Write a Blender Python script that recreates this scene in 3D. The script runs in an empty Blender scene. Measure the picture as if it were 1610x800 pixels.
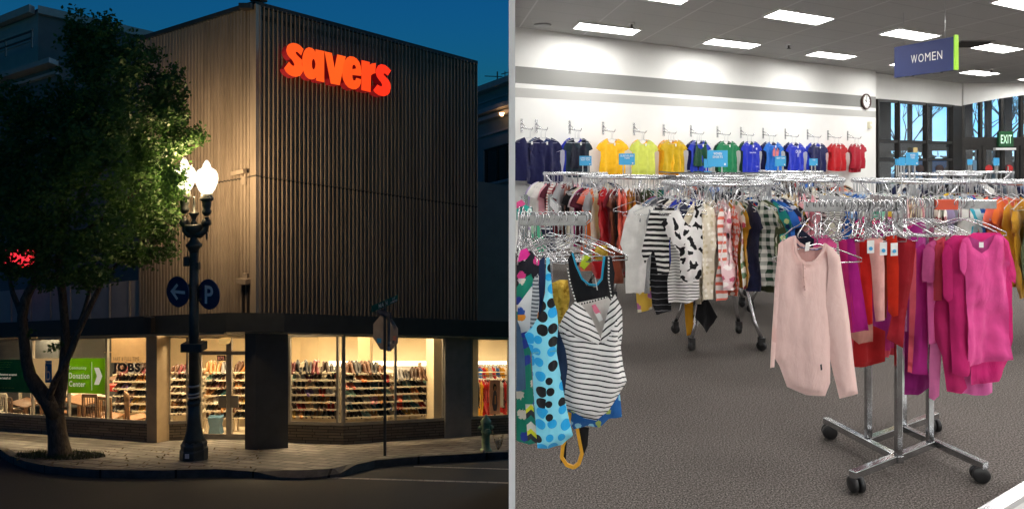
import bpy, bmesh, math, random
from mathutils import Vector as V, Matrix, noise
from mathutils.geometry import delaunay_2d_cdt
R = math.radians
rnd = random.Random(7)
sc = bpy.context.scene
col = sc.collection
# image measurements are turned into real positions: focal length, centre column, eye-level row, eye height
F, U0, V0, ZC = 1100.0, 805.0, 250.0, 1.5

def P(u, v, Y):
    return V(((u - U0) / F * Y, Y, ZC + (V0 - v) / F * Y))

def lin(h):
    h = h.lstrip('#')
    o = []
    for i in (0, 2, 4):
        c = int(h[i:i + 2], 16) / 255
        o.append(c / 12.92 if c <= .04045 else ((c + .055) / 1.055) ** 2.4)
    return (*o, 1)

def C(c):
    return lin(c) if isinstance(c, str) else (*c[:3], 1)

# ------------------------------------------------------------------ mesh builder
def wm(o):
    return (wm(o.parent) if o.parent else Matrix()) @ o.matrix_basis

class MB:
    def __init__(s):
        s.v, s.f, s.m, s.s = [], [], [], []
    def add(s, vs, fs, m=0, sm=False, M=None):
        b = len(s.v)
        s.v += [(M @ V(p)) if M else V(p) for p in vs]
        for f in fs:
            s.f.append([b + i for i in f]); s.m.append(m); s.s.append(sm)
        return s
    def face(s, pts, m=0):
        return s.add(pts, [range(len(pts))], m)
    def box(s, lo, hi, m=0, M=None):
        (a, b, c), (d, e, f) = lo, hi
        vs = [(a, b, c), (d, b, c), (d, e, c), (a, e, c), (a, b, f), (d, b, f), (d, e, f), (a, e, f)]
        return s.add(vs, [(3, 2, 1, 0), (4, 5, 6, 7), (0, 1, 5, 4), (1, 2, 6, 5), (2, 3, 7, 6), (3, 0, 4, 7)], m, False, M)
    def prism(s, poly, d, m=0, ms=None):
        """polygon extruded along vector d (caps m, sides ms)"""
        n = len(poly); d = V(d); a = [V(p) for p in poly]; b = [p + d for p in a]
        nn = V((0, 0, 0))
        for i in range(n):
            nn += a[i].cross(a[(i + 1) % n])
        if nn.dot(d) > 0:
            a.reverse(); b.reverse()
        s.add(a, [range(n)], m); s.add(b, [range(n - 1, -1, -1)], m)
        for i in range(n):
            j = (i + 1) % n
            s.add([a[j], a[i], b[i], b[j]], [(0, 1, 2, 3)], m if ms is None else ms)
        return s
    def bar(s, p, q, w, h=None, up=(0, 0, 1), m=0):
        p, q = V(p), V(q); h = h or w
        d = (q - p).normalized(); up = V(up)
        if abs(d.dot(up)) > .98: up = V((0, 1, 0))
        x = d.cross(up).normalized() * w / 2; y = x.cross(d).normalized() * h / 2
        vs = [p - x - y, p + x - y, p + x + y, p - x + y, q - x - y, q + x - y, q + x + y, q - x + y]
        return s.add(vs, [(3, 2, 1, 0), (4, 5, 6, 7), (0, 1, 5, 4), (1, 2, 6, 5), (2, 3, 7, 6), (3, 0, 4, 7)], m)
    def tube(s, pts, r, n=8, closed=False, m=0, cap=True):
        pts = [V(p) for p in pts]; k = len(pts)
        rs = r if isinstance(r, (list, tuple)) else [r] * k
        b = len(s.v); ref = None
        for i, p in enumerate(pts):
            if closed: t = pts[(i + 1) % k] - pts[i - 1]
            else: t = pts[min(i + 1, k - 1)] - pts[max(i - 1, 0)]
            t = t.normalized() if t.length > 1e-9 else V((0, 0, 1))
            if ref is None:
                ref = t.orthogonal().normalized()
            ref = (ref - t * ref.dot(t))
            ref = ref.normalized() if ref.length > 1e-6 else t.orthogonal().normalized()
            w = t.cross(ref)
            for j in range(n):
                a = 2 * math.pi * j / n
                s.v.append(p + (ref * math.cos(a) + w * math.sin(a)) * rs[i])
        for i in range(k if closed else k - 1):
            for j in range(n):
                i2 = (i + 1) % k; j2 = (j + 1) % n
                s.f.append([b + i * n + j, b + i * n + j2, b + i2 * n + j2, b + i2 * n + j]); s.m.append(m); s.s.append(True)
        if cap and not closed:
            s.f.append([b + j for j in range(n)][::-1]); s.m.append(m); s.s.append(False)
            s.f.append([b + (k - 1) * n + j for j in range(n)]); s.m.append(m); s.s.append(False)
        return s
    def lathe(s, prof, n=20, o=(0, 0, 0), m=0, sm=True, M=None, flute=0):
        o = V(o); b = len(s.v); M = M or Matrix()
        for (r, z) in prof:
            for j in range(n):
                a = 2 * math.pi * j / n
                rr = r * (1 - (flute if j % 2 else 0))
                s.v.append(o + (M @ V((rr * math.cos(a), rr * math.sin(a), z))))
        for i in range(len(prof) - 1):
            for j in range(n):
                j2 = (j + 1) % n
                s.f.append([b + i * n + j, b + i * n + j2, b + (i + 1) * n + j2, b + (i + 1) * n + j]); s.m.append(m); s.s.append(sm)
        s.f.append([b + j for j in range(n)][::-1]); s.m.append(m); s.s.append(False)
        e = b + (len(prof) - 1) * n
        s.f.append([e + j for j in range(n)]); s.m.append(m); s.s.append(False)
        return s
    def text(s, body, o, r, u, w, h, m=0, d=.004, bold=0.0, stretch=True):
        """lettering fitted in a w x h box whose lower-left corner is o, r/u are unit vectors"""
        vs, fs = text_mesh(body, bold)
        xs = [p[0] for p in vs]; ys = [p[1] for p in vs]
        x0, x1, y0, y1 = min(xs), max(xs), min(ys), max(ys)
        sx = w / (x1 - x0); sy = h / (y1 - y0)
        if not stretch: sx = sy = min(sx, sy)
        o, r, u = V(o), V(r).normalized(), V(u).normalized(); n = r.cross(u)
        return s.add([o + r * (x - x0) * sx + u * (y - y0) * sy + n * d for x, y in vs], fs, m)
    def mesh(s, name, M=None):
        me = bpy.data.meshes.new(name)
        me.from_pydata([(M @ p) if M else p for p in s.v], [], s.f)
        me.polygons.foreach_set('material_index', s.m)
        me.polygons.foreach_set('use_smooth', s.s)
        me.update()
        return me
    def build(s, name, mats, parent=None, base=None, bevel=0):
        """ONE mesh object; as a child it is stored in its parent's space"""
        mats = mats if isinstance(mats, (list, tuple)) else [mats]
        if parent:
            M = wm(parent).inverted(); loc = None
        else:
            if base is None:
                xs = [p.x for p in s.v]; ys = [p.y for p in s.v]
                base = V(((min(xs) + max(xs)) / 2, (min(ys) + max(ys)) / 2, min(p.z for p in s.v)))
            M = Matrix.Translation(-V(base)); loc = base
        me = s.mesh(name, M)
        for m in mats: me.materials.append(m)
        o = bpy.data.objects.new(name, me); col.objects.link(o)
        if parent: o.parent = parent
        else: o.location = loc
        if bevel:
            b = o.modifiers.new('bevel', 'BEVEL'); b.width = bevel; b.segments = 2; b.limit_method = 'ANGLE'; b.angle_limit = R(40)
        return o

_tx = {}
def text_mesh(body, bold=0.0):
    k = (body, bold)
    if k not in _tx:
        cu = bpy.data.curves.new('lettering', 'FONT'); cu.body = body; cu.size = 1; cu.offset = bold; cu.resolution_u = 3; cu.space_character = 1.12
        cu.align_x = 'CENTER'
        ob = bpy.data.objects.new('lettering', cu)
        me = bpy.data.meshes.new_from_object(ob)
        _tx[k] = ([(v.co.x, v.co.y) for v in me.vertices], [list(p.vertices) for p in me.polygons])
        bpy.data.objects.remove(ob); bpy.data.curves.remove(cu); bpy.data.meshes.remove(me)
    return _tx[k]

def tag(o, label=None, cat=None, group=None, kind=None):
    if label: o['label'] = label
    if cat: o['category'] = cat
    if group: o['group'] = group
    if kind: o['kind'] = kind
    return o

def thing(name, label, cat, loc=(0, 0, 0), rz=0, group=None):
    o = bpy.data.objects.new(name, None); col.objects.link(o)
    o.empty_display_size = .1
    o.location = loc; o.rotation_euler = (0, 0, rz)
    return tag(o, label, cat, group)

KIDS = {}
def kids(o):
    return [c for c in bpy.data.objects if c.parent == o]

def dup(root, loc=None, rot=None, label=None, group=None, mats=None, ch=None):
    """copy of a thing and of each of its parts; mats: material per part name"""
    def rec(o, par):
        c = o.copy(); col.objects.link(c)
        if par: c.parent = par
        if mats and c.type == 'MESH':
            nm = o.name.split('.')[0]
            m = mats.get(nm) or (None if par else mats.get('*'))
            if m:
                c.material_slots[0].link = 'OBJECT'; c.material_slots[0].material = m
        if o.name not in KIDS: KIDS[o.name] = kids(o)
        for k in KIDS[o.name]: rec(k, c)
        return c
    c = rec(root, None)
    if loc is not None: c.location = loc
    if rot is not None: c.rotation_euler = rot if hasattr(rot, '__len__') else (0, 0, rot)
    if label: c['label'] = label
    if group: c['group'] = group
    return c

# ------------------------------------------------------------------ materials
class NT:
    def __init__(s, name):
        s.mat = bpy.data.materials.new(name); s.mat.use_nodes = True
        s.t = s.mat.node_tree; s.n = s.t.nodes
        s.b = s.n['Principled BSDF']; s.out = s.n['Material Output']
    def new(s, ty, **kw):
        n = s.n.new(ty)
        for k, v in kw.items():
            if k in n.inputs: n.inputs[k].default_value = v
            else: setattr(n, k, v)
        return n
    def link(s, a, b): s.t.links.new(a, b)
    def coord(s, scale=(1, 1, 1), kind='Object', rot=(0, 0, 0), loc=(0, 0, 0)):
        tc = s.new('ShaderNodeTexCoord'); mp = s.new('ShaderNodeMapping')
        mp.inputs['Scale'].default_value = scale; mp.inputs['Rotation'].default_value = rot; mp.inputs['Location'].default_value = loc
        s.link(tc.outputs[kind], mp.inputs[0]); return mp.outputs[0]
    def noise(s, co, scale, detail=4, rough=.6, dist=0):
        n = s.new('ShaderNodeTexNoise'); s.link(co, n.inputs['Vector'])
        n.inputs['Scale'].default_value = scale; n.inputs['Detail'].default_value = detail
        n.inputs['Roughness'].default_value = rough; n.inputs['Distortion'].default_value = dist
        return n.outputs['Fac']
    def vor(s, co, scale, feat='F1', out='Distance', rand=1):
        n = s.new('ShaderNodeTexVoronoi'); s.link(co, n.inputs['Vector']); n.feature = feat; n.voronoi_dimensions = '2D'
        n.inputs['Scale'].default_value = scale; n.inputs['Randomness'].default_value = rand
        return n.outputs[out]
    def ramp(s, fac, stops, interp='LINEAR'):
        r = s.new('ShaderNodeValToRGB'); r.color_ramp.interpolation = interp
        e = r.color_ramp.elements
        while len(e) < len(stops): e.new(.5)
        for i, (p, c) in enumerate(stops):
            e[i].position = p; e[i].color = C(c)
        s.link(fac, r.inputs[0]); return r.outputs[0]
    def mix(s, fac, a, b, mode='MIX'):
        m = s.new('ShaderNodeMix', data_type='RGBA', blend_type=mode)
        for sock, x in ((m.inputs[0], fac), (m.inputs[6], a), (m.inputs[7], b)):
            if isinstance(x, (int, float)): sock.default_value = x
            elif isinstance(x, (tuple, str)): sock.default_value = C(x)
            else: s.link(x, sock)
        return m.outputs[2]
    def math(s, op, a, b=0):
        m = s.new('ShaderNodeMath', operation=op)
        for i, x in enumerate((a, b)):
            if isinstance(x, (int, float)): m.inputs[i].default_value = x
            else: s.link(x, m.inputs[i])
        return m.outputs[0]
    def sep(s, co):
        n = s.new('ShaderNodeSeparateXYZ'); s.link(co, n.inputs[0]); return n.outputs
    def bump(s, h, strength=.3, dist=.01):
        b = s.new('ShaderNodeBump'); b.inputs['Strength'].default_value = strength; b.inputs['Distance'].default_value = dist
        s.link(h, b.inputs['Height']); s.link(b.outputs[0], s.b.inputs['Normal'])
    def base(s, c):
        if isinstance(c, (tuple, str)): s.b.inputs['Base Color'].default_value = C(c)
        else: s.link(c, s.b.inputs['Base Color'])
    def set(s, rough=.6, metal=0, spec=.5):
        s.b.inputs['Roughness'].default_value = rough; s.b.inputs['Metallic'].default_value = metal
        s.b.inputs['Specular IOR Level'].default_value = spec
        return s

def plain(name, c, rough=.6, metal=0, var=.12, scale=6, bump=0, bscale=60, spec=.5):
    t = NT(name).set(rough, metal, spec); co = t.coord()
    c = C(c)
    d = tuple(x * (1 - var) for x in c[:3]); l = tuple(min(1, x * (1 + var)) for x in c[:3])
    t.base(t.ramp(t.noise(co, scale, 5), [(.3, d), (.7, l)]))
    if bump: t.bump(t.noise(co, bscale, 3), bump, .01)
    return t.mat

def glow(name, c, strength, base=(.8, .8, .8)):
    t = NT(name).set(.5)
    t.base(base)
    t.b.inputs['Emission Color'].default_value = C(c); t.b.inputs['Emission Strength'].default_value = strength
    return t.mat

def glass(name, tint=(1, 1, 1), refl=.12, fac=1.0):
    t = NT(name)
    tr = t.new('ShaderNodeBsdfTransparent'); tr.inputs[0].default_value = C(tint)
    gl = t.new('ShaderNodeBsdfGlossy'); gl.inputs['Roughness'].default_value = .01
    lw = t.new('ShaderNodeLayerWeight'); lw.inputs[0].default_value = .5
    f = t.math('MINIMUM', t.math('ADD', t.math('MULTIPLY', t.math('POWER', lw.outputs['Facing'], 4), fac), refl), 1.0)
    mx = t.new('ShaderNodeMixShader'); t.link(f, mx.inputs[0]); t.link(tr.outputs[0], mx.inputs[1]); t.link(gl.outputs[0], mx.inputs[2])
    t.link(mx.outputs[0], t.out.inputs[0])
    return t.mat

_cl = {}
def cloth(c, pat=None, c2='#ffffff', s=1.0, c3=None, rough=.85):
    """fabric; pat: hstripe, vstripe, dots, cow, floral, plaid, heather, sequin"""
    k = (c, pat, c2, s, c3)
    if k in _cl: return _cl[k]
    t = NT('fabric').set(rough, 0, .25); co = t.coord()
    x, y, z = t.sep(co)
    cb = t.new('ShaderNodeCombineXYZ'); t.link(x, cb.inputs[0]); t.link(z, cb.inputs[1])
    co = cb.outputs[0]
    rot_ = 0
    if pat and '@' in pat:
        pat, rot_ = pat.split('@'); rot_ = R(float(rot_))
        z = t.math('ADD', t.math('MULTIPLY', z, math.cos(rot_)), t.math('MULTIPLY', x, math.sin(rot_)))
    base = C(c)
    if pat in ('hstripe', 'vstripe'):
        ax = z if pat == 'hstripe' else x
        wob = t.math('MULTIPLY', t.noise(co, 9, 2), .012)
        fr = t.math('FRACT', t.math('MULTIPLY', t.math('ADD', ax, wob), 1 / (.04 * s)))
        colr = t.mix(t.math('GREATER_THAN', fr, .62 if c3 is None else c3), base, C(c2))
    elif pat == 'plaid':
        fx = t.math('GREATER_THAN', t.math('FRACT', t.math('MULTIPLY', x, 1 / (.06 * s))), .5)
        fz = t.math('GREATER_THAN', t.math('FRACT', t.math('MULTIPLY', z, 1 / (.06 * s))), .5)
        colr = t.mix(t.math('MULTIPLY', t.math('ADD', fx, fz), .5), base, C(c2))
    elif pat == 'dots':
        d = t.vor(co, 9 / s, rand=.55); cc = t.vor(co, 9 / s, out='Color', rand=.55)
        rr = t.sep(cc)
        inside = t.math('LESS_THAN', d, t.math('ADD', t.math('MULTIPLY', rr[0], .2), .29))
        dc = t.mix(t.math('GREATER_THAN', rr[1], .52), C(c2), C(c3 or c2))
        colr = t.mix(inside, base, dc)
    elif pat == 'cow':
        d = t.noise(co, 9 / s, 1.5, .4, .6)
        colr = t.mix(t.math('GREATER_THAN', d, .55), base, C(c2))
    elif pat == 'floral':
        cc = t.sep(t.vor(co, 16 / s, out='Color'))
        d = t.vor(co, 16 / s)
        n = t.noise(co, 40 / s, 3, .7, 2)
        m1 = t.math('LESS_THAN', t.math('ADD', d, t.math('MULTIPLY', n, .5)), .58)
        fl = t.mix(t.math('GREATER_THAN', cc[1], .5), C(c2), C(c3 or c2))
        colr = t.mix(t.math('MULTIPLY', m1, t.math('GREATER_THAN', cc[0], .25)), base, fl)
    elif pat == 'floralstripe':
        fr = t.math('GREATER_THAN', t.math('FRACT', t.math('MULTIPLY', z, 1 / (.03 * s))), .6)
        st = t.mix(fr, base, C('#15171c'))
        d = t.vor(co, 8 / s); cc = t.sep(t.vor(co, 8 / s, out='Color'))
        fl = t.mix(t.math('GREATER_THAN', cc[1], .6), C(c2), C(c3 or c2))
        colr = t.mix(t.math('MULTIPLY', t.math('LESS_THAN', t.math('ADD', d, t.math('MULTIPLY', t.noise(co, 30, 2), .25)), .45), t.math('GREATER_THAN', cc[0], .35)), st, fl)
    elif pat == 'heather':
        colr = t.mix(t.math('MULTIPLY', t.noise(t.coord((1, 1, .25)), 120, 3, .8), .8), base, C(c2))
    elif pat == 'sequin':
        cc = t.sep(t.vor(co, 90, out='Color'))
        colr = t.mix(cc[0], base, C(c2)); t.set(.3, .6, .5)
    elif pat == 'chevron':
        tri = t.math('MULTIPLY', t.math('PINGPONG', x, .035), 1.0)
        fr = t.math('FRACT', t.math('MULTIPLY', t.math('ADD', z, tri), 1 / (.085 * s)))
        colr = t.ramp(fr, [(0, c), (.3, c2), (.55, c3 or '#222222'), (.8, '#dddd33')], 'CONSTANT')
    else:
        v = .1
        colr = t.ramp(t.noise(co, 11, 4), [(.3, tuple(q * (1 - v) for q in base[:3])), (.7, tuple(min(1, q * (1 + v)) for q in base[:3]))])
    t.base(colr)
    if pat != 'sequin':
        t.b.inputs['Sheen Weight'].default_value = .12
    wr = t.noise(t.coord((1, 1, .32)), 17, 3, .55, 1.6)
    t.bump(t.math('ADD', wr, t.math('MULTIPLY', t.noise(t.coord(), 300, 2), .06)), .16, .03)
    _cl[k] = t.mat
    return t.mat

chrome = plain('chrome', (.62, .62, .64), .26, 1, .05)
steel = plain('brushed_steel', (.5, .51, .52), .3, 1, .12, 9)
white_plastic = plain('white_plastic', (.8, .8, .79), .35, 0, .04)
clear_plastic = plain('pale_plastic', (.7, .71, .72), .2, 0, .05)
black_rubber = plain('black_rubber', (.012, .012, .013), .45, 0, .2)
black_metal = plain('black_metal', (.02, .02, .022), .4, 0, .2)
# ================================================================== THE STORE ROOM
CH = 3.6                                   # ceiling height
wa = V((.841, .541, 0)); wn = V((.541, -.841, 0)); W0 = V((.05, 11.16, 0))
def hitp(u, v, Q, n):
    d = V(((u - U0) / F, 1, (V0 - v) / F)); o = V((0, 0, ZC))
    t = (Q - o).dot(n) / d.dot(n)
    return o + d * t
def wall_pt(u, v, off=0.0):
    return hitp(u, v, W0 + wn * off, wn)
WE = wall_pt(1377, 250); WE.z = 0

# ---- surfaces
t = NT('carpet').set(.95, 0, .15); co = t.coord()
n1 = t.noise(co, 125, 2, .8); n2 = t.noise(co, 1.3, 3)
cc = t.ramp(n1, [(.37, (.026, .022, .02)), (.5, (.088, .076, .069)), (.63, (.27, .238, .218))])
t.base(t.mix(t.math('MULTIPLY', n2, .4), cc, (.05, .044, .041)))
t.bump(n1, .12, .004); carpet = t.mat

t = NT('ceiling_tiles').set(.9, 0, .1); co = t.coord(); x, y, z = t.sep(co)
# oblique grid axes: a=(.863,.505), g=(.115,-.993)
det = .863 * -.993 - .115 * .505
p = t.math('ADD', t.math('MULTIPLY', x, -.993 / det), t.math('MULTIPLY', y, -.115 / det))
q = t.math('ADD', t.math('MULTIPLY', x, -.505 / det), t.math('MULTIPLY', y, .863 / det))
lp = t.math('LESS_THAN', t.math('FRACT', t.math('MULTIPLY', t.math('ADD', p, 20.07), 1 / 1.27)), .022)
lq = t.math('LESS_THAN', t.math('FRACT', t.math('MULTIPLY', t.math('ADD', q, 20.1), 1 / .61)), .04)
sp = t.noise(co, 130, 2, .8)
tile = t.ramp(sp, [(.35, (.28, .275, .268)), (.55, (.46, .455, .445))])
t.base(t.mix(lp, t.mix(t.math('MULTIPLY', lq, .35), tile, (.2, .2, .2)), (.55, .55, .54)))
t.bump(sp, .3, .005); ceil_m = t.mat

t = NT('painted_wall').set(.75, 0, .2); co = t.coord(); x, y, z = t.sep(co)
wn_ = t.noise(co, 1.2, 4)
wht = t.ramp(wn_, [(.3, (.80, .795, .77)), (.7, (.86, .855, .83))])
t.base(wht); t.bump(t.noise(co, 70, 3), .12, .004); paint = t.mat
t = NT('striped_wall').set(.75, 0, .2); co = t.coord(); x, y, z = t.sep(co)
wn_ = t.noise(co, 1.2, 4)
wht = t.ramp(wn_, [(.3, (.80, .795, .77)), (.7, (.86, .855, .83))])
def band(a, b): return t.math('MULTIPLY', t.math('GREATER_THAN', z, a), t.math('LESS_THAN', z, b))
cw = t.mix(band(2.71, 2.98), wht, (.235, .235, .225)); cw = t.mix(band(2.485, 2.635), cw, (.47, .465, .445))
t.base(cw); t.bump(t.noise(co, 70, 3), .12, .004); striped = t.mat

fl = [(.012, -9), (17, -9), (17, 19.9), (12.2, 19.9), tuple(WE.xy), (.012, 11.16)]
m = MB(); m.prism([V((x, y, 0)) for x, y in fl], (0, 0, -.12))
tag(m.build('floor', carpet, base=(0, 0, 0)), kind='structure')
m = MB(); m.prism([V((x, y, CH)) for x, y in fl[:1] + fl[1:2] + [(17, 20.0), (12.0, 20.0), (WE.x, WE.y + .4), (.012, 11.3)]], (0, 0, .2))
tag(m.build('ceiling', ceil_m, base=(0, 0, CH)), kind='structure')

def wallbox(a, b, th, z0, z1, name, mat, label, cat='wall'):
    a, b = V((*a, 0)), V((*b, 0)); d = (b - a).normalized(); nn = V((d.y, -d.x, 0)) * th
    m = MB(); m.prism([a + V((0, 0, z0)), b + V((0, 0, z0)), b + nn + V((0, 0, z0)), a + nn + V((0, 0, z0))], (0, 0, z1 - z0))
    o = m.build(name, mat, base=((a.x + b.x) / 2, (a.y + b.y) / 2, z0)); tag(o, label, cat); return o
m = MB(); m.prism([V((WE.x, WE.y, 0)), V((.012, 11.135, 0)), V((.012, 11.42, 0)), V((WE.x - .12, WE.y + .2, 0))], (0, 0, CH - .002)); tag(m.build('striped_wall', striped, base=((WE.x) / 2, (WE.y + 11.1) / 2, 0)), 'long white wall with two grey painted stripes behind the hanging tops', 'wall')
# partition between the street and the store room, seen end on
t = NT('white_partition').set(.6); t.base((.93, .93, .93)); part_m = t.mat
hw = .5 * 10 / F * 2.0
m = MB(); m.box((-hw, 2.0, -5), (hw, 11.1, CH + .6))
tag(m.build('partition_wall', part_m), 'thin white partition between the dark street and the bright store, seen end on', 'wall')
wallbox((.012, -9), (.012, -.5), .03, 0, CH, 'side_wall', paint, 'plain white side wall behind the viewer', 'wall')
wallbox((17, -9), (.012, -9), .2, 0, CH, 'rear_wall', paint, 'plain white wall at the rear of the store', 'wall')
wallbox((17, 19.9), (17, -9), .2, 0, CH, 'far_side_wall', paint, 'plain white wall on the far side of the store', 'wall')

# ---- ceiling lights on their oblique grid
diff_m = glow('light_diffuser', (1, .985, .95), 27.0)
trim_m = plain('light_trim', (.75, .75, .74), .5)
ga = V((.863, .505, 0)); gg = V((.115, -.993, 0)); LA = V((2.46, 1.44, 0)); LB = V((.25, -2.36, 0)); L0 = V((1.53, 11.25, CH))
def light_mesh(name):
    root = thing('ceiling_light', 'recessed lit ceiling panel', 'ceiling light', (0, 0, 0))
    a, g = ga * .6, gg * .24
    m = MB()
    k = [(-1, -1), (1, -1), (1, 1), (-1, 1)]
    outer = [a * i * 1.04 + g * j * 1.1 for i, j in k]; inner = [a * i + g * j for i, j in k]
    for i in range(4):
        j = (i + 1) % 4
        m.prism([outer[i], outer[j], inner[j], inner[i]], (0, 0, -.025))
    m.build('frame', trim_m, root)
    m = MB(); m.prism([p * .995 + V((0, 0, -.012)) for p in inner], (0, 0, .01)); m.build('diffuser', diff_m, root)
    return root
lightp = None
def in_room(p):
    return (.75 if p.y > 2 else .3) < p.x < 16 and -8.4 < p.y < 18.9 and (p - W0).dot(wn) > .6  # unseen panels behind the viewer, grid extended there to add frontal light
LDESC = {(0, 0): 'lit ceiling panel nearest the white partition, above the stripes', (0, 1): 'lit ceiling panel cut by the top edge, left part of store',
         (1, 0): 'small lit ceiling panel above the lime and mustard shirts', (1, 1): 'lit ceiling panel near the top edge left of the hanging sign',
         (2, 0): 'lit ceiling panel close to the wall above the red shirts', (2, 1): 'lit ceiling panel just left of the hanging sign',
         (3, 1): 'small lit ceiling panel half hidden behind the hanging sign', (3, 0): 'lit ceiling panel low behind the hanging sign', (4, 0): 'small farthest lit ceiling panel near the window corner',
         (3, 2): 'lit ceiling panel right of the hanging sign', (2, 2): 'lit ceiling panel at the top right corner'}
for i in range(-1, 9):
    for j in range(-2, 12):
        p = L0 + LA * i + LB * j
        if not in_room(p): continue
        lb = LDESC.get((i, j), f'lit ceiling panel in row {i + 2} and column {j + 3} counted from the partition')
        if lightp is None:
            lightp = light_mesh('x'); lightp.location = p; lightp['label'] = lb; lightp['group'] = 'lit panels in the store ceiling'
        else: dup(lightp, p, None, lb)
# ---- small ceiling things
for u, v, lb in ((993.5, 37, 'tiny sprinkler head beside the leftmost ceiling panel'), (1240, 70, 'tiny sprinkler head above the blue shirts'), (1559, 109, 'tiny sprinkler head near the farthest ceiling panel')):
    Y = 2310 / (250 - v); p = P(u, v, Y); r = thing('sprinkler', lb, 'sprinkler', p, 0, 'ceiling sprinklers')
    m = MB(); m.lathe([(.045, .0), (.05, -.012), (.02, -.02)], 12, p); m.build('escutcheon', trim_m, r)
    m = MB(); m.lathe([(.014, -.02), (.014, -.07), (.035, -.075), (.035, -.085)], 10, p); m.build('head', black_metal, r)
Y = 2310 / (250 - 39); p = P(853, 39, Y); m = MB(); m.lathe([(.13, 0), (.14, -.01), (.1, -.03), (.03, -.035)], 20, p)
tag(m.build('ceiling_diffuser', plain('grey_vent', (.3, .3, .3), .5)), 'small round ceiling vent near the partition', 'vent')
Y = 2310 / (250 - 68); p = P(1521, 68, Y); r = thing('ceiling_vent', 'square slatted ceiling vent right of the hanging sign', 'vent', p)
m = MB(); m.box(p + V((-.3, -.3, -.012)), p + V((.3, .3, 0))); m.build('frame', plain('vent_frame', (.25, .25, .25)), r)
for k in range(6):
    m = MB(); y = -.22 + k * .088; m.bar(p + V((-.26, y, -.03)), p + V((.26, y, -.03)), .05, .008, (0, .6, 1)); m.build('slat', black_metal, r)

# ---- windows and entrance
dk = plain('bronze_frame', (.024, .022, .021), .45, .2, .2)
gl_in = glass('store_glass', (.95, .97, .98), .09, .9)
s1 = WE - wn * .25
def w1(u, v): return hitp(u, v, s1, wn)
A1 = w1(1374, 250); B1 = w1(1513, 250)
ZT, Zm, Zl = 2.97, 1.94, 1.48
m = MB(); m.prism([V((A1.x, A1.y, ZT)) - wa * .3, V((B1.x, B1.y, ZT)), V((B1.x, B1.y, CH)), V((A1.x, A1.y, CH)) - wa * .3], -wn * .2)
# arched soffit over the entrance
Ys = B1.y
arch = [P(1513, 166, Ys)] + [P(u, 166 - 20 * math.sin((u - 1513) / 150 * 1.45), Ys) for u in range(1525, 1680, 12)]
arch += [P(1676, 100, Ys)]; arch[-1].z = CH; q0 = V((B1.x, Ys, CH)); arch.append(q0); arch = [p_ - V((0, .06, 0)) for p_ in arch]
m.prism(arch, (0, .2, 0))
tag(m.build('soffit', paint, base=(B1.x, B1.y, ZT)), 'white soffit wall above the dark framed windows', 'wall')
r = thing('store_window', 'tall dark framed window wall beside the striped wall', 'window', (A1.x, A1.y, 0))
m = MB()
ms = [1378, 1411, 1455, 1496]
def vert(u, w=.06):
    b = w1(u, 250); m.bar(V((b.x, b.y, .0)), V((b.x, b.y, ZT)), w, .12, wn)
for u in ms: vert(u)
m.build('frame', dk, r)
for z in (ZT - .03, Zm, Zl, .5):
    for i in range(3):
        a, b = w1(ms[i], 250), w1(ms[i + 1], 250); m = MB()
        m.bar(V((a.x, a.y, z)) + wa * .046, V((b.x, b.y, z)) - wa * .046, .07, .09, wn); m.build('rail', dk, r)
for i in range(3):
    for z0, z1 in ((Zm + .05, ZT - .08), (Zl + .05, Zm - .05), (.55, Zl - .05)):
        a, b = w1(ms[i], 250) + wa * .046, w1(ms[i + 1], 250) - wa * .046; m = MB()
        m.prism([V((a.x, a.y, z0)), V((b.x, b.y, z0)), V((b.x, b.y, z1)), V((a.x, a.y, z1))], -wn * .012); m.build('pane', gl_in, r)
c0, c1 = w1(1499, 250), w1(1513, 250); m = MB()
m.prism([V((c0.x, c0.y, 0)), V((c1.x, c1.y, 0)), V((c1.x + .02, c1.y + .3, 0)), V((c0.x, c0.y + .3, 0))], (0, 0, ZT))
tag(m.build('corner_column', dk), 'broad dark column between the windows and the entrance', 'column')
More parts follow.
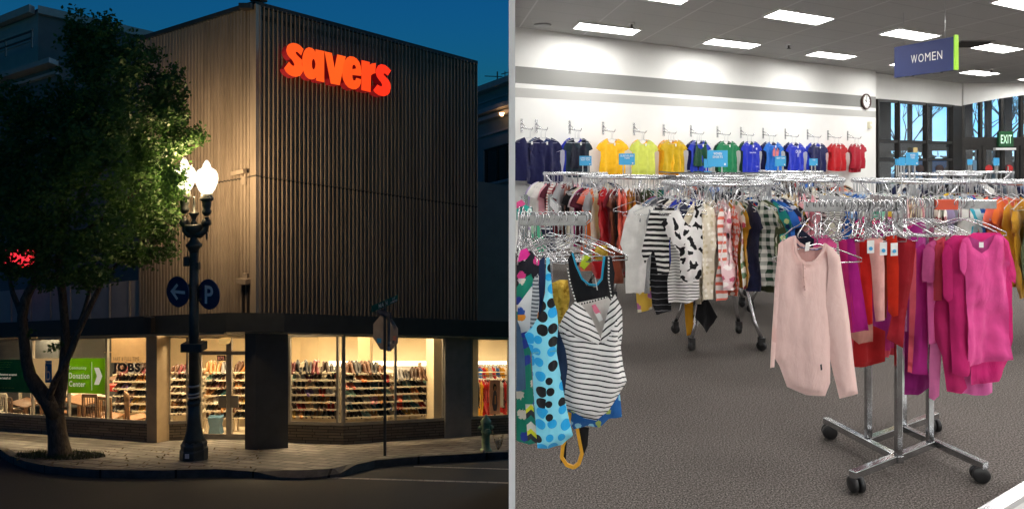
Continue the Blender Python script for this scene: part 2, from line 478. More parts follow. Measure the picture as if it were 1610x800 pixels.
# entrance wall, facing us
r = thing('store_entrance', 'dark framed store entrance with doors under an arched row of panes', 'entrance', P(1575, 250, Ys) * 1.0)
r.location.z = 0
def E(u, v): return P(u, v, Ys)
def ebar(u0, v0, u1, v1, name, d=.1):
    m = MB(); a, b = E(u0, v0), E(u1, v1); m.box((a.x, Ys, b.z), (b.x, Ys + d, a.z)); m.build(name, dk, r)
vb = 250 + ZC * F / Ys
for u in (1513, 1541, 1574, 1605, 1638): ebar(u, 146, u + 4, 216, 'mullion')
ebar(1513, 216, 1680, 229, 'header')
for k, (a, b) in enumerate(((1518, 1541), (1546, 1574), (1579, 1605), (1610, 1638))):
    m = MB(); p, q = E(a, 146), E(b, 216); m.box((p.x, Ys + .04, q.z), (q.x, Ys + .05, p.z)); m.build('pane', gl_in, r)
red_st = plain('red_sticker', (.6, .03, .03), .5)
for k, (a, b) in enumerate(((1513, 1544), (1545, 1573), (1575, 1603), (1605, 1640))):
    m = MB(); p, q = E(a, 229), E(b, vb)
    x0, x1, z1 = p.x, q.x, p.z
    for lo, hi in (((x0, 0), (x0 + .1, z1)), ((x1 - .1, 0), (x1, z1)), ((x0 + .1, z1 - .12), (x1 - .1, z1)), ((x0 + .1, 0), (x1 - .1, .25))):
        m.box((lo[0], Ys + .01, lo[1]), (hi[0], Ys + .07, hi[1]))
    d = m.build('door_frame', dk, r)
    m = MB(); m.box((x0 + .1, Ys + .03, .25), (x1 - .1, Ys + .04, z1 - .12)); m.build('pane', gl_in, d)
    if k in (1, 2):
        m = MB(); cx = E(1555 if k == 1 else 1587, 265); m.lathe([(.1, 0), (.1, .006)], 20, (cx.x, Ys + .005, cx.z), M=Matrix.Rotation(R(90), 4, 'X')); m.build('round_sticker', red_st, d)
        m = MB(); hx = x1 - .14 if k == 1 else x0 + .14; m.bar((hx, Ys - .04, .9), (hx, Ys - .04, 1.3), .03); m.bar((hx, Ys - .04, .92), (hx, Ys + .02, .92), .025); m.bar((hx, Ys - .04, 1.28), (hx, Ys + .02, 1.28), .025); m.build('handle', steel, d)
oval = plain('dark_decal', (.05, .03, .03), .5)
for u in (1445, 1476):
    c = w1(u, 265); m = MB(); m.lathe([(.1, 0), (.1, .005)], 18, c + wn * .02, M=Matrix.Rotation(R(90), 4, 'X') @ Matrix.Rotation(R(-33), 4, 'Y'))
    tag(m.build('decal', oval), f'small dark round decal on the {"left" if u < 1450 else "right"} low window pane', 'decal')
# vestibule columns and what lies outside
for u, Y, w in ((1390, 21, .42), (1432, 20.5, .10), (1463, 21.5, .11), (1524, 22, .22), (1556, 23, .15), (1586, 22, .22), (1622, 22, .2)):
    p = P(u, 250, Y); m = MB(); m.box((p.x - w / 2, Y, 0), (p.x + w / 2, Y + w, 4.2))
    m.box((p.x - w / 2 - .03, Y - .03, 0), (p.x + w / 2 + .03, Y + w + .03, .2))
    tag(m.build('porch_column', plain('grey_column', (.07, .075, .085), .6)), f'dark porch column seen through the glass {"left of" if u < 1500 else "behind"} the entrance, number of columns to its left {[1390,1432,1463,1524,1556,1586,1622].index(u)}', 'column', 'porch columns outside the store')
pb = P(1402, 250, 20.5); m = MB(); m.box((pb.x - 1.5, 20.4, 1.74), (P(1640, 250, 20.5).x, 20.9, 1.99)); m.box((pb.x - 1.5, 20.4, 4.2), (P(1660, 250, 20.5).x, 24, 4.4))
tag(m.build('porch_roof', plain('porch_trim', (.1, .1, .11), .6)), 'dark porch roof and beam outside the windows', 'porch')
m = MB(); m.face([(9, 18.8, -.03), (60, 18.8, -.03), (60, 60, -.03), (9, 60, -.03)])
tag(m.build('parking_lot', plain('parking_asphalt', (.3, .3, .31), .9)), kind='structure')
t = NT('day_sky').set(1); t.base((0, 0, 0)); co = t.coord(); x, y, z = t.sep(co)
t.link(t.ramp(t.noise(t.coord((.06, .06, .2)), 1.5, 4), [(.35, '#66bcee'), (.72, '#b4def6')]), t.b.inputs['Emission Color']); t.b.inputs['Emission Strength'].default_value = 2.3
m = MB(); c = V((18, 20, 0)); ring = [c + V((math.cos(R(a)) * 34, math.sin(R(a)) * 30, 0)) for a in range(-8, 112, 8)]
for a, b in zip(ring, ring[1:]): m.face([b + V((0, 0, -1)), a + V((0, 0, -1)), a + V((0, 0, 22)), b + V((0, 0, 22))])
tag(m.build('sky', t.mat), kind='structure')
hm = plain('hedge_leaves', (.05, .07, .04), .9, 0, .5, 3)
def leafball(m, c, rx, rz, n, s=.3):
    for i in range(n):
        d = V((rnd.gauss(0, 1), rnd.gauss(0, 1), rnd.gauss(0, 1))).normalized() * rnd.random() ** .4
        p = c + V((d.x * rx, d.y * rx * .6, d.z * rz)); a = V((rnd.uniform(-1, 1), rnd.uniform(-1, 1), rnd.uniform(-1, 1))).normalized(); b = a.orthogonal().normalized()
        m.face([p - a * s, p + b * s * .5, p + a * s, p - b * s * .5])
m = MB()
for i in range(26): leafball(m, V((19 + i * 1.05, 44 - i * .42, .9 + rnd.random() * .5)), 1.2, 1.0, 70, .28)
tag(m.build('hedge', hm), kind='stuff', label='dark far hedge beyond the parking lot seen through the windows', cat='hedge')
bark = plain('winter_bark', (.2, .2, .21), .9, 0, .3)
def bare_tree(base, h, seed, label):
    rr = random.Random(seed); m = MB()
    def br(p, d, l, r, k):
        q = p + d * l; m.tube([p, (p + q) / 2 + V((rr.uniform(-.06, .06), 0, 0)) * l, q], [r, r * .85, r * .65], 5)
        if k:
            for _ in range(3 if k > 1 else 4):
                nd = (d + V((rr.uniform(-.8, .8), rr.uniform(-.8, .8), rr.uniform(-.15, .6)))).normalized()
                br(q, nd, l * rr.uniform(.6, .8), r * .6, k - 1)
    tr = thing('bare_tree', label, 'tree', base, 0, 'bare winter trees outside the store')
    br(base, V((0, 0, 1)), h * .3, h * .022, 0); m.build('trunk', bark, tr)
    m = MB(); top = base + V((0, 0, h * .3))
    for _ in range(4): br(top, V((rr.uniform(-.7, .7), rr.uniform(-.5, .5), .8)).normalized(), h * .24, h * .008, 4)
    m.build('branches', bark, tr)
bare_tree(P(1418, 250, 36) * 1 - V((0, 0, ZC)), 5.5, 3, 'low bare tree seen through the left window panes')
bare_tree(P(1535, 250, 34) - V((0, 0, ZC)), 5.8, 5, 'bare tree seen through the first arched pane')
bare_tree(P(1564, 250, 33) - V((0, 0, ZC)), 6.6, 8, 'tall bare tree in the middle of the arched panes')
bare_tree(P(1598, 250, 35) - V((0, 0, ZC)), 6.8, 9, 'tall bare tree at the right of the arched panes')
# a parked car beyond the low panes
def car(p, rz, c, label):
    r = thing('parked_car', label, 'car', p, rz, 'cars parked outside the store'); B = wm(r)
    prof = [(-2.1, .35), (-2.15, .7), (-1.9, .85), (-1.1, .95), (-.5, 1.42), (.7, 1.45), (1.5, 1.0), (2.1, .9), (2.15, .4)]
    m = MB(); m.prism([B @ V((x, -.85, z)) for x, z in prof], B.to_3x3() @ V((0, 1.7, 0))); m.build('body', plain('car_paint', c, .25), r, bevel=.06)
    m = MB(); m.prism([B @ V((x, -.86, z)) for x, z in [(-1.0, .97), (-.48, 1.36), (.65, 1.38), (1.3, 1.0)]], B.to_3x3() @ V((0, 1.72, 0))); m.build('window', black_metal, r)
    for x in (-1.3, 1.3):
        for y in (-.78, .78):
            m = MB(); m.lathe([(.1, -.1), (.33, -.1), (.33, .1), (.1, .1)], 18, B @ V((x, y, .33)), M=B.to_3x3().to_4x4() @ Matrix.Rotation(R(90), 4, 'X')); m.build('wheel', black_rubber, r)
car(P(1478, 250, 30) - V((0, 0, ZC)), R(20), (.05, .25, .6), 'blue car parked outside the low window panes')
car(P(1560, 250, 29) - V((0, 0, ZC)), R(0), (.4, .42, .45), 'silver car parked outside the doors')

# ---- clock, detector, signs
c = wall_pt(1361, 160, .02); r = thing('wall_clock', 'round white wall clock with dark rim at the wall end', 'clock', c)
MW = Matrix(((wa.x, 0, wn.x, 0), (wa.y, 0, wn.y, 0), (0, 1, 0, 0), (0, 0, 0, 1)))
def wl(x, z, o=0.0): return c + wa * x + V((0, 0, z)) + wn * o
m = MB(); m.lathe([(.185, 0), (.185, .03), (.165, .045), (.155, .03), (.155, .01)], 32, c, M=MW); m.build('rim', plain('clock_rim', (.06, .025, .02), .4), r)
m = MB(); m.lathe([(.156, 0), (.156, .016)], 32, c, M=MW); fc = m.build('face', white_plastic, r)
m = MB()
for k in range(12):
    a = R(30 * k); m.bar(wl(.12 * math.sin(a), .12 * math.cos(a), .018), wl(.145 * math.sin(a), .145 * math.cos(a), .018), .012, .003, wn)
m.build('hour_mark', black_metal, fc)
for l, a, w in ((.085, -62, .016), (.12, 2, .011)):
    m = MB(); a = R(a); m.bar(wl(-.02 * math.sin(a), -.02 * math.cos(a), .022), wl(l * math.sin(a), l * math.cos(a), .022), w, .003, wn); m.build('hand', black_metal, fc)
c = wall_pt(1365.5, 197, .0); r = thing('wall_detector', 'small cream sensor box on the wall under the clock', 'sensor', c)
m = MB(); m.prism([c + wa * x + V((0, 0, z)) for x, z in ((-.05, -.08), (.05, -.08), (.05, .08), (-.05, .08))], wn * .06); m.build('case', plain('cream_plastic', (.7, .66, .5), .5), r, bevel=.01)
m = MB(); m.lathe([(.03, 0), (.022, .015)], 14, c + wn * .06, M=MW); m.build('lens', white_plastic, r)
# hanging department sign
a, b = P(1406, 124, 10.2), P(1500, 106, 9.3); a.z = b.z = 2.68
d = (b - a).normalized(); nn = V((d.y, -d.x, 0)); h = .445
navy = plain('sign_navy', (.012, .024, .12), .65, 0, .05); lime = plain('sign_lime', (.36, .72, .03), .5, 0, .05)
letter = plain('sign_letter', (.85, .85, .85), .5, 0, .03)
r = thing('hanging_sign', 'navy department sign with lime green end hanging from the ceiling', 'sign', (a + b) / 2)
m = MB(); m.prism([a, b, b + V((0, 0, h)), a + V((0, 0, h))], -nn * .05); brd = m.build('board', navy, r)
m = MB()
for ch_, x_, w_ in (('W', .36, .10), ('O', .48, .085), ('M', .586, .085), ('E', .695, .06), ('N', .775, .075)): m.text(ch_, a + d * (x_ - .07) + V((0, 0, .17)) + nn * .002, d, (0, 0, 1), w_, .115, 0, .004, 0)
m.build('lettering', letter, brd)
m = MB(); m.prism([b - nn * -.01 + d * .002, b + d * .02 + nn * .008, b + d * .02 - nn * .058, b + d * .002 - nn * .058], (0, 0, h + .02)); m.build('green_end', lime, r)
for k in (.14, .84):
    m = MB(); q = a.lerp(b, k) - nn * .025; m.tube([q + V((0, 0, h)), V((q.x, q.y, CH - .002))], .004, 5); m.build('cable', steel, r)
m = MB(); 
for k in (.25, .72):
    q = a.lerp(b, k); m.prism([q - d * .06, q + d * .06, q + d * .06 - nn * .045, q - d * .06 - nn * .045], (0, 0, -.012))
m.build('bottom_clip', black_metal, r)
# EXIT sign
p = E(1567, 231) - V((0, .03, 0)); q = E(1590, 207)
r = thing('exit_sign', 'green lit EXIT sign above the dark doors', 'sign', ((p.x + q.x) / 2, Ys - .1, p.z))
m = MB(); m.box((p.x, Ys - .09, p.z), (q.x, Ys - .002, q.z)); cs = m.build('case', plain('exit_green', (.012, .09, .03), .4), r, bevel=.01)
m = MB(); m.text('EXIT', (p.x + .05, Ys - .094, p.z + .09), (1, 0, 0), (0, 0, 1), q.x - p.x - .1, .24, 0, .002, .02); m.build('lettering', glow('exit_letters', (.2, .9, .35), .55), cs)
m = MB(); m.box((p.x - .1, Ys - .12, p.z - .09), (q.x + .05, Ys - .002, p.z - .03)); m.build('lamp_bar', white_plastic, r)
# yellow sign on window side
p = w1(1435, 237); m = MB(); m.prism([p + wa * x + wn * .06 + V((0, 0, z)) for x, z in ((-.1, -.08), (.1, -.08), (.1, .08), (-.1, .08))], wn * .01)
tag(m.build('notice', plain('kraft_notice', (.6, .45, .18), .7)), 'small tan notice on the window behind blue rack signs', 'notice')
# metal floor trim and pale tiles at the lower right
def fp(u, v, z=0): Y = F * (ZC - z) / (v - V0); return P(u, v, Y)
q = [fp(1558, 803), fp(1618, 762), fp(1640, 775), fp(1590, 812)]
m = MB(); m.bar(fp(1540, 815, .02), fp(1640, 754, .02), .06, .03); tag(m.build('floor_trim', chrome), 'polished metal edge strip where carpet meets pale tile', 'floor strip')
a, b = fp(1556, 815), fp(1652, 757); m = MB(); m.prism([V((x.x, x.y, .004)) for x in (a, V((3.6, 2.0, 0)), V((4.2, 3.2, 0)), b)], (0, 0, .004))
tag(m.build('tile_floor', plain('pale_tile', (.55, .54, .52), .3)), kind='structure')
# ================================================================== GARMENTS
def resample(pts, step):
    o = []
    n = len(pts)
    for i in range(n):
        a, b = V(pts[i]), V(pts[(i + 1) % n]); k = max(1, int((b - a).length / step + .5))
        for j in range(k): o.append(a.lerp(b, j / k))
    return o
def inside(p, poly):
    c = False; n = len(poly); x, y = p
    j = n - 1
    for i in range(n):
        xi, yi = poly[i][0], poly[i][1]; xj, yj = poly[j][0], poly[j][1]
        if (yi > y) != (yj > y) and x < (xj - xi) * (y - yi) / (yj - yi) + xi: c = not c
        j = i
    return c
def sheet(outline, res, seed=0, thick=.02, fold=.02, fx=11, fz=1.3, rim=.035, lean=0.0, wrinkle=.35):
    """a hanging cloth: front and back sheet joined along the outline, with falling folds -> verts, faces"""
    ol = resample([V((p[0], p[1])) for p in outline], res)
    n = len(ol); xs = [p.x for p in ol]; zs = [p.y for p in ol]; top = max(zs); H = top - min(zs)
    rr = random.Random(seed); pts = list(ol); z = min(zs)
    while z < top:
        x = min(xs)
        while x < max(xs):
            p = V((x + rr.uniform(-.25, .25) * res, z + rr.uniform(-.25, .25) * res))
            if inside(p, ol) and min((p - q).length_squared for q in ol) > (res * .6) ** 2: pts.append(p)
            x += res
        z += res
    r = delaunay_2d_cdt(pts, [(i, (i + 1) % n) for i in range(n)], [], 1, 1e-6)
    vs, fs = r[0], r[2]
    bset = set()
    cnt = {}
    for f in fs:
        for i in range(3):
            e = tuple(sorted((f[i], f[(i + 1) % 3]))); cnt[e] = cnt.get(e, 0) + 1
    for e, c in cnt.items():
        if c == 1: bset.update(e)
    front, back = [], []
    for i, p in enumerate(vs):
        d = 0 if i in bset else min((p - q).length for q in ol)
        h = (top - p.y) / H
        w = min(1, d / rim); w = w * w * (3 - 2 * w)
        g = min(1, .25 + h * 1.1)
        f = fold * g * (noise.noise(V((p.x * fx + seed * 7.3, p.y * fz, seed * 3.1))) * 1.5 + wrinkle * noise.noise(V((p.x * fx * 2.7, p.y * fz * 4 + p.x * 6, seed + 9.2))))
        f += fold * .55 * wrinkle * g * (1 - 2.2 * abs(noise.noise(V((p.x * fx * .8 + p.y * 2.2, p.y * fz * 1.4, seed * 1.7 + 3)))))
        f += fold * .3 * wrinkle * noise.noise(V((p.x * 22, p.y * 19, seed + 4.4)))
        f += lean * h
        front.append(V((p.x, f - thick * w, p.y))); back.append(V((p.x, f + thick * .8 * w, p.y)))
    V3 = front + [b for i, b in enumerate(back)]
    nv = len(vs); F3 = []
    for f in fs:
        a, b, c = f
        A, B, D = vs[a], vs[b], vs[c]
        if (B - A).cross(D - A) < 0: b, c = c, b
        F3.append((a, b, c))
        q = [i + nv for i in (a, c, b)]
        F3.append(tuple(q))
    return V3, F3

def tee(bw=.21, h=.62, sl=.16, sa=62, sw=.185, cuff=.075, nw=.085, nd=.07, hem=None, waist=0, hemcurve=0.0):
    """outline of a short sleeved top, neck at z=0"""
    hem = hem or bw + .015
    rt = [(nw * .55, -nd * .85), (nw * .9, -nd * .4), (nw, .012), (nw + (sw - nw) * .55, -.012), (sw, -.045)]
    if sl > 0:
        ca, sa_ = math.cos(R(sa)), math.sin(R(sa))
        e = (sw + sl * ca, -.045 - sl * sa_)
        e2 = (e[0] - cuff * sa_ * 1.5, e[1] - cuff * ca * 1.2)
        rt += [(sw + sl * .5 * ca + .012, -.045 - sl * .5 * sa_), e, e2, (bw - .004, -.20)]
    else:
        rt += [(sw - .012, -.1), (bw - .02, -.19)]
    rt += [(bw - waist, -h * .55), (hem, -h * .93), (hem - .005, -h), (hem * .5, -h - .01 - hemcurve)]
    return [(0, -nd)] + rt + [(0, -h - .012 - hemcurve)] + [(-x, z) for x, z in reversed(rt)]
def longsleeve(h=.64, bw=.21):
    rt = [(.05, -.06), (.085, .012), (.19, -.04), (.235, -.12), (.27, -.34), (.285, -.56), (.225, -.57), (.215, -.4), (bw, -.2), (bw, -h * .6), (bw + .012, -h), (.1, -h - .01)]
    return [(0, -.07)] + rt + [(0, -h - .012)] + [(-x, z) for x, z in reversed(rt)]
def trousers(h=.9):
    rt = [(.0, 0), (.14, .0), (.17, -.2), (.16, -.6), (.15, -h), (.0, -h - .01)]
    return rt + [(-x, z) for x, z in reversed(rt[1:-1])]
def sheet_mesh(name, outline, res, **k):
    vs, fs = sheet(outline, res, **k)
    me = bpy.data.meshes.new(name); me.from_pydata(vs, [], fs); me.update()
    me.polygons.foreach_set('use_smooth', [True] * len(fs))
    return me

def hanger_mb(M=None, w=.2, r=.0028, n=5, top=0.0, drop=.085, hook=.018):
    """wire or plastic hanger, hook over a rail at the origin"""
    m = MB()
    arc = [V((hook * math.sin(R(a)) , 0, -hook * 1.0 + hook * math.cos(R(a)) + .004)) for a in range(-120, 100, 20)]
    pts = arc + [V((hook * .9, 0, -.03)), V((0, 0, -.045)), V((0, 0, -drop))]
    m.tube(pts, r, n)
    m.tube([V((0, 0, -drop)), V((w * .5, 0, -drop - .028)), V((w, 0, -drop - .065)), V((w * 1.0, 0, -drop - .08)), V((w * .5, 0, -drop - .085)), V((-w * .5, 0, -drop - .085)), V((-w, 0, -drop - .08)), V((-w, 0, -drop - .065)), V((-w * .5, 0, -drop - .028))], r, n, True)
    if M: m.v = [M @ p for p in m.v]
    return m
chrome_w = plain('hanger_plastic', (.52, .53, .55), .32, .35, .05)

grey_ph = cloth('#888888')
def proto(name, outline, seed, thick=.032, fold=.03, res=.035, rim=.10, fx=13, wr=.5):
    r = thing(name, 'garment on a hanger', 'top', (0, 0, -50))
    me = sheet_mesh('garment', [(x, z - .14) for x, z in outline], res, seed=seed, thick=thick * .62, fold=fold * 1.5, rim=rim, fx=fx, wrinkle=wr)
    me.materials.append(grey_ph)
    o = bpy.data.objects.new('garment', me); col.objects.link(o); o.parent = r
    hb = hanger_mb(drop=.13); me2 = hb.mesh('hanger'); me2.materials.append(chrome_w)
    o = bpy.data.objects.new('hanger', me2); col.objects.link(o); o.parent = r
    return r
PR = {}
for i in range(3):
    PR['tee', i] = proto('tee_shirt', tee(.205 + .01 * i, .60 + .04 * i), 3 + i)
    PR['blouse', i] = proto('loose_blouse', tee(.23, .66 + .03 * i, .2, 66, cuff=.1, hemcurve=.02), 11 + i, .035, .04)
    PR['tank', i] = proto('tank_shirt', tee(.19, .62, 0, sw=.15, nd=.1), 21 + i, .028, .035)
    PR['long', i] = proto('long_sleeved_shirt', longsleeve(), 31 + i, .03, .03)
    PR['dress', i] = proto('hanging_dress', tee(.2, .92, .12, waist=.02, hem=.27), 41 + i, .035, .045)
    PR['trousers', i] = proto('hanging_trousers', trousers(.8), 51 + i, .03, .025)
KINDWORD = dict(tee='tee', blouse='blouse', tank='tank', long='long sleeved shirt', dress='dress', trousers='trousers')

used_labels = set()
def uniq(lb, alts):
    for a in [''] + list(alts):
        s = (lb + ' ' + a).strip()
        if s not in used_labels:
            used_labels.add(s); return s
    return lb
ORD = ['first', 'second', 'third', 'fourth', 'fifth', 'sixth', 'seventh', 'eighth', 'ninth', 'tenth', 'eleventh', 'twelfth', 'thirteenth', 'fourteenth', 'fifteenth', 'sixteenth', 'seventeenth', 'eighteenth', 'nineteenth', 'twentieth']
def nth(i): return ORD[i] if i < 20 else f'{i + 1}th'

# colour words -> fabric
FB = {
 'white': cloth('#e8e6e2'), 'cream': cloth('#d8d0bd'), 'beige': cloth('#b9a88c'), 'black': cloth('#131316'), 'navy': cloth('#151a3c'),
 'royal blue': cloth('#1c35a8'), 'blue': cloth('#2b62b0'), 'denim blue': cloth('#4c6788', 'heather', '#7d93ad'), 'teal': cloth('#0e6f74'), 'green': cloth('#1e6b3c'),
 'olive': cloth('#4c5236'), 'mustard': cloth('#c78f1c'), 'yellow': cloth('#e8c33c'), 'orange': cloth('#d96a25'), 'coral': cloth('#e0705a'), 'red': cloth('#b3161f'),
 'dark red': cloth('#6e1220'), 'maroon': cloth('#4d1526'), 'pink': cloth('#e2a3ad'), 'hot pink': cloth('#cf3d86'), 'magenta': cloth('#a01b6a'), 'purple': cloth('#4a2a74'),
 'lavender': cloth('#b3a6cc'), 'rust': cloth('#7a3a24'), 'brown': cloth('#4b3427'), 'grey': cloth('#85878a', 'heather', '#b5b6b8'), 'charcoal': cloth('#34363b', 'heather', '#55585e'),
 'slate': cloth('#3f4a57', 'heather', '#5e6a78'), 'mint': cloth('#7fc4ae'), 'aqua': cloth('#46b4cc'),
 'black and white striped': cloth('#e6e4e0', 'hstripe', '#15151a', 1.0, None), 'thin striped': cloth('#e6e4e0', 'hstripe', '#17171c', .55, .72),
 'coral striped': cloth('#e9e2dc', 'hstripe', '#dd705c', 1.5), 'red striped': cloth('#e9e2dc', 'hstripe', '#a8222c', .9),
 'navy floral': cloth('#1b2040', 'floral', '#c65a6e', 1.0, '#d8d4dc'), 'white floral': cloth('#e2ddd3', 'floral', '#b04a5a', 1.1, '#5d7a58'), 'blue floral': cloth('#2d67b4', 'floral', '#c2323e', 1.6, '#e8e0e0'),
 'grey floral': cloth('#d4d4d4', 'floral', '#2c2d33', 1.2, '#6b6d75'), 'blue print': cloth('#2f5fa8', 'floral', '#dfe6ee', 1.0, '#8fb2d8'), 'navy print': cloth('#171d36', 'floral', '#8ea2c0', .8, '#d0d4da'),
 'green print': cloth('#d2d0bb', 'floral', '#3f5c37', .9, '#6c8256'), 'coral dotted': cloth('#de6b4f', 'dots', '#f2e4da', .35), 'mustard dotted': cloth('#a5802f', 'dots', '#20180f', .45),
 'green checked': cloth('#e2e0d6', 'plaid', '#1f3c2a'), 'pink print': cloth('#e6c3c6', 'floral', '#b8506a', 1.0, '#f2e9e6'), 'tan print': cloth('#c2ad8e', 'floral', '#6a4c36', 1.0, '#e6dcc8'),
 'floral striped': cloth('#e9e6df', 'floralstripe', '#c82a3a', 1.0, '#e04a2a'), 'black print': cloth('#1a1a1f', 'floral', '#c9c6c4', 1.0, '#8f2f3a'), 'teal print': cloth('#1e8a86', 'floral', '#d6e2a0', 1.0, '#1a3a6c'),
 'camouflage green': cloth('#5a6b46', 'cow', '#35452c'), 'tweed': cloth('#57585c', 'heather', '#d8d8d8'), 'lace cream': cloth('#d9cfba', 'floral', '#efe9dc', .6, '#c4b697'),
}
# ------------------------------------------------------------------ round racks
def round_rack(c, r, label, seed=0):
    rt = thing('round_rack', label, 'clothes rack', c, 0, 'chrome round clothes racks'); rr = random.Random(seed)
    c = V(c); m = MB()
    def circ(rad, z, n=40): return [c + V((rad * math.cos(2 * math.pi * i / n), rad * math.sin(2 * math.pi * i / n), z)) for i in range(n)]
    m.tube(circ(r, 1.3), .0145, 8, True); m.build('ring', chrome, rt)
    m = MB(); m.tube(circ(r * .45, 1.02, 24), .01, 6, True)
    for k in range(4):
        a = R(45 + 90 * k + seed * 17); d = V((math.cos(a), math.sin(a), 0)); m.tube([c + d * r * .45 + V((0, 0, 1.02)), c + d * r + V((0, 0, 1.295))], .009, 6)
    m.build('spokes', chrome, rt)
    for k in range(4):
        a = R(45 + 90 * k + seed * 17); d = V((math.cos(a), math.sin(a), 0)); m = MB()
        m.tube([c + d * r * .45 + V((0, 0, 1.02)), c + d * r * .55 + V((0, 0, .6)), c + d * r * .78 + V((0, 0, .22)), c + d * r * .92 + V((0, 0, .1))], .016, 8)
        lg = m.build('leg', chrome, rt)
        q = c + d * r * .92; m = MB(); tx = V((-d.y, d.x, 0)); MM = Matrix.Translation(q + V((0, 0, .04))) @ Matrix(((d.x, tx.x, 0, 0), (d.y, tx.y, 0, 0), (0, 0, 1, 0), (0, 0, 0, 1))) @ Matrix.Rotation(R(90), 4, 'X')
        m.lathe([(.01, -.017), (.034, -.017), (.04, -.01), (.04, .01), (.034, .017), (.01, .017)], 14, M=MM)
        m.bar(q + V((0, 0, .05)), q + V((0, 0, .105)), .045, .05); m.build('caster', black_rubber, lg)
    return rt
def fill_rack(c, r, name_, items, a0, a1, group, seed=0, jit=5):
    """items: list of (kind, colour word) hung from angle a0 to a1 (degrees, world)"""
    rr = random.Random(seed); full = []
    for it in items:
        full.append(it)
        if seed != 111 and rr.random() < .45: full.append((rr.choice(['tee', 'blouse', 'tank', it[0]]), it[1] if rr.random() < .4 else rr.choice(['white', 'cream', 'black', 'navy', 'grey', it[1]])))
    items = full; n = len(items)
    for i, (kd, cw) in enumerate(items):
        a = R(a0 + (a1 - a0) * (i + .5) / n + rr.uniform(-1.5, 1.5))
        p = V(c) + V((math.cos(a) * r, math.sin(a) * r, 1.3 + .0165))
        prev = items[i - 1][1] if i else None; nxt = items[i + 1][1] if i < n - 1 else None
        lb = f'{cw} {KINDWORD[kd]} on {name_}'
        btw = f'between {prev} and {nxt}' if prev and nxt else ('at its left end' if not prev else 'at its right end')
        cs_ = [lb, lb + ' ' + btw, lb + f', {nth(i)} from its left end', f'{cw} {KINDWORD[kd]}, {nth(i)} on {name_}']
        s = next((q_ for q_ in cs_ if q_ not in used_labels and len(q_.replace(',', ' ').split()) <= 16), cs_[-1])
        used_labels.add(s)
        g = dup(PR[kd, rr.randrange(3)], p, (rr.uniform(-.03, .03), rr.uniform(-.06, .06), a + R(rr.uniform(-jit, jit))), s, group, {'garment': FB[cw]})
        g['category'] = {'dress': 'dress', 'trousers': 'trousers'}.get(kd, 'top')
        g.scale = (rr.uniform(.92, 1.08), rr.uniform(.9, 1.35), rr.uniform(.92, 1.06))
def L(s): return [tuple(x.split(':')) if ':' in x else ('tee', x) for x in (y.strip() for y in s.split(','))]

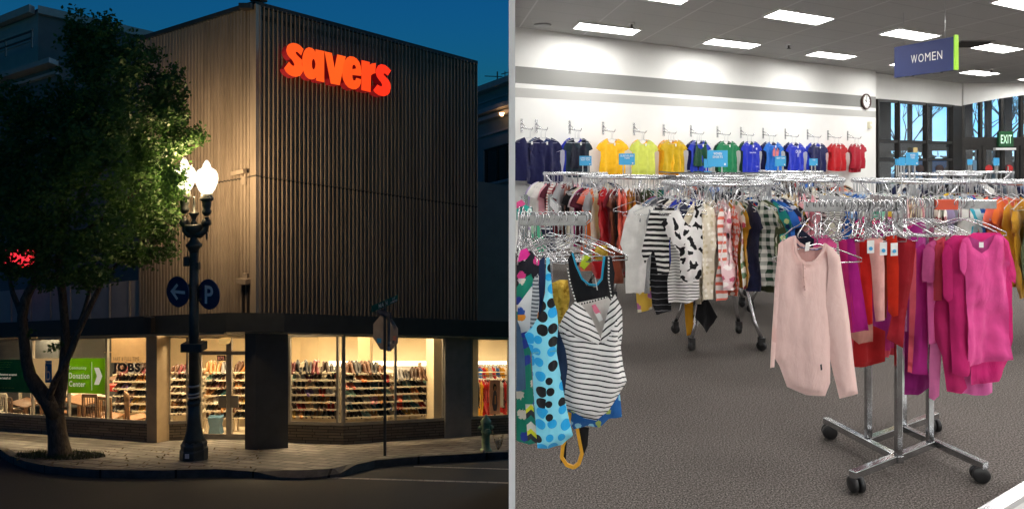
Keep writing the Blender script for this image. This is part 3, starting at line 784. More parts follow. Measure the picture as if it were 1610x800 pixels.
racks = [
 ((1.68, 5.75), .42, 'the round rack with the cow print shirt', 'round rack with the cow print shirt hanging at its front', 'garments on the round rack with the cow print shirt', 170, 380,
  'magenta,white,denim blue,tweed,long:charcoal,black and white striped,blouse:black,tee:royal blue,blouse:white,lace cream,blouse:lace cream,cream,tank:cream,coral striped,pink print,coral dotted,white floral,mustard,green checked,green print,blouse:olive,camouflage green,teal print,blouse:blue floral,blue,navy floral,navy print,slate,grey floral,black and white striped,long:grey floral,black,floral striped,blouse:floral striped,long:black print,tee:white'),
 ((1.30, 7.8), .5, 'the round rack of sorted colours', 'round rack of rainbow sorted sleeveless tops near the partition', 'garments on the round rack of sorted colours', 175, 372,
  'tank:navy,black,tank:cream,tank:beige,tank:cream,white,magenta,maroon,dress:coral,tank:orange,tank:yellow,dress:red,dark red,dress:rust,coral,tank:mustard,brown,olive,dress:olive,tank:green,dress:green,teal,dress:teal,aqua,denim blue,dress:blue,denim blue,blue,dress:royal blue,navy,dress:navy,purple,navy,tank:purple,long:navy,black'),
 ((.86, 9.5), .42, 'the far left round rack', 'small far round rack close to the partition below navy tops', 'garments on the far left round rack', 170, 350,
  'charcoal,lavender,white,cream,white,pink,maroon,red striped,dark red,rust,pink,pink,cream,tee:blue print,navy,black,tank:white,cream,navy,grey,white,black'),
 ((2.85, 10.0), .44, 'the round rack under the green top', 'far round rack under the green and blue wall tops', 'garments on the round rack under the green top', 180, 360,
  'navy,white,pink print,grey,tan print,coral,teal,blue print,white,black,navy,cream,rust,green,white,grey'),
 ((2.16, 7.5), .48, 'the mirror topped rack', 'round rack with a flat glass top behind the cow print shirt', 'garments on the mirror topped rack', 180, 362,
  'purple,navy,tan print,pink,coral,white,cream,rust,pink print,grey,white,black,navy floral,green print,teal,white,grey,slate,lavender,cream,white,navy,black print,white,tan print'),
 ((3.36, 8.3), .45, 'the round rack under the red tops', 'round rack of dark prints under the red wall tops', 'garments on the round rack under the red tops', 178, 368,
  'navy print,navy,navy print,slate,navy floral,navy,charcoal,black,navy print,charcoal,blouse:white,blouse:cream,black,navy,orange,coral,tan print,black print,black,tan print,brown,beige,trousers:red,trousers:denim blue,trousers:blue'),
 ((4.3, 10.8), .45, 'the farthest rack by the wall end', 'farthest round rack by the end of the striped wall', 'garments on the farthest rack by the wall end', 190, 350,
  'black,aqua,blue,black print,white,brown,red,denim blue,blue,navy,grey,white,pink,navy'),
 ((2.72, 6.75), .43, 'the rack behind the pale pink shirt', 'round rack half hidden behind the pale pink long sleeved shirt', 'garments on the rack behind the pale pink shirt', 176, 366,
  'black,black print,floral striped,white,red striped,blouse:black,white,mustard dotted,blouse:mustard dotted,tan print,pink,black and white striped,blouse:thin striped,thin striped,white,yellow,grey,white floral,teal,pink print,grey,white,navy,tan print'),
 ((3.62, 6.35), .47, 'the wide rack below the windows', 'wide round rack crowded with hangers in front of the windows', 'garments on the wide rack below the windows', 176, 368,
  'blue print,blouse:blue print,blue,blue print,white,mint,green print,yellow,cream,pink print,tan print,cream,pink,white floral,lavender,white,aqua,blue print,green print,black,blouse:black,charcoal,black print,cream,tan print,blouse:rust,rust,blouse:yellow,mustard,yellow'),
 ((5.5, 9.0), .45, 'the rack of navy tops', 'round rack of navy tops in front of the entrance doors', 'garments on the rack of navy tops', 180, 360,
  'navy,navy print,navy,charcoal,navy,black,navy,navy print,slate,navy,charcoal,navy,black,navy print'),
 ((7.0, 10.6), .48, 'the farthest rack by the doors', 'farthest round rack by the entrance doors', 'garments on the farthest rack by the doors', 190, 350,
  'navy,black,navy,grey,white,slate,navy,denim blue,navy,charcoal,black,navy'),
 ((4.48, 5.9), .47, 'the right edge rack', 'round rack of bright tops cut by the right edge', 'garments on the right edge rack', 158, 345,
  'long:cream,charcoal,magenta,hot pink,coral,coral,orange,mustard,blouse:mustard,olive,blouse:mint,blouse:slate,navy,blouse:denim blue,aqua,blouse:royal blue,royal blue,blouse:royal blue,navy,long:navy,black,blouse:black,black,charcoal,navy,black'),
]
for k, (c, r, nm, lb, gp, a0, a1, it) in enumerate(racks):
    round_rack((c[0], c[1], 0), r, lb, k); fill_rack((c[0], c[1], 0), r, nm, L(it), a0, a1, gp, 100 + k)
# back halves of the rings that show: bare hangers
hp = thing('empty_hanger', 'bare hanger', 'hanger', (0, 0, -50), 0, 'bare hangers on the racks')
me2 = hanger_mb(drop=.13).mesh('wire'); me2.materials.append(chrome_w); _o = bpy.data.objects.new('wire', me2); col.objects.link(_o); _o.parent = hp
for k, (c, r, nm, lb, gp, a0, a1, it) in enumerate(racks):
    rr = random.Random(k + 55); n = 17
    for i in range(n):
        a = R(a1 - 360 + (a0 - a1 + 360) * (i + .5) / n + rr.uniform(-3, 3)) if a1 - a0 < 330 else 0
        dup(hp, V((c[0] + math.cos(a) * r, c[1] + math.sin(a) * r, 1.3165)), (0, 0, a + R(rr.uniform(-14, 14))), f'bare chrome hanger on the back of {nm}', f'bare hangers on the back of {nm}')
# glass top on the mirror topped rack
c = racks[4][0]; m = MB(); m.box((c[0] - .52, c[1] - .3, 1.352), (c[0] + .5, c[1] + .3, 1.364))
tag(m.build('glass_topper', plain('smoked_mirror', (.12, .13, .14), .06, .9)), 'flat dark glass shelf lying on a rack ring', 'shelf')
# ---- blue rack signs
blue = plain('sign_blue', (.045, .36, .68), .5, 0, .05)
def rack_sign(u, v, w, h, Y, lines, label, zb=1.31, m_=None):
    s = Y / F; p = P(u, v, Y); w *= s; h *= s
    r = thing('rack_sign', label, 'sign', V((p.x, p.y, zb)), 0, 'blue signs standing on the racks')
    m = MB(); m.box((p.x - w / 2, Y - .006, p.z - h / 2), (p.x + w / 2, Y + .006, p.z + h / 2)); b = m.build('board', m_ or blue, r, bevel=.002)
    for k in (-.22, .22):
        m = MB(); m.bar((p.x + w * k, Y, zb), (p.x + w * k, Y, p.z - h / 2), .012, .006); m.build('stem', steel, r)
    n = len(lines)
    if n:
        m = MB()
        for i, t_ in enumerate(lines):
            lw = w * min(.82, .082 * len(t_)); z = p.z + h * .32 - (i + .5) * h * .2
            m.text(t_, (p.x - lw / 2, Y - .007, z), (1, 0, 0), (0, 0, 1), lw, h * .15, 0, .002, .02)
        m.build('lettering', letter, b)
    m = MB(); m.box((p.x + w * .32, Y - .009, p.z - h * .4), (p.x + w * .4, Y - .006, p.z - h * .28)); m.build('corner_mark', letter, b)
rack_sign(920.5, 253, 19, 15, 9.0, ['LONG SLEEVE', 'KNIT TOPS'], 'small blue sign in front of the second wall top from the partition')
rack_sign(985.5, 250.5, 25, 18, 7.3, ['SLEEVELESS', 'TOPS'], 'blue sleeveless tops sign in front of the yellow wall tops')
rack_sign(1128, 249.5, 32, 26, 7.25, ['WOVEN', 'SHIRTS'], 'largest blue sign reading woven shirts')
rack_sign(1113, 257, 12, 14, 9.6, [], 'tiny blue sign peeking out left of the woven shirts sign')
rack_sign(1227, 253.5, 17, 16, 7.9, ['KNIT TOPS'], 'blue sign in front of the bright blue picture shirt')
rack_sign(1279, 255, 13, 11, 8.3, ['TOPS'], 'little blue sign in front of the navy wall top')
rack_sign(1434, 250, 19, 20, 6.2, ['WOVEN', 'TOPS'], 'blue sign in front of the window, right one of three')
rack_sign(1419, 254, 11, 13, 6.8, [], 'blue sign in front of the window, middle one of three')
rack_sign(1411, 255, 7, 10, 7.4, [], 'blue sign in front of the window, left one of three')
rack_sign(1525, 255, 8, 9, 9.0, [], 'small blue sign in front of the left entrance door')
rack_sign(1566.5, 254.5, 9, 12, 9.2, [], 'small blue sign in front of the right entrance doors')

# ------------------------------------------------------------------ tops on the striped wall
ang = math.atan2(wn.x, -wn.y)
WPR = {'tee': PR['tee', 0], 'tank': PR['tank', 0], 'tunic': PR['blouse', 1], 'long': PR['long', 0]}
wp = {}
for i in range(3): wp['tee', i] = proto('wall_tee', tee(.20, .60 + .02 * i, .15, 52 + 4 * i, cuff=.085), 61 + i, .018, .022, .022)
wp['tunic', 0] = proto('wall_tee', tee(.23, .68, .15, 60, hemcurve=.06, hem=.29), 71, .02, .035, .022)
wp['tank', 0] = proto('wall_tee', tee(.15, .5, 0, sw=.12, nw=.085, nd=.17), 72, .016, .02, .022)
wp['long', 0] = proto('wall_tee', longsleeve(.66), 73, .018, .025, .022)
wall_m = {k: cloth(v) for k, v in dict(navy='#10133f', royal='#1226a0', black='#0c0f24', slate='#1b2c38', dkblue='#1c3668', yellow='#f2b81c', amber='#dd9312', lime='#cfd65e', gold='#c9a414', cream='#cdbf95',
    dgreen='#0d4028', green='#12774b', blue='#1d36b4', sky='#1468c8', cobalt='#1b2fb4', dnavy='#11164a', red='#b3121d', crimson='#a3142a').items()}
white_ink = plain('shirt_print_white', (.75, .75, .78), .8); tagm = plain('paper_tag', (.8, .8, .78), .7)
pic_a = plain('print_navy', (.02, .03, .1), .8); pic_b = plain('print_pink', (.7, .2, .22), .8)
rowdef = [
 (812, [('long', 'navy', 0)], 'navy top cut off by the partition edge'),
 (858, [('tee', 'dkblue', -.06), ('tunic', 'navy', 0)], 'flowing dark navy tunic'),
 (911, [('tee', 'royal', -.05), ('tee', 'slate', .0), ('tank', 'black', .01)], 'royal blue top with black front panel'),
 (964, [('tee', 'amber', .03), ('tee', 'yellow', 0)], 'bright yellow tee'),
 (1013, [('tee', 'yellow', .02), ('tank', 'cream', .03), ('tee', 'lime', 0)], 'pale lime tee'),
 (1060, [('tee', 'amber', -.1), ('tee', 'yellow', -.06), ('tee', 'gold', .02)], 'dark mustard yellow tee'),
 (1103, [('tee', 'dnavy', -.06), ('tee', 'blue', -.02), ('tank', 'dgreen', .03)], 'blue top under a dark green tank'),
 (1145, [('tee', 'dgreen', -.03), ('tee', 'green', 0)], 'emerald green tee'),
 (1182, [('tee', 'dgreen', -.06), ('tee', 'cobalt', .02)], 'royal blue tee with a small chest print'),
 (1217, [('tee', 'dnavy', -.08), ('tee', 'sky', .02)], 'bright blue tee with a colourful picture'),
 (1252, [('tee', 'dnavy', -.06), ('tee', 'cobalt', .02)], 'cobalt blue tee with two white words'),
 (1287, [('tee', 'blue', -.08), ('tee', 'dnavy', .02)], 'dark navy tee over a royal blue one'),
 (1319, [('tee', 'red', -.06), ('tee', 'red', .02)], 'bright red tee'),
 (1350, [('tee', 'crimson', -.05), ('tee', 'crimson', .04)], 'crimson red tee at the end of the wall row'),
]
for k, (u, lay, lb) in enumerate(rowdef):
    base = wall_pt(u, 250, .27) - wn * .27; base.z = 0
    if k == 0: base = W0 + wa * .12
    r = thing('wall_hook', f'chrome hook bracket holding the {lb}', 'wall hook', base + V((0, 0, 1.93)), 0, 'chrome brackets on the striped wall')
    b0 = base + V((0, 0, 1.98)); m = MB(); m.bar(b0 + wn * .006 + V((0, 0, -.06)), b0 + wn * .006 + V((0, 0, .16)), .045, .008, wn); m.build('plate', chrome, r)
    m = MB(); m.tube([b0 + wn * .01 + V((0, 0, .02)), b0 + wn * .15 + V((0, 0, -.005)), b0 + wn * .3 + V((0, 0, -.02)), b0 + wn * .33 + V((0, 0, .02))], .008, 6); m.tube([b0 + wn * .01 + V((0, 0, .09)), b0 + wn * .16 + V((0, 0, 0))], .007, 6); m.build('arm', chrome, r)
    n = len(lay)
    for j, (kd, cn, dx) in enumerate(lay):
        off = .20 + .06 * j / max(1, n - 1) if n > 1 else .25
        p = b0 + wn * off + wa * dx * (.7 if not j == n - 1 else 0) + V((0, 0, .006 - off * .06))
        front = j == n - 1
        words = {'navy': 'navy', 'royal': 'royal blue', 'black': 'black', 'slate': 'dark slate', 'dkblue': 'dark blue', 'yellow': 'yellow', 'amber': 'amber', 'lime': 'lime', 'gold': 'mustard', 'cream': 'cream', 'dgreen': 'dark green', 'green': 'green', 'blue': 'royal blue', 'sky': 'bright blue', 'cobalt': 'cobalt blue', 'dnavy': 'dark navy', 'red': 'red', 'crimson': 'crimson'}
        l2 = f'{lb}, on the wall hook' if front and n == 1 else (f'{lb}, front of its wall hook' if front else f'{words[cn]} top hidden behind the {lb}' + (', rearmost' if n > 2 and j == 0 else ''))
        key = (kd, rnd.randrange(3) if kd == 'tee' else 0)
        g = dup(wp[key], p, (0, 0, ang), l2, 'tops hung along the striped wall', {'garment': wall_m[cn]}); g['category'] = 'top'; g.name = 'wall_tee'; g.scale = (rnd.uniform(1.22, 1.34) if front else 1.18, 1.0, rnd.uniform(.92, 1.02))
        B = g.matrix_basis
        if front:
            B = Matrix.Translation(g.location) @ Matrix.Rotation(ang, 4, 'Z')
            def q(x, z, y=-.05): return B @ V((x, y, z - .03))
            xa = wa
            m = MB(); m.prism([q(-.016, -.215), q(.016, -.215), q(.016, -.165), q(-.016, -.165)], wn * .002); m.build('price_tag', tagm, g)
            if k == 10:
                m = MB(); m.text('CRUSH', q(-.09, -.32, -.055), wa, (0, 0, 1), .18, .065, 0, .004, .02); m.text('IT', q(-.035, -.4, -.055), wa, (0, 0, 1), .07, .065, 0, .004, .02); m.build('chest_print', white_ink, g)
            if k == 8:
                m = MB(); m.text('TEAM WORK', q(-.13, -.33, -.055), wa, (0, 0, 1), .2, .025, 0, .004, .03); m.lathe([(.022, 0), (.022, .004)], 14, q(.09, -.24, -.052), M=MW); m.text('ONE', q(.06, -.6, -.055), wa, (0, 0, 1), .08, .02, 0, .004); m.build('chest_print', white_ink, g)
            if k == 9:
                for (pts, mm) in (([(-.1, -.38), (-.02, -.4), (-.02, -.25), (-.06, -.2), (-.1, -.28)], pic_b), ([(.0, -.4), (.07, -.38), (.1, -.27), (.05, -.22), (0, -.3)], pic_b), ([(-.11, -.27), (-.03, -.24), (-.05, -.2)], pic_a), ([(.03, -.3), (.12, -.25), (.06, -.2)], pic_a)):
                    m = MB(); m.prism([q(x, z, -.056) for x, z in pts], wn * .003); m.build('chest_print', mm, g)
# denim shorts low on the wall
bq = W0 + wa * .2 + V((0, 0, 1.05)) + wn * .2
g = dup(PR['trousers', 0], bq, (0, 0, ang), 'faded denim shorts hanging low on the wall beside the partition', 'x', {'garment': FB['denim blue']}); g['category'] = 'shorts'; g.name = 'denim_shorts'; g.scale = (.9, 1, .42); del g['group']
m = MB(); m.tube([bq - wn * .19 + V((0, 0, .03)), bq + V((0, 0, .0)), bq + wn * .05], .008, 6); tag(m.build('wall_peg', chrome), 'short chrome peg low on the wall holding denim shorts', 'wall hook')
# ================================================================== NEAR RACKS AND THE GARMENTS FACING US
def px_sheet(root, name, poly, mat, yaw=0, res=.014, thick=.012, fold=.014, seed=1, off=0.0, fx=12, rim=.03, fz=1.3, wrinkle=.35):
    """cloth part cut to an outline, hanging in the plane of its thing (yaw about the vertical)"""
    o = V(root.location); nn = V((math.sin(yaw), -math.cos(yaw), 0)); ax = V((math.cos(yaw), math.sin(yaw), 0))
    pts = []
    for u, v in poly:
        p = hitp(u, v, o + nn * off, nn); pts.append(((p - o).dot(ax), p.z - o.z))
    vs, fs = sheet(pts, res, seed, thick, fold, fx, fz, rim, 0, wrinkle)
    me = bpy.data.meshes.new(name); me.from_pydata([V((x, y - off, z)) for x, y, z in vs], [], fs); me.update()
    me.polygons.foreach_set('use_smooth', [True] * len(fs)); me.materials.append(mat)
    ob = bpy.data.objects.new(name, me); col.objects.link(ob); ob.parent = root
    return ob
def px_thing(name, label, cat, group, u, v, Y, yaw=0):
    return thing(name, label, cat, P(u, v, Y), yaw, group)
def add_hanger(root, hook, w=.19, r=.0026, drop=.085, yaw=None, mat=None):
    """hanger part hooked at a world point, turned like its garment"""
    y = root.rotation_euler.z if yaw is None else yaw
    m = hanger_mb(Matrix.Translation(V(hook)) @ Matrix.Rotation(y, 4, 'Z'), w, r, 6, drop=drop, hook=.02)
    return m.build('hanger', mat or chrome, root)
def px_band(root, name, line, wpx, mat, Y, th=.006, off=0.0):
    m = MB(); pts = [P(u, v, Y - off) for u, v in line]
    for a, b in zip(pts, pts[1:]): m.bar(a, b + (b - a) * .03, th, wpx * Y / F, (0, -1, .001) if False else (0, 1, 0))
    m.v = [p for p in m.v]
    return m.build(name, mat, root)

# ---- right four way rack
def fpz(u, v, z): Y = F * (ZC - z) / (v - V0); return P(u, v, Y)
def four_way(label, pts, arms, ztop=1.275, stuff=None):
    """pts: inner corners P1..P4 and caster ends; arms: list of (corner index, end point)"""
    c = sum((pts[k] for k in ('p1', 'p2', 'p3', 'p4')), V((0, 0, 0))) / 4; c.z = 0
    r = thing('four_way_rack', label, 'clothes rack', c, 0, 'chrome four way racks')
    for s, e in (('a', 'p2'), ('b', 'p3'), ('c', 'p4'), ('d', 'p1')):
        m = MB(); m.bar(pts[s], pts[e] + (pts[e] - pts[s]).normalized() * .018, .034, .034)
        bar = m.build('base_bar', steel_b, r, bevel=.003)
        d = (pts[s] - pts[e]).normalized(); q = pts[s] - d * .03; m = MB(); q = V((q.x, q.y, .042))
        tx = V((-d.y, d.x, 0)); MM = Matrix.Translation(q) @ Matrix(((d.x, tx.x, 0, 0), (d.y, tx.y, 0, 0), (0, 0, 1, 0), (0, 0, 0, 1))) @ Matrix.Rotation(R(62), 4, 'Z') @ Matrix.Rotation(R(90), 4, 'X')
        for o in (-.016, .016):
            m.lathe([(.01, o - .012), (.032, o - .012), (.038, o - .006), (.038, o + .006), (.032, o + .012), (.01, o + .012)], 20, M=MM)
        m.bar(q + V((0, 0, 0)), q + V((0, 0, .042)), .026, .05, d); m.build('caster', black_rubber, bar)
    for k in ('p1', 'p2', 'p3', 'p4'):
        m = MB(); p = pts[k]; m.bar(p + V((0, 0, .018)), V((p.x, p.y, ztop + .03)), .028, .028, (0, 1, 0)); m.build('post', steel_b, r, bevel=.003)
    for k, e, mm in arms:
        p = pts[k]; m = MB(); m.bar(V((p.x, p.y, ztop)) + (e - V((p.x, p.y, e.z))).normalized() * .015, e, .014, .044); m.build('arm', mm, r, bevel=.002)
    return r
t = NT('polished_chrome').set(.2, 1); co = t.coord(); t.base(t.ramp(t.noise(co, 14, 4), [(.3, (.34, .35, .36)), (.7, (.58, .59, .61))])); steel_b = t.mat
red_pl = plain('red_arm_cover', (.62, .09, .04), .4)
zb = .09
pts = dict(p1=fpz(1365, 692, zb), p2=fpz(1412.5, 720, zb), p3=fpz(1462, 698, zb), p4=fpz(1420, 672, zb),
           a=fpz(1298, 660, zb), b=fpz(1340, 746, zb), c=fpz(1550, 732, zb), d=fpz(1472, 652, zb))
za = 1.275; p1, p2, p3, p4 = (pts[k] for k in ('p1', 'p2', 'p3', 'p4'))
four_way('chrome four way rack on casters holding pink and red clothes', pts,
         [('p2', V((1.365, 3.27, za)), steel_b), ('p3', V((2.4, 3.47, za)), steel_b), ('p1', V((1.77, 4.02, za)), steel_b), ('p4', V((2.08, 4.05, za)), steel_b)])
m = MB(); m.bar((p3.x + .02, p3.y - .006, za), (p3.x + .13, p3.y - .006, za), .02, .05); tag(m.build('arm_cover', red_pl), 'red plastic sleeve on the right arm of the pink rack', 'sleeve')

# pale pink henley
r = px_thing('henley_shirt', 'pale pink long sleeved henley facing the aisle', 'top', None, 1272, 372, 3.12)
hen = cloth('#e4bcb5', 'heather', '#f2d6d0')
px_sheet(r, 'body', [(1249.5, 370), (1251, 397), (1258, 407), (1267.5, 413), (1277, 412), (1284, 408), (1293, 395), (1297.5, 382), (1306, 392), (1312, 420), (1302, 478), (1303, 540), (1304, 600), (1296, 621), (1266, 620), (1240, 610), (1228, 577), (1219, 563), (1222, 480), (1226, 420), (1230, 379), (1240, 373)], hen, res=.011, thick=.010, fold=.022, seed=5, fx=9, wrinkle=.3)
px_sheet(r, 'sleeve', [(1297.5, 382), (1310, 391), (1320, 403), (1330, 470), (1341, 547), (1350, 619), (1335, 624), (1321, 627), (1312, 590), (1300, 535), (1297, 480), (1302, 420)], hen, res=.011, thick=.014, fold=.016, seed=6, off=.016, fx=14)
px_sheet(r, 'sleeve', [(1231, 377), (1233, 400), (1227, 470), (1222, 520), (1219, 578), (1212, 579), (1214, 540), (1219, 440), (1224, 384)], hen, res=.011, thick=.02, fold=.012, seed=7, off=.006)
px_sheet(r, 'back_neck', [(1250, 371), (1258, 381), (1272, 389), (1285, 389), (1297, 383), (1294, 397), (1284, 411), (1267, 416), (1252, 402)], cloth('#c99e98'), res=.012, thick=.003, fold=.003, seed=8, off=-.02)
px_band(r, 'neck_trim', [(1250, 380), (1256, 386.5), (1268, 391.5), (1283, 392.5), (1292, 390)], 4.5, cloth('#2a2c52', 'floral', '#8b8fb8', .4), 3.12, .003, -.012)
px_band(r, 'collar', [(1249.5, 371), (1251.5, 397), (1258.5, 408), (1267.5, 414), (1277, 413), (1285, 408), (1294, 395), (1297.5, 383)], 2.6, hen, 3.12, .01, .022)
px_band(r, 'placket', [(1263, 414), (1264, 434), (1266, 456)], 5, hen, 3.12, .004, .032)
m = MB()
for v in (422, 436, 450):
    p = P(1264.5, v, 3.084); m.lathe([(.004, 0), (.004, .003)], 10, p, M=Matrix.Rotation(R(90), 4, 'X'))
m.build('button', cloth('#c08f88'), r)
m = MB(); q = [P(u, v, 3.11) for u, v in ((1267, 382), (1274, 380), (1272, 394), (1265.5, 395))]; m.prism(q, (0, .001, 0)); m.build('price_tag', tagm, r)
m = MB(); q = [P(u, v, 3.065) for u, v in ((1289.5, 573), (1292, 572), (1293, 581), (1290.5, 582))]; m.prism(q, (0, .001, 0)); m.build('side_label', black_metal, r)
add_hanger(r, V((1.37, 3.14, 1.25)), .2, .003, .13)

# trousers, skirts and shorts of the red and pink run
G1 = 'red and pink trousers on the four way rack'
def trouser(label, poly, c, Y, yaw, seed, tagged=None, pat=None, cat='trousers', nm='hanging_trousers'):
    us = [p[0] for p in poly]; vs_ = [p[1] for p in poly]
    r = px_thing(nm, label, cat, G1, sum(us) / len(us), min(vs_), Y - .2, R(yaw))
    px_sheet(r, 'fabric', poly, cloth(c), R(yaw), .016, .012, .018, seed, fx=16, wrinkle=.7)
    add_hanger(r, V((r.location.x, 3.275, za + .026)), .085, .003, .10)
    if tagged:
        (u, v) = tagged; p = P(u, v, Y - .26); m = MB(); m.prism([p + V((x, 0, z)) for x, z in ((-.016, -.03), (.016, -.028), (.016, .03), (-.016, .028))], (0, .001, 0)); tg = m.build('price_tag', tagm, r)
        m = MB(); m.lathe([(.009, 0), (.009, .001)], 10, p + V((0, -.001, -.008)), M=Matrix.Rotation(R(90), 4, 'X')); m.build('blue_mark', blue, tg)
    return r
trouser('dark navy waistband peeking over the henley shoulder', [(1250, 362), (1262, 362), (1280, 376), (1278, 392), (1262, 388), (1250, 380)], '#141a30', 3.46, -20, 11, cat='shorts')
trouser('rose pink skirt behind the henley neck', [(1275, 372), (1300, 370), (1316, 384), (1312, 440), (1280, 430)], '#c84a84', 3.44, -15, 12, cat='skirt', nm='hanging_skirt')
trouser('pale rust shorts low behind the henley sleeve', [(1334, 480), (1372, 490), (1372, 536), (1350, 540), (1338, 530)], '#b98276', 3.56, -20, 13, cat='shorts')
trouser('hot pink narrow trousers beside the henley sleeve', [(1318, 378), (1334, 376), (1338, 440), (1346, 522), (1334, 524), (1326, 460)], '#b8226e', 3.44, -35, 14)
trouser('magenta trousers with a white pocket flash', [(1331, 376), (1343, 374), (1346, 400), (1358, 470), (1366, 519), (1341, 523), (1336, 450)], '#a3127a', 3.42, -30, 15)
trouser('short pink trousers squeezed between magenta and red', [(1343, 379), (1352, 378), (1356, 440), (1352, 470), (1347, 440)], '#d66a8a', 3.47, -40, 16)
trouser('bright red trousers with a paper tag', [(1351, 378), (1367, 377), (1371, 420), (1372, 508), (1366, 511), (1358, 505), (1353, 440)], '#cf2018', 3.43, -28, 17, (1369, 388))
trouser('pale pink denim trousers with a paper tag', [(1363, 375), (1388, 373), (1391, 420), (1391, 503), (1377, 506), (1374, 480), (1370, 420)], '#e4a8a0', 3.40, -22, 18, (1389, 391))
trouser('rust brown trousers behind the pale pink pair', [(1384, 372), (1396, 372), (1397, 440), (1394, 500), (1390, 500), (1390, 420)], '#8e3a20', 3.48, -40, 19)
trouser('orange red trousers with a tilted tag', [(1394, 372), (1410, 370), (1413, 420), (1412, 495), (1404, 498), (1396, 490)], '#d02c12', 3.42, -26, 20, (1406, 392))
trouser('dark red trousers with wide leg', [(1411, 372), (1440, 380), (1436, 430), (1425, 500), (1421, 548), (1408, 541), (1393, 532), (1408, 480), (1412, 420)], '#8e0f1e', 3.44, -18, 21)
trouser('scarlet skirt hanging lowest below the trousers', [(1345, 500), (1392, 520), (1392, 568), (1372, 576), (1342, 577), (1342, 540)], '#9c1418', 3.6, -10, 22, cat='skirt', nm='hanging_skirt')
# pink tops on the right arm
PK = {}
for i in range(4):
    PK[i] = proto('pink_tee', tee(.2 + .012 * i, .70 + .03 * i, .17, 66, cuff=.085, hem=.235 + .01 * i), 81 + i, .026, .032, .022); PR['pk', i] = PK[i]
pinks = [('dark magenta', '#8f1a70'), ('deep pink', '#c22a78'), ('coral pink', '#d8505e'), ('raspberry', '#ab1c5c'), ('fuchsia', '#c41c74')]
for i, (w_, c_) in enumerate(pinks):
    f = i / 4; x = 2.07; a = R(8 + 14 * f)
    g = dup(PK[i % 4], V((x, 3.72 + .26 * f, za + .026)), (rnd.uniform(-.04, .04), rnd.uniform(-.05, .05), a), f'{w_} tee mostly hidden behind the pink run, {nth(i)} on the back arm', 'pink tops on the back arm', {'garment': cloth(c_)})
    g['category'] = 'top'; g.name = 'pink_tee'; g.scale = (.85, 1.0, (.9, .95, .98, .95)[i % 4])
def pink(label, poly, c, Y, seed, yaw=-12, sleeve=None, cat='top'):
    us = [p[0] for p in poly]; vs_ = [p[1] for p in poly]
    r = px_thing('pink_shirt', label, cat, 'pink tops facing us on the right arm', sum(us) / len(us), min(vs_), Y - .15, R(yaw))
    px_sheet(r, 'body', poly, cloth(c), R(yaw), .013, .010, .022, seed, fx=13, wrinkle=.6)
    if sleeve: px_sheet(r, 'sleeve', sleeve, cloth(c), R(yaw), .013, .012, .012, seed + 1, off=.014, fx=14)
    add_hanger(r, V((min(2.38, max(1.86, r.location.x)), 3.44, za + .026)), .15, .0028, .09, R(yaw - 25))
pink('hot pink tee right behind the candy pink one', [(1508, 376), (1530, 366), (1572, 366), (1586, 380), (1599, 430), (1597, 446), (1592, 442), (1595, 530), (1589, 566), (1572, 600), (1528, 606), (1521, 560), (1514, 440)], '#c41f6e', 3.42, 91, 0)
pink('pale pink long hem at the bottom of the pink run', [(1512, 420), (1558, 420), (1561, 617), (1534, 621), (1508, 617), (1506, 520)], '#cf5f9e', 3.50, 93, 0)
pink('long hot pink tee with a hanging sleeve left of the candy pink one', [(1484, 380), (1500, 369), (1522, 371), (1520, 430), (1522, 500), (1525, 590), (1512, 592), (1497, 586), (1492, 480)], '#bd2069', 3.39, 95, -22, [(1481, 400), (1488, 380), (1497, 392), (1498, 468), (1492, 477), (1483, 466)])
pink('raspberry tee with a pointed side hem', [(1474, 400), (1488, 392), (1496, 470), (1506, 560), (1521, 610), (1512, 619), (1488, 614), (1480, 558), (1462, 512), (1472, 470)], '#b01c5e', 3.44, 97, -20)
pink('coral pink tee showing one sleeve', [(1472, 378), (1486, 371), (1490, 400), (1488, 470), (1490, 540), (1478, 542), (1474, 470)], '#cc4658', 3.45, 99, -28, [(1470, 386), (1480, 380), (1482, 430), (1481, 472), (1467, 473), (1468, 430)])
pink('rose tee with a ruffled sleeve', [(1455, 386), (1467, 377), (1476, 380), (1474, 440), (1472, 540), (1460, 540), (1458, 470)], '#c75590', 3.47, 101, -30, [(1452, 392), (1462, 384), (1470, 396), (1469, 440), (1463, 452), (1457, 442), (1450, 444), (1449, 430)])
pink('magenta long tee beside the dark red trousers', [(1438, 392), (1452, 383), (1461, 396), (1460, 500), (1457, 588), (1432, 586), (1436, 480)], '#a8207a', 3.52, 103, -30)
pink('thin coral top squeezed against the red trousers', [(1431, 396), (1441, 390), (1440, 480), (1433, 588), (1426, 586), (1429, 490)], '#d85868', 3.50, 105, -35)
pink('dark magenta top hanging lowest at the left of the pink run', [(1422, 520), (1452, 530), (1463, 610), (1444, 621), (1421, 619)], '#86186a', 3.58, 107, -15)
pink('pale rose sleeve hanging low in the pink run', [(1464, 500), (1476, 500), (1480, 560), (1478, 624), (1470, 631), (1462, 627)], '#cf6da0', 3.46, 109, -20)
r = px_thing('pink_tee', 'candy pink tee facing the aisle at the end of the arm', 'top', None, 1543, 364, 3.21)
px_sheet(r, 'body', [(1514, 377), (1523, 371), (1530, 388), (1543, 398), (1556, 392), (1565, 368), (1579, 372), (1586, 400), (1588, 450), (1590, 520), (1592, 565), (1576, 569), (1558, 574), (1526, 581), (1522, 540), (1520, 480), (1518, 430), (1515, 400)], cloth('#d84a90'), res=.011, thick=.010, fold=.036, seed=31, fx=8, wrinkle=.7)
px_sheet(r, 'sleeve', [(1513, 377), (1520, 384), (1521, 420), (1518, 434), (1511, 424), (1509, 396)], cloth('#d84a90'), res=.012, thick=.012, fold=.012, seed=33, off=.014)
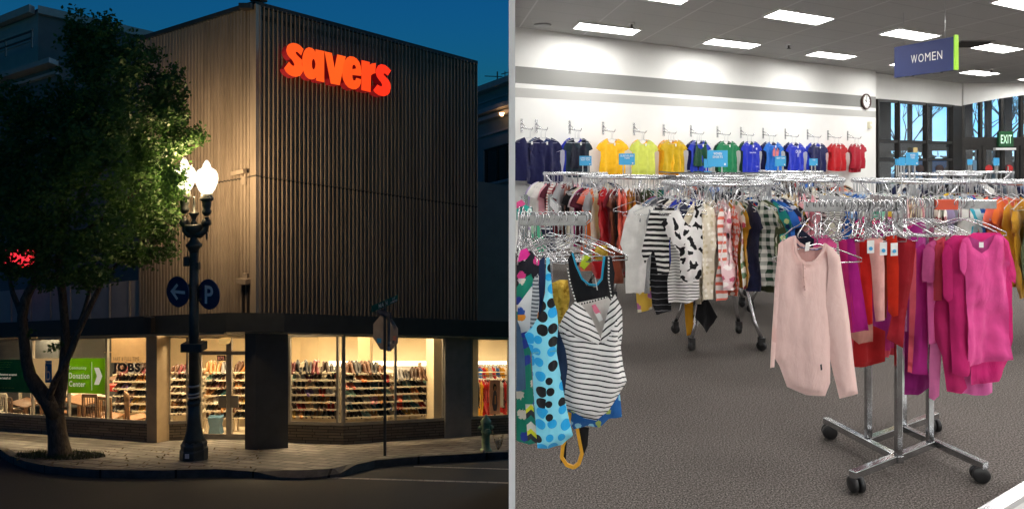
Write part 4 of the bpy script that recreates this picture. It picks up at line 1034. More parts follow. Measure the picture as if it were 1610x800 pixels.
px_sheet(r, 'sleeve', [(1578, 372), (1586, 392), (1589, 420), (1586, 430), (1582, 410)], cloth('#d84a90'), res=.012, thick=.012, fold=.010, seed=32, off=.01)
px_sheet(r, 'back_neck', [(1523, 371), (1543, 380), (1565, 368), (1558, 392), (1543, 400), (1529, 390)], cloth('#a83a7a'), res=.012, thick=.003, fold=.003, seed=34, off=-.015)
m = MB(); q = P(1543, 385, 3.2); m.prism([q + V((x, 0, z)) for x, z in ((-.01, -.012), (.01, -.012), (.01, .012), (-.01, .012))], (0, .001, 0)); m.build('neck_label', tagm, r)
add_hanger(r, V((2.17, 3.40, za + .026)), .17, .003, .085)

# ---- the cow print group at the front of the round rack
GA = 'tops facing us on the round rack'
def facing(name, label, cat, poly, mat, Y, seed, yaw=0, fold=.028, thick=.008, fx=13, hang=True, res=.02):
    us = [p[0] for p in poly]; vs_ = [p[1] for p in poly]
    r = px_thing(name, label, cat, None, sum(us) / len(us), min(vs_), Y, R(yaw))
    px_sheet(r, 'fabric', poly, mat, R(yaw), res, thick, fold, seed, fx=fx, rim=.06, wrinkle=.7)
    if hang: add_hanger(r, r.location + V((0, .05, 1.312 - r.location.z)), .17, .0028, 1.312 - r.location.z - .02)
    return r
facing('white_tee', 'white tee at the left front of the round rack', 'top', [(990, 330), (1000, 321), (1012, 325), (1022, 323), (1030, 332), (1020, 380), (1013, 459), (984, 461), (984, 400), (975, 384), (982, 350)], FB['white'], 5.15, 41, -25)
facing('tweed_blouse', 'grey tweed top beside the white tee', 'top', [(1008, 335), (1020, 328), (1030, 340), (1022, 420), (1022, 462), (1011, 462), (1012, 400), (996, 384)], FB['tweed'], 5.12, 42, -30)
facing('striped_shirt', 'bold black and white striped top with short sleeves', 'top', [(1022, 334), (1032, 325), (1046, 328), (1060, 326), (1062, 345), (1052, 380), (1052, 430), (1034, 432), (1028, 392), (1014, 414), (1008, 398), (1016, 362)], cloth('#e6e4e0', 'hstripe', '#101014', .95, .5), 5.0, 43, -15)
facing('black_dress', 'black pinstriped long top under the striped one', 'top', [(1022, 392), (1052, 396), (1052, 440), (1056, 490), (1032, 494), (1025, 476), (1022, 440)], cloth('#121216', 'hstripe', '#77777c', 1.1, .88), 5.14, 44, -10, hang=False)
facing('thin_striped_blouse', 'white top with thin black stripes below the cow print', 'top', [(1054, 370), (1072, 372), (1100, 380), (1101, 470), (1080, 478), (1051, 476), (1050, 440), (1056, 410)], FB['thin striped'], 5.07, 45)
facing('cow_print_shirt', 'white shirt with black cow spots and a V neck', 'shirt', [(1066, 327), (1074, 344), (1082, 354), (1090, 340), (1093, 324), (1103, 325), (1105, 380), (1103, 436), (1088, 445), (1076, 446), (1070, 438), (1068, 397), (1064, 393), (1050, 372), (1040, 351), (1052, 338)], cloth('#e9e7e4', 'cow', '#101012', .5), 4.93, 46, 0, .026, .012)
facing('lace_blouse', 'cream lace top right of the cow print shirt', 'top', [(1104, 330), (1112, 322), (1122, 328), (1128, 352), (1121, 400), (1120, 470), (1108, 472), (1104, 420)], FB['lace cream'], 5.1, 47, 25)
facing('coral_striped_blouse', 'coral and white striped sleeve and body hanging low', 'top', [(1127, 345), (1134, 326), (1141, 345), (1140, 385), (1146, 470), (1127, 474), (1129, 400)], FB['coral striped'], 5.12, 48, 30)
facing('mustard_scarf', 'mustard cloth trailing below the round rack', 'scarf', [(1076, 470), (1090, 475), (1091, 526), (1080, 528), (1077, 500)], FB['mustard'], 5.5, 49, hang=False)
facing('black_wrap', 'black pointed wrap trailing below the round rack', 'scarf', [(1098, 462), (1112, 468), (1128, 498), (1112, 524), (1104, 512), (1094, 500)], FB['black'], 5.45, 50, hang=False)
facing('grey_floral_scarf', 'grey floral scarf trailing beside the black wrap', 'scarf', [(1090, 470), (1102, 470), (1106, 500), (1096, 512), (1088, 500)], FB['grey floral'], 5.55, 51, hang=False)
facing('yellow_floral_dress', 'yellow and pink floral hem at the left of the rack', 'dress', [(1000, 450), (1024, 452), (1026, 486), (1003, 492)], cloth('#e3b94a', 'floral', '#b0689a', 1.4, '#e9dfc8'), 5.3, 52, hang=False)
facing('floral_striped_blouse', 'striped top with red flowers behind the henley', 'top', [(1204, 345), (1214, 330), (1228, 322), (1240, 330), (1246, 360), (1240, 450), (1206, 450), (1206, 400)], FB['floral striped'], 5.35, 53, 20)
facing('mustard_dotted_blouse', 'mustard blouse with dark dots between striped tops', 'top', [(1238, 322), (1252, 320), (1264, 330), (1272, 350), (1260, 362), (1246, 345)], FB['mustard dotted'], 5.5, 54, -20)

# ---- left swimwear rack
arm_z = 1.259
c_ = V((.16, 3.75, 0))
pts = dict(p1=V((.08, 4.12, zb)), p2=V((.06, 3.95, zb)), p3=V((.22, 4.02, zb)), p4=V((.23, 4.22, zb)),
           a=V((.1, 4.32, zb)), b=V((.045, 3.92, zb)), c=V((.2, 3.80, zb)), d=V((.32, 4.20, zb)))
four_way('chrome rack crowded with swimwear at the partition', pts, [('p2', V((.05, 2.78, arm_z)), steel_b), ('p3', V((.22, 3.2, arm_z)), steel_b)], arm_z)
m = MB(); m.bar((.026, 2.76, arm_z), (.293, 2.76, arm_z), .012, .044); o = m.build('cross_arm', steel_b, bpy.data.objects['four_way_rack.001'], bevel=.002)
GS = 'swimwear on the rack by the partition'
def swim(name, label, poly, mat, Y, seed, cat='swimsuit', hang=None, thick=.012, fold=.014, fx=14, res=.012, yaw=0):
    us = [p[0] for p in poly]; vs_ = [p[1] for p in poly]
    r = px_thing(name, label, cat, GS, sum(us) / len(us), min(vs_), Y, R(yaw))
    px_sheet(r, 'fabric', poly, mat, R(yaw), res, thick, fold, seed, fx=fx)
    if hang: add_hanger(r, V((P(hang, 340, 2.76).x, 2.76, arm_z + .028)), .16, .0026, .1, max(R(abs(hang * 37 % 50 - 25)), math.acos(min(1, max(0, P(hang, 340, 2.76).x - .02) / .17))) * (1 if hang % 2 else -1))
    return r
r = swim('striped_tankini', 'white swim top with thin black stripes and a twisted front', [(904, 474), (915, 480), (930, 500), (944, 532), (952, 505), (960, 475), (967, 462), (978, 485), (979, 520), (976, 545), (980, 575), (986, 600), (972, 622), (955, 645), (937, 660), (918, 657), (900, 647), (885, 639), (889, 610), (893, 575), (889, 548), (877, 515), (890, 490)], cloth('#ebe9e6', 'hstripe@7', '#14141a', .45, .72), 2.5, 61, hang=905, thick=.03, fold=.016, fx=9, res=.01)
px_sheet(r, 'cup', [(904, 474), (915, 480), (930, 500), (945, 533), (938, 548), (915, 545), (893, 533), (878, 515), (890, 490)], cloth('#ebe9e6', 'hstripe@27', '#14141a', .45, .72), res=.01, thick=.022, fold=.006, seed=84, off=.022, rim=.06)
px_sheet(r, 'cup', [(967, 462), (960, 475), (952, 505), (944, 534), (952, 546), (968, 545), (977, 530), (979, 515), (978, 485)], cloth('#ebe9e6', 'hstripe@-42', '#14141a', .45, .72), res=.01, thick=.022, fold=.006, seed=85, off=.02, rim=.05)
blk_dash = cloth('#e6e4e0', 'hstripe', '#101014', .3, .5)
px_band(r, 'strap', [(892, 420), (897, 447), (906, 476)], 6, blk_dash, 2.5, .004, .01)
px_band(r, 'strap', [(957, 405), (957, 440), (962, 470)], 6, blk_dash, 2.5, .004, .01)
px_sheet(r, 'lining', [(906, 476), (955, 466), (962, 474), (948, 535), (930, 505)], cloth('#cfcac4'), res=.012, thick=.004, fold=.006, seed=62, off=-.03)
px_band(r, 'lining_trim', [(907, 479), (930, 474), (954, 467)], 4, cloth('#101014', 'vstripe', '#e6e4e0', .25), 2.5, .004, .0)
m = MB(); m.prism([P(u, v, 2.505) for u, v in ((930, 480), (936, 478), (945, 492), (940, 496), (934, 490))], (0, .001, 0)); m.build('pink_tag', cloth('#e07a94'), r)
m = MB(); m.prism([P(u, v, 2.503) for u, v in ((936, 494), (943, 491), (948, 502), (942, 506))], (0, .001, 0)); m.build('price_tag', tagm, r)
r = swim('polka_dot_swim_dress', 'aqua swim dress with black and blue polka dots', [(859, 405), (864, 405), (867, 440), (870, 470), (876, 490), (878, 512), (875, 552), (882, 590), (888, 625), (895, 660), (901, 684), (884, 699), (862, 704), (845, 703), (841, 650), (838, 600), (836, 556), (830, 540), (825, 526), (838, 512), (850, 490), (857, 460)], cloth('#7fcfe6', 'dots', '#111116', .38, '#1d9ad8'), 2.44, 63, hang=872, thick=.022, fold=.018, fx=12, res=.01)
px_band(r, 'waist_seam', [(837, 555), (856, 553), (875, 551)], 1.2, cloth('#5aa6bd'), 2.44, .004, .026)
r = swim('sporty_tank', 'black swim tank with wide teal edged neckline', [(893, 408), (899, 396), (903, 399), (909, 425), (922, 449), (936, 452), (948, 440), (951, 403), (962, 405), (967, 430), (963, 478), (930, 492), (905, 478), (897, 440)], cloth('#0e0f14'), 2.62, 64, hang=922)
px_band(r, 'neck_trim', [(900, 398), (906, 418), (915, 438), (926, 447), (938, 448), (946, 438), (948, 420), (950, 404)], 7, cloth('#1b8fb4'), 2.62, .006, .018)
px_band(r, 'price_tag', [(936, 437), (939, 455)], 5, tagm, 2.62, .002, .022)
swim('sequin_shirt', 'gold sequined swim top', [(868, 445), (880, 440), (893, 440), (896, 470), (890, 505), (876, 512), (870, 480)], cloth('#a07a18', 'sequin', '#e0bd50'), 2.64, 65, hang=884)
swim('gold_swim_shirt', 'small gold swim top at the back of the arm', [(935, 392), (940, 386), (955, 386), (956, 402), (945, 410), (936, 408)], cloth('#a8831c', 'sequin', '#e8c860'), 2.72, 66)
swim('lime_swim_shirt', 'lime printed swim top inside the black tank', [(911, 418), (916, 402), (930, 400), (929, 412), (918, 424)], cloth('#b8cc30', 'floral', '#4a5a20', .5, '#e6ec9a'), 2.7, 67)
swim('blue_print_skirt', 'blue floral swim skirt under the striped swim top', [(895, 636), (937, 640), (974, 612), (978, 655), (957, 657), (942, 671), (922, 668), (902, 674), (893, 660)], cloth('#1c5a9c', 'floral', '#8ac2d8', .55, '#9cae5a'), 2.58, 68, 'swim skirt')
r = swim('bikini_bottom', 'black bikini bottom with a yellow edged strap loop', [(905, 668), (926, 672), (924, 700), (917, 718), (910, 704)], cloth('#0d0d10'), 2.6, 69)
px_band(r, 'yellow_edge', [(896, 648), (892, 680), (885, 700), (883, 718), (891, 730), (902, 734), (910, 728), (915, 712), (911, 692), (907, 670)], 5, cloth('#d39a2a'), 2.6, .012, .016)
px_sheet(r, 'side_panel', [(884, 690), (892, 680), (890, 722), (881, 728)], cloth('#0d0d10'), seed=70, res=.014)
swim('navy_swim_dress', 'plain dark blue swim dress behind the polka dots', [(876, 515), (890, 545), (894, 600), (888, 655), (870, 650)], cloth('#1a3152'), 2.62, 71)
swim('tropical_swimsuit', 'green and blue tropical print swimsuit at the partition', [(812, 452), (820, 440), (835, 430), (842, 450), (838, 500), (834, 560), (840, 640), (842, 692), (828, 697), (812, 693)], cloth('#17806a', 'floral', '#2b3f9a', .9, '#d8d0c4'), 2.6, 72, hang=850)
swim('grey_blue_swim_shirt', 'plain grey blue cloth cut by the partition', [(812, 500), (818, 515), (825, 560), (827, 612), (818, 616), (812, 616)], cloth('#44617e'), 2.5, 73, 'swim top')
swim('chevron_skirt', 'zigzag patterned swim hem low beside the polka dots', [(826, 635), (838, 635), (845, 694), (830, 699)], cloth('#e4e4dc', 'chevron', '#1d7a68', 1.0, '#33343a'), 2.54, 74, 'swim skirt')
swim('butterfly_print_shirt', 'white and multicoloured printed swim top near the partition', [(814, 480), (836, 450), (848, 470), (846, 500), (832, 520), (814, 525)], cloth('#d9dde0', 'floral', '#2a50a0', .8, '#d98a2c'), 2.53, 75, 'swim top', hang=840)
swim('pink_print_shirt', 'black pink and white printed swim top under the hangers', [(812, 402), (835, 394), (852, 415), (850, 448), (836, 466), (812, 476)], cloth('#1c1c26', 'floral', '#d63c86', .8, '#e8e4e6'), 2.62, 76, 'swim top', hang=825)
swim('hot_pink_bow_shirt', 'hot pink swim top peeking out near the partition', [(818, 394), (828, 390), (834, 400), (828, 408), (814, 412)], cloth('#d63090'), 2.57, 77, 'swim top')
swim('mint_floral_swimsuit', 'mint and black floral swimsuit behind the flat arm', [(833, 352), (848, 355), (860, 388), (852, 402), (838, 384)], cloth('#58b48e', 'floral', '#183a3a', .9, '#bfe2c8'), 2.92, 78)
swim('navy_striped_swimsuit', 'navy swimsuit with white stripes behind the flat arm', [(850, 357), (868, 356), (876, 392), (864, 400), (856, 386)], cloth('#151a36', 'hstripe', '#d8d8dc', .7, .8), 3.0, 79)
swim('teal_lace_swimsuit', 'teal swimsuit heaped above the flat arm', [(812, 328), (826, 322), (838, 328), (838, 344), (812, 346)], cloth('#2aa094', 'floral', '#d0e8e0', .6, '#146a66'), 3.1, 80)
swim('coral_heap_shirt', 'pink and coral swim top heaped at the partition', [(812, 318), (820, 314), (826, 320), (822, 330), (812, 332)], cloth('#cf4a84'), 3.2, 81, 'swim top')
swim('grey_striped_strap_shirt', 'grey striped swim top beside the polka dots', [(838, 440), (846, 430), (848, 470), (842, 520), (832, 545), (834, 500)], cloth('#b8bcc0', 'hstripe', '#5b6068', .35, .5), 2.5, 82, 'swim top')
swim('navy_strap_shirt', 'navy swim top with a thin strap by the polka dots', [(848, 410), (856, 402), (858, 440), (852, 490), (842, 512), (846, 460)], cloth('#16284a'), 2.55, 83, 'swim top', hang=858)
for i, u in enumerate((815, 821, 828, 834, 843, 865, 878, 890, 897, 912, 917, 825, 838, 818)):
    h = thing('near_hanger', 'bare wire hanger on the swimwear rack arm', 'hanger', V((P(u, 340, 2.76).x, 2.76 if i < 11 else 3.05, arm_z + .028)), max(R(rnd.uniform(0, 55)), math.acos(min(1, max(0, P(u, 340, 2.76).x - .02) / .17))) * rnd.choice((-1, 1)), 'bare hangers on the swimwear rack')
    m = hanger_mb(wm(h), .16, .0026, 6, drop=.075 + rnd.uniform(0, .03), hook=.02); m.build('wire', chrome, h)
for i in range(16):
    x = 1.47 + i * .03; 
    h = thing('rail_hanger', 'bare hanger hooked on the left arm of the pink rack', 'hanger', V((x - .08, 3.275, za + .028)), R(60 + rnd.uniform(-22, 22)), 'hooks along the left arm of the pink rack')
    m = hanger_mb(wm(h), .13, .0026, 6, drop=.08, hook=.02); m.build('wire', chrome, h)
# ================================================================== THE STREET CORNER AT DUSK
# the street runs downhill away from us: everything level along the block follows the same grade
HV, EH = 570.0, 1.75
GR = (HV - V0) / F
def gz(Y, h=0.0): return ZC - EH - GR * Y + h           # pavement level at depth Y
def S(u, v, h=0.0):
    """pavement point seen at a pixel, h metres above it"""
    Y = F * EH / (v - HV); p = P(u, v, Y); return V((p.x, Y, gz(Y, h)))
def up(p, h): return V((p.x, p.y, gz(p.y, h)))
def SX(u, Y, h=0.0): return V(((u - U0) / F * Y, Y, gz(Y, h)))
def hh(v, Y): return EH - (v - HV) * Y / F               # height above pavement of a pixel at depth Y
CN = S(402, 707)
DL = V((-1419 - U0, F, 0)).normalized(); DR = V((2506 - U0, F, 0)).normalized()
NL = V((-DL.y, DL.x, 0)); NL = NL if NL.y < 0 else -NL
NR = V((-DR.y, DR.x, 0)); NR = NR if NR.y < 0 else -NR
def hitL(u, v, off=0): return hitp(u, v, CN + NL * off, NL)
def hitR(u, v, off=0): return hitp(u, v, CN + NR * off, NR)
def onL(u, h=0, off=0): p = hitL(u, 600, off); return up(p, h)
def onR(u, h=0, off=0): p = hitR(u, 600, off); return up(p, h)
def slab(m, a, b, n, th, h0, h1, mi=0):
    """upright slab from ground point a to b, thickness th along n, between heights h0 and h1 (follows the grade)"""
    q = [a, b, b + n * th, a + n * th]
    lo = [up(p, h0) for p in q]; hi = [up(p, h1) for p in q]
    vs = lo + hi
    fs = [(0, 1, 5, 4), (1, 2, 6, 5), (2, 3, 7, 6), (3, 0, 4, 7), (4, 5, 6, 7), (3, 2, 1, 0)]
    c = sum(vs, V((0, 0, 0))) / 8
    for f in fs:
        p0, p1, p2 = (vs[i] for i in f[:3])
        nn = (p1 - p0).cross(p2 - p0); ctr = sum((vs[i] for i in f), V((0, 0, 0))) / 4
        g = list(f) if nn.dot(ctr - c) > 0 else list(f)[::-1]
        m.add([vs[i] for i in g], [range(4)], mi)
    return m
def flat(m, pts, h, th=0.0, mi=0):
    """level (graded) sheet or plate"""
    top = [up(p, h) for p in pts]
    if th: m.prism(top, (0, 0, -th), mi)
    else:
        n = (top[1] - top[0]).cross(top[2] - top[0])
        if n.z < 0: top.reverse()
        m.face(top, mi)
    return m

# ---- ground
t = NT('asphalt').set(.8, 0, .3); co = t.coord(); n1 = t.noise(co, 60, 4, .7); n2 = t.noise(co, .5, 5, .6)
t.base(t.mix(t.math('MULTIPLY', n2, .6), t.ramp(n1, [(.3, (.008, .011, .014)), (.7, (.034, .042, .05))]), (.011, .014, .018))); t.bump(n1, .5, .01); asphalt = t.mat
t = NT('pavement').set(.75, 0, .3); co = t.coord(); n1 = t.noise(co, 30, 4, .7); n2 = t.noise(co, 1.1, 5, .65, .5)
br = t.new('ShaderNodeTexBrick'); t.link(t.coord(rot=(0, 0, R(25))), br.inputs[0]); br.inputs['Scale'].default_value = .85; br.inputs['Mortar Size'].default_value = .026
br.inputs['Color1'].default_value = (.27, .25, .23, 1); br.inputs['Color2'].default_value = (.15, .14, .13, 1); br.inputs['Mortar'].default_value = (.03, .028, .026, 1)
t.base(t.mix(t.ramp(n2, [(.42, (0, 0, 0)), (.62, (.75, .75, .75))]), t.mix(.2, br.outputs[0], t.ramp(n1, [(.3, (.1, .095, .09)), (.7, (.34, .32, .3))])), (.09, .085, .08))); t.bump(t.math('ADD', n1, br.outputs['Fac']), .35, .012); pave = t.mat
t = NT('kerb_concrete').set(.85); co = t.coord(); kx, ky, kz = t.sep(co); jt = t.math('LESS_THAN', t.math('FRACT', t.math('MULTIPLY', kx, .8)), .03); t.base(t.mix(jt, t.ramp(t.noise(co, 5, 5, .7), [(.3, (.045, .044, .043)), (.7, (.11, .106, .10))]), (.01, .01, .01))); t.bump(t.noise(co, 40, 3), .4, .01); kerb_m = t.mat
RH = -.13
m = MB(); flat(m, [V((-90, -4, 0)), V((-.05, -4, 0)), V((-.05, 11.0, 0)), V((.6, 11.9, 0)), V((.6, 90, 0)), V((-90, 90, 0))], RH); tag(m.build('road', asphalt, base=V((-5, 12, gz(12)))), kind='structure')
def rp(u, v): Y = F * (EH - RH) / (v - HV); return V(((u - U0) / F * Y, Y, gz(Y, RH)))
kerb = [(-120, 690), (-30, 700), (0, 706), (15, 716), (40, 725), (75, 732), (150, 738), (250, 739), (340, 737), (400, 738), (440, 741), (470, 741), (500, 740), (535, 737), (560, 730), (590, 723), (635, 719), (680, 716.5), (740, 713), (800, 710), (806, 709.6)]
kp = [S(u, v) for u, v in kerb]
back = [S(840, 700), V((.5, 22, 0)), V((-24, 26, 0)), V((-24, 18, 0))]; back = [V((.5, 14.6, 0)), V((.5, 40, 0)), V((-40, 40, 0)), V((-40, 18, 0))]
kp[-1].x = min(kp[-1].x, -.03)
m = MB(); inner = []
for i, p in enumerate(kp):
    a = kp[max(0, i - 1)]; b = kp[min(len(kp) - 1, i + 1)]; d = (b - a); d.z = 0; d.normalize(); inner.append(p + V((-d.y, d.x, 0)) * .15)
flat(m, inner + [V((-.03, 14.3, 0))] + [V((-.03, 40, 0)), V((-40, 40, 0)), V((-40, 14, 0))], 0); tag(m.build('pavement', pave, base=V((-5, 14, gz(14)))), kind='structure')
# kerb: drops to a ramp in front of the corner
def kh(u): return -.0 if not 395 < u < 560 else -.105 * math.sin(math.pi * (u - 395) / 165) ** .5
m = MB()
for i in range(len(kp) - 1):
    a, b, c2, d2 = kp[i], kp[i + 1], inner[i + 1], inner[i]; ha, hb = kh(kerb[i][0]) + .004, kh(kerb[i + 1][0]) + .004
    m.face([up(a, ha), up(b, hb), up(c2, .004), up(d2, .004)])
    m.face([up(a, RH - .02), up(b, RH - .02), up(b, hb), up(a, ha)])
tag(m.build('kerb', kerb_m), kind='structure')
m = MB(); line_m = plain('worn_road_paint', (.3, .29, .27), .8, 0, .5, 8)
for (a, b, w_) in (((395, 748), (800, 760), .12), ((650, 733.5), (800, 738), .1)):
    n_ = 24
    for i in range(n_):
        u0, u1 = a[0] + (b[0] - a[0]) * i / n_, a[0] + (b[0] - a[0]) * (i + .96) / n_
        v0, v1 = a[1] + (b[1] - a[1]) * i / n_, a[1] + (b[1] - a[1]) * (i + .96) / n_
        p, q = rp(u0, v0), rp(u1, v1)
        flat(m, [p, q, q + V((0, w_, 0)), p + V((0, w_, 0))], RH + .004)
tag(m.build('road_marking', line_m), kind='structure')
# fallen leaves
m = MB(); rr = random.Random(9)
for i in range(170):
    u_ = rr.uniform(5, 420); p = S(u_, rr.uniform(704, 736), .012); a_ = rr.uniform(0, 6.28); d = V((math.cos(a_), math.sin(a_), rr.uniform(-.1, .5))) * .035; e = V((-math.sin(a_), math.cos(a_), 0)) * .018
    m.face([p - d, p + e, p + d, p - e])
tag(m.build('fallen_leaves', plain('dead_leaf', (.10, .07, .03), .9, 0, .4)), kind='stuff', label='scattered fallen leaves on the pavement by the tree and lamp', cat='leaves')
# grass patch round the tree
gm = plain('dry_grass', (.045, .06, .02), .9, 0, .5, 6)
soil = plain('soil', (.05, .04, .03), .95, 0, .4, 8)
ell = [S(95 + 72 * math.cos(a), 716 + 7 * math.sin(a)) for a in [i * math.pi / 9 for i in range(18)]]
m = MB(); flat(m, ell, .006); tag(m.build('tree_pit', soil), kind='structure')
m = MB(); rr = random.Random(3)
for i in range(1500):
    a = rr.random() * 6.283; q = rr.random() ** .5; p = S(95 + 72 * q * math.cos(a), 716 + 7 * q * math.sin(a)); h = rr.uniform(.02, .1); d = V((rr.uniform(-.04, .04), rr.uniform(-.04, .04), h))
    m.face([p + V((-.006, 0, 0)), p + V((.006, 0, 0)), p + d])
tag(m.build('grass', gm), kind='stuff', label='short dry grass round the foot of the street tree', cat='grass')

# ---- the corner store
t = NT('corrugated_metal').set(.5, .15, .4); co = t.coord(); cx_, cy_, cz_ = t.sep(co); seam_h = t.math('ABSOLUTE', t.math('SUBTRACT', t.math('ADD', cz_, t.math('MULTIPLY', cy_, GR)), 5.48)); n1 = t.noise(t.coord((1, 1, .12)), 3, 5, .7); n2 = t.noise(co, 40, 3)
t.base(t.mix(t.math('MULTIPLY', n2, .25), t.ramp(n1, [(.3, (.25, .213, .17)), (.7, (.36, .31, .25))]), (.14, .115, .09))); _b = t.b.inputs['Base Color'].links[0].from_socket; stn = t.ramp(t.noise(t.coord((2.2, 2.2, .18)), 2.2, 4, .7), [(.45, (1, 1, 1)), (.75, (.6, .58, .55))]); t.base(t.mix(t.math('LESS_THAN', seam_h, .014), t.mix(1.0, _b, stn, 'MULTIPLY'), (.05, .045, .04))); corr = t.mat
dark_fascia = plain('canopy_fascia', (.026, .032, .035), .55, 0, .15)
soffit_m = plain('canopy_soffit', (.5, .45, .36), .7)
pier_m = plain('pier_stucco', (.20, .185, .165), .8, 0, .15, 4, .4, 60)
t = NT('ledge_stone').set(.85, 0, .2); br = t.new('ShaderNodeTexBrick'); tc = t.new('ShaderNodeTexCoord')
sx = t.sep(tc.outputs['Object']); cmb = t.new('ShaderNodeCombineXYZ'); t.link(t.math('ADD', sx[0], t.math('MULTIPLY', sx[1], .55)), cmb.inputs[0])
t.link(t.math('ADD', sx[2], t.math('MULTIPLY', sx[1], GR)), cmb.inputs[1]); t.link(cmb.outputs[0], br.inputs[0])
br.inputs['Scale'].default_value = 3.2; br.inputs['Mortar Size'].default_value = .02; br.inputs['Brick Width'].default_value = 1.0; br.inputs['Row Height'].default_value = .2; br.offset = .37; br.squash = 1.6; br.squash_frequency = 3
br.inputs['Color1'].default_value = (.20, .165, .12, 1); br.inputs['Color2'].default_value = (.13, .105, .08, 1); br.inputs['Mortar'].default_value = (.03, .026, .022, 1)
t.base(br.outputs[0]); t.bump(br.outputs['Fac'], .8, .03); stone = t.mat
alu = plain('shopfront_aluminium', (.3, .28, .25), .4, .6, .15)
cream_wall = plain('store_cream_wall', (.72, .60, .40), .8, 0, .05, 2)
white_wall = plain('store_white_wall', (.82, .80, .76), .8, 0, .04)
int_floor = plain('store_floor', (.42, .36, .28), .5, 0, .15, 3)
shop_glass = glass('shop_glass', (.97, .96, .93), .015, .6)
store = thing('corner_store', 'corner store with corrugated metal upper storey over lit shop windows', 'building', up(CN, 0))
ZB, ZT_ = 2.62, hh(10, CN.y)
# corrugated skins
def corrugated(a, b, nrm, h0, h1, pitch, dep, name):
    m = MB(); d = (b - a); d.z = 0; Ltot = d.length; d.normalize(); k = int(Ltot / pitch)
    prof = [(0, 0), (.36, 0), (.5, 1), (.86, 1)] if nrm == NL else [(0, 0), (.6, 0), (.7, 1), (.82, 1), (.92, 0)]
    pts = []
    for i in range(k):
        for x, y in prof: pts.append(a + d * (i + x) * Ltot / k + nrm * dep * y)
    pts.append(a + d * Ltot)
    for p, q in zip(pts, pts[1:]): 
        f = [up(p, h0), up(q, h0), up(q, h1), up(p, h1)]
        if (f[1] - f[0]).cross(f[2] - f[0]).dot(nrm) < 0: f.reverse()
        m.face(f)
    return m.build(name, corr, store)
aL = onL(220); aR = onR(749)
corrugated(CN, aL, NL, ZB - .2, ZT_, .096, .04, 'corrugated_wall')
corrugated(CN, aR, NR, ZB - .2, ZT_, .088, .085, 'corrugated_wall')
m = MB(); slab(m, CN + NL * .02, aL + DL * .02 + NL * .02, NL, .05, ZT_ - .02, ZT_ + .07); slab(m, CN + NR * .02 - DR * .02, aR + NR * .02, NR, .05, ZT_ - .02, ZT_ + .07); m.build('roof_trim', dark_fascia, store)
m = MB(); slab(m, CN + NL * .03 - DL * .06 + NR * .03, CN + DL * .1 + NL * .03, NL, .03, ZB - .2, ZT_); slab(m, CN + NL * .03 - DL * .06, CN + DR * .1 + NR * .03, NR, .03, ZB - .2, ZT_); m.build('corner_trim', corr, store)
# body behind the skins (closed roof and inner faces)
bk = CN - (NL + NR) * 9.0
flatroof = [aL + DL * .0, CN, aR, aR - NR * 7, aL - NL * 9 + DR * 3]
m = MB(); flat(m, flatroof, ZT_ - .15, .1); slab(m, aL, aL - NL * 9, DL, .02, ZB - .1, ZT_ - .03); slab(m, aR, aR - NR * 9, -DR, .02, ZB - .1, ZT_ - .03); m.build('roof', dark_fascia, store)
# plain panel continuing to the left, and plain wall to the right
t = NT('panel_wall').set(.7); co = t.coord(); panel_m = plain('pale_panels', (.34, .31, .27), .75, 0, .1, 3)
m = MB(); slab(m, onL(219.5, 0, -.05), onL(-150, 0, -.05), -NL, .1, ZB - .2, 3.6)
for u in range(205, -140, -31): slab(m, onL(u, 0, -.05), onL(u - 1.6, 0, -.05), NL, .03, ZB - .2, 3.6)
m.build('panel_wall', panel_m, store)
m = MB(); slab(m, onR(750.5, 0, -.08), onR(860, 0, -.08), -NR, .1, ZB - .2, hh(287, onR(775).y)); m.build('side_panel_wall', plain('teal_stucco', (.13, .15, .15), .8, 0, .1, 3), store)
# canopy
co_ = .42
def canopy(a, b, n, inner_a, inner_b):
    m = MB(); slab(m, a, b, -n, .12, 2.36, 2.74); m.build('canopy', dark_fascia, store)
    m = MB(); flat(m, [a - n * .12, b - n * .12, inner_b, inner_a], 2.40, .04); m.build('canopy_soffit', soffit_m, store)
l0 = onL(356, 0, co_); r0 = onR(447, 0, co_); lE = onL(-170, 0, co_); rE = onR(880, 0, co_)
ch = (r0 - l0); ch.z = 0; chd = ch.normalized(); nC = V((chd.y, -chd.x, 0))
canopy(l0, lE, NL, onL(356, 0, -.03), onL(-170, 0, -.03)); canopy(l0, r0, nC, onL(385), onR(430)); canopy(r0, rE, NR, onR(447, 0, -.03), onR(880, 0, -.03))
m = MB()
slab(m, onL(216, 0, .36), onL(352, 0, .36), -NL, .05, 2.32, 2.36); slab(m, onL(352, 0, .36), onL(60, 0, .36), -NL, .02, 2.335, 2.36)
slab(m, onR(450, 0, .36), onR(800, 0, .36), -NR, .03, 2.33, 2.36); m.build('conduit', plain('pale_conduit', (.45, .38, .28), .6), store)
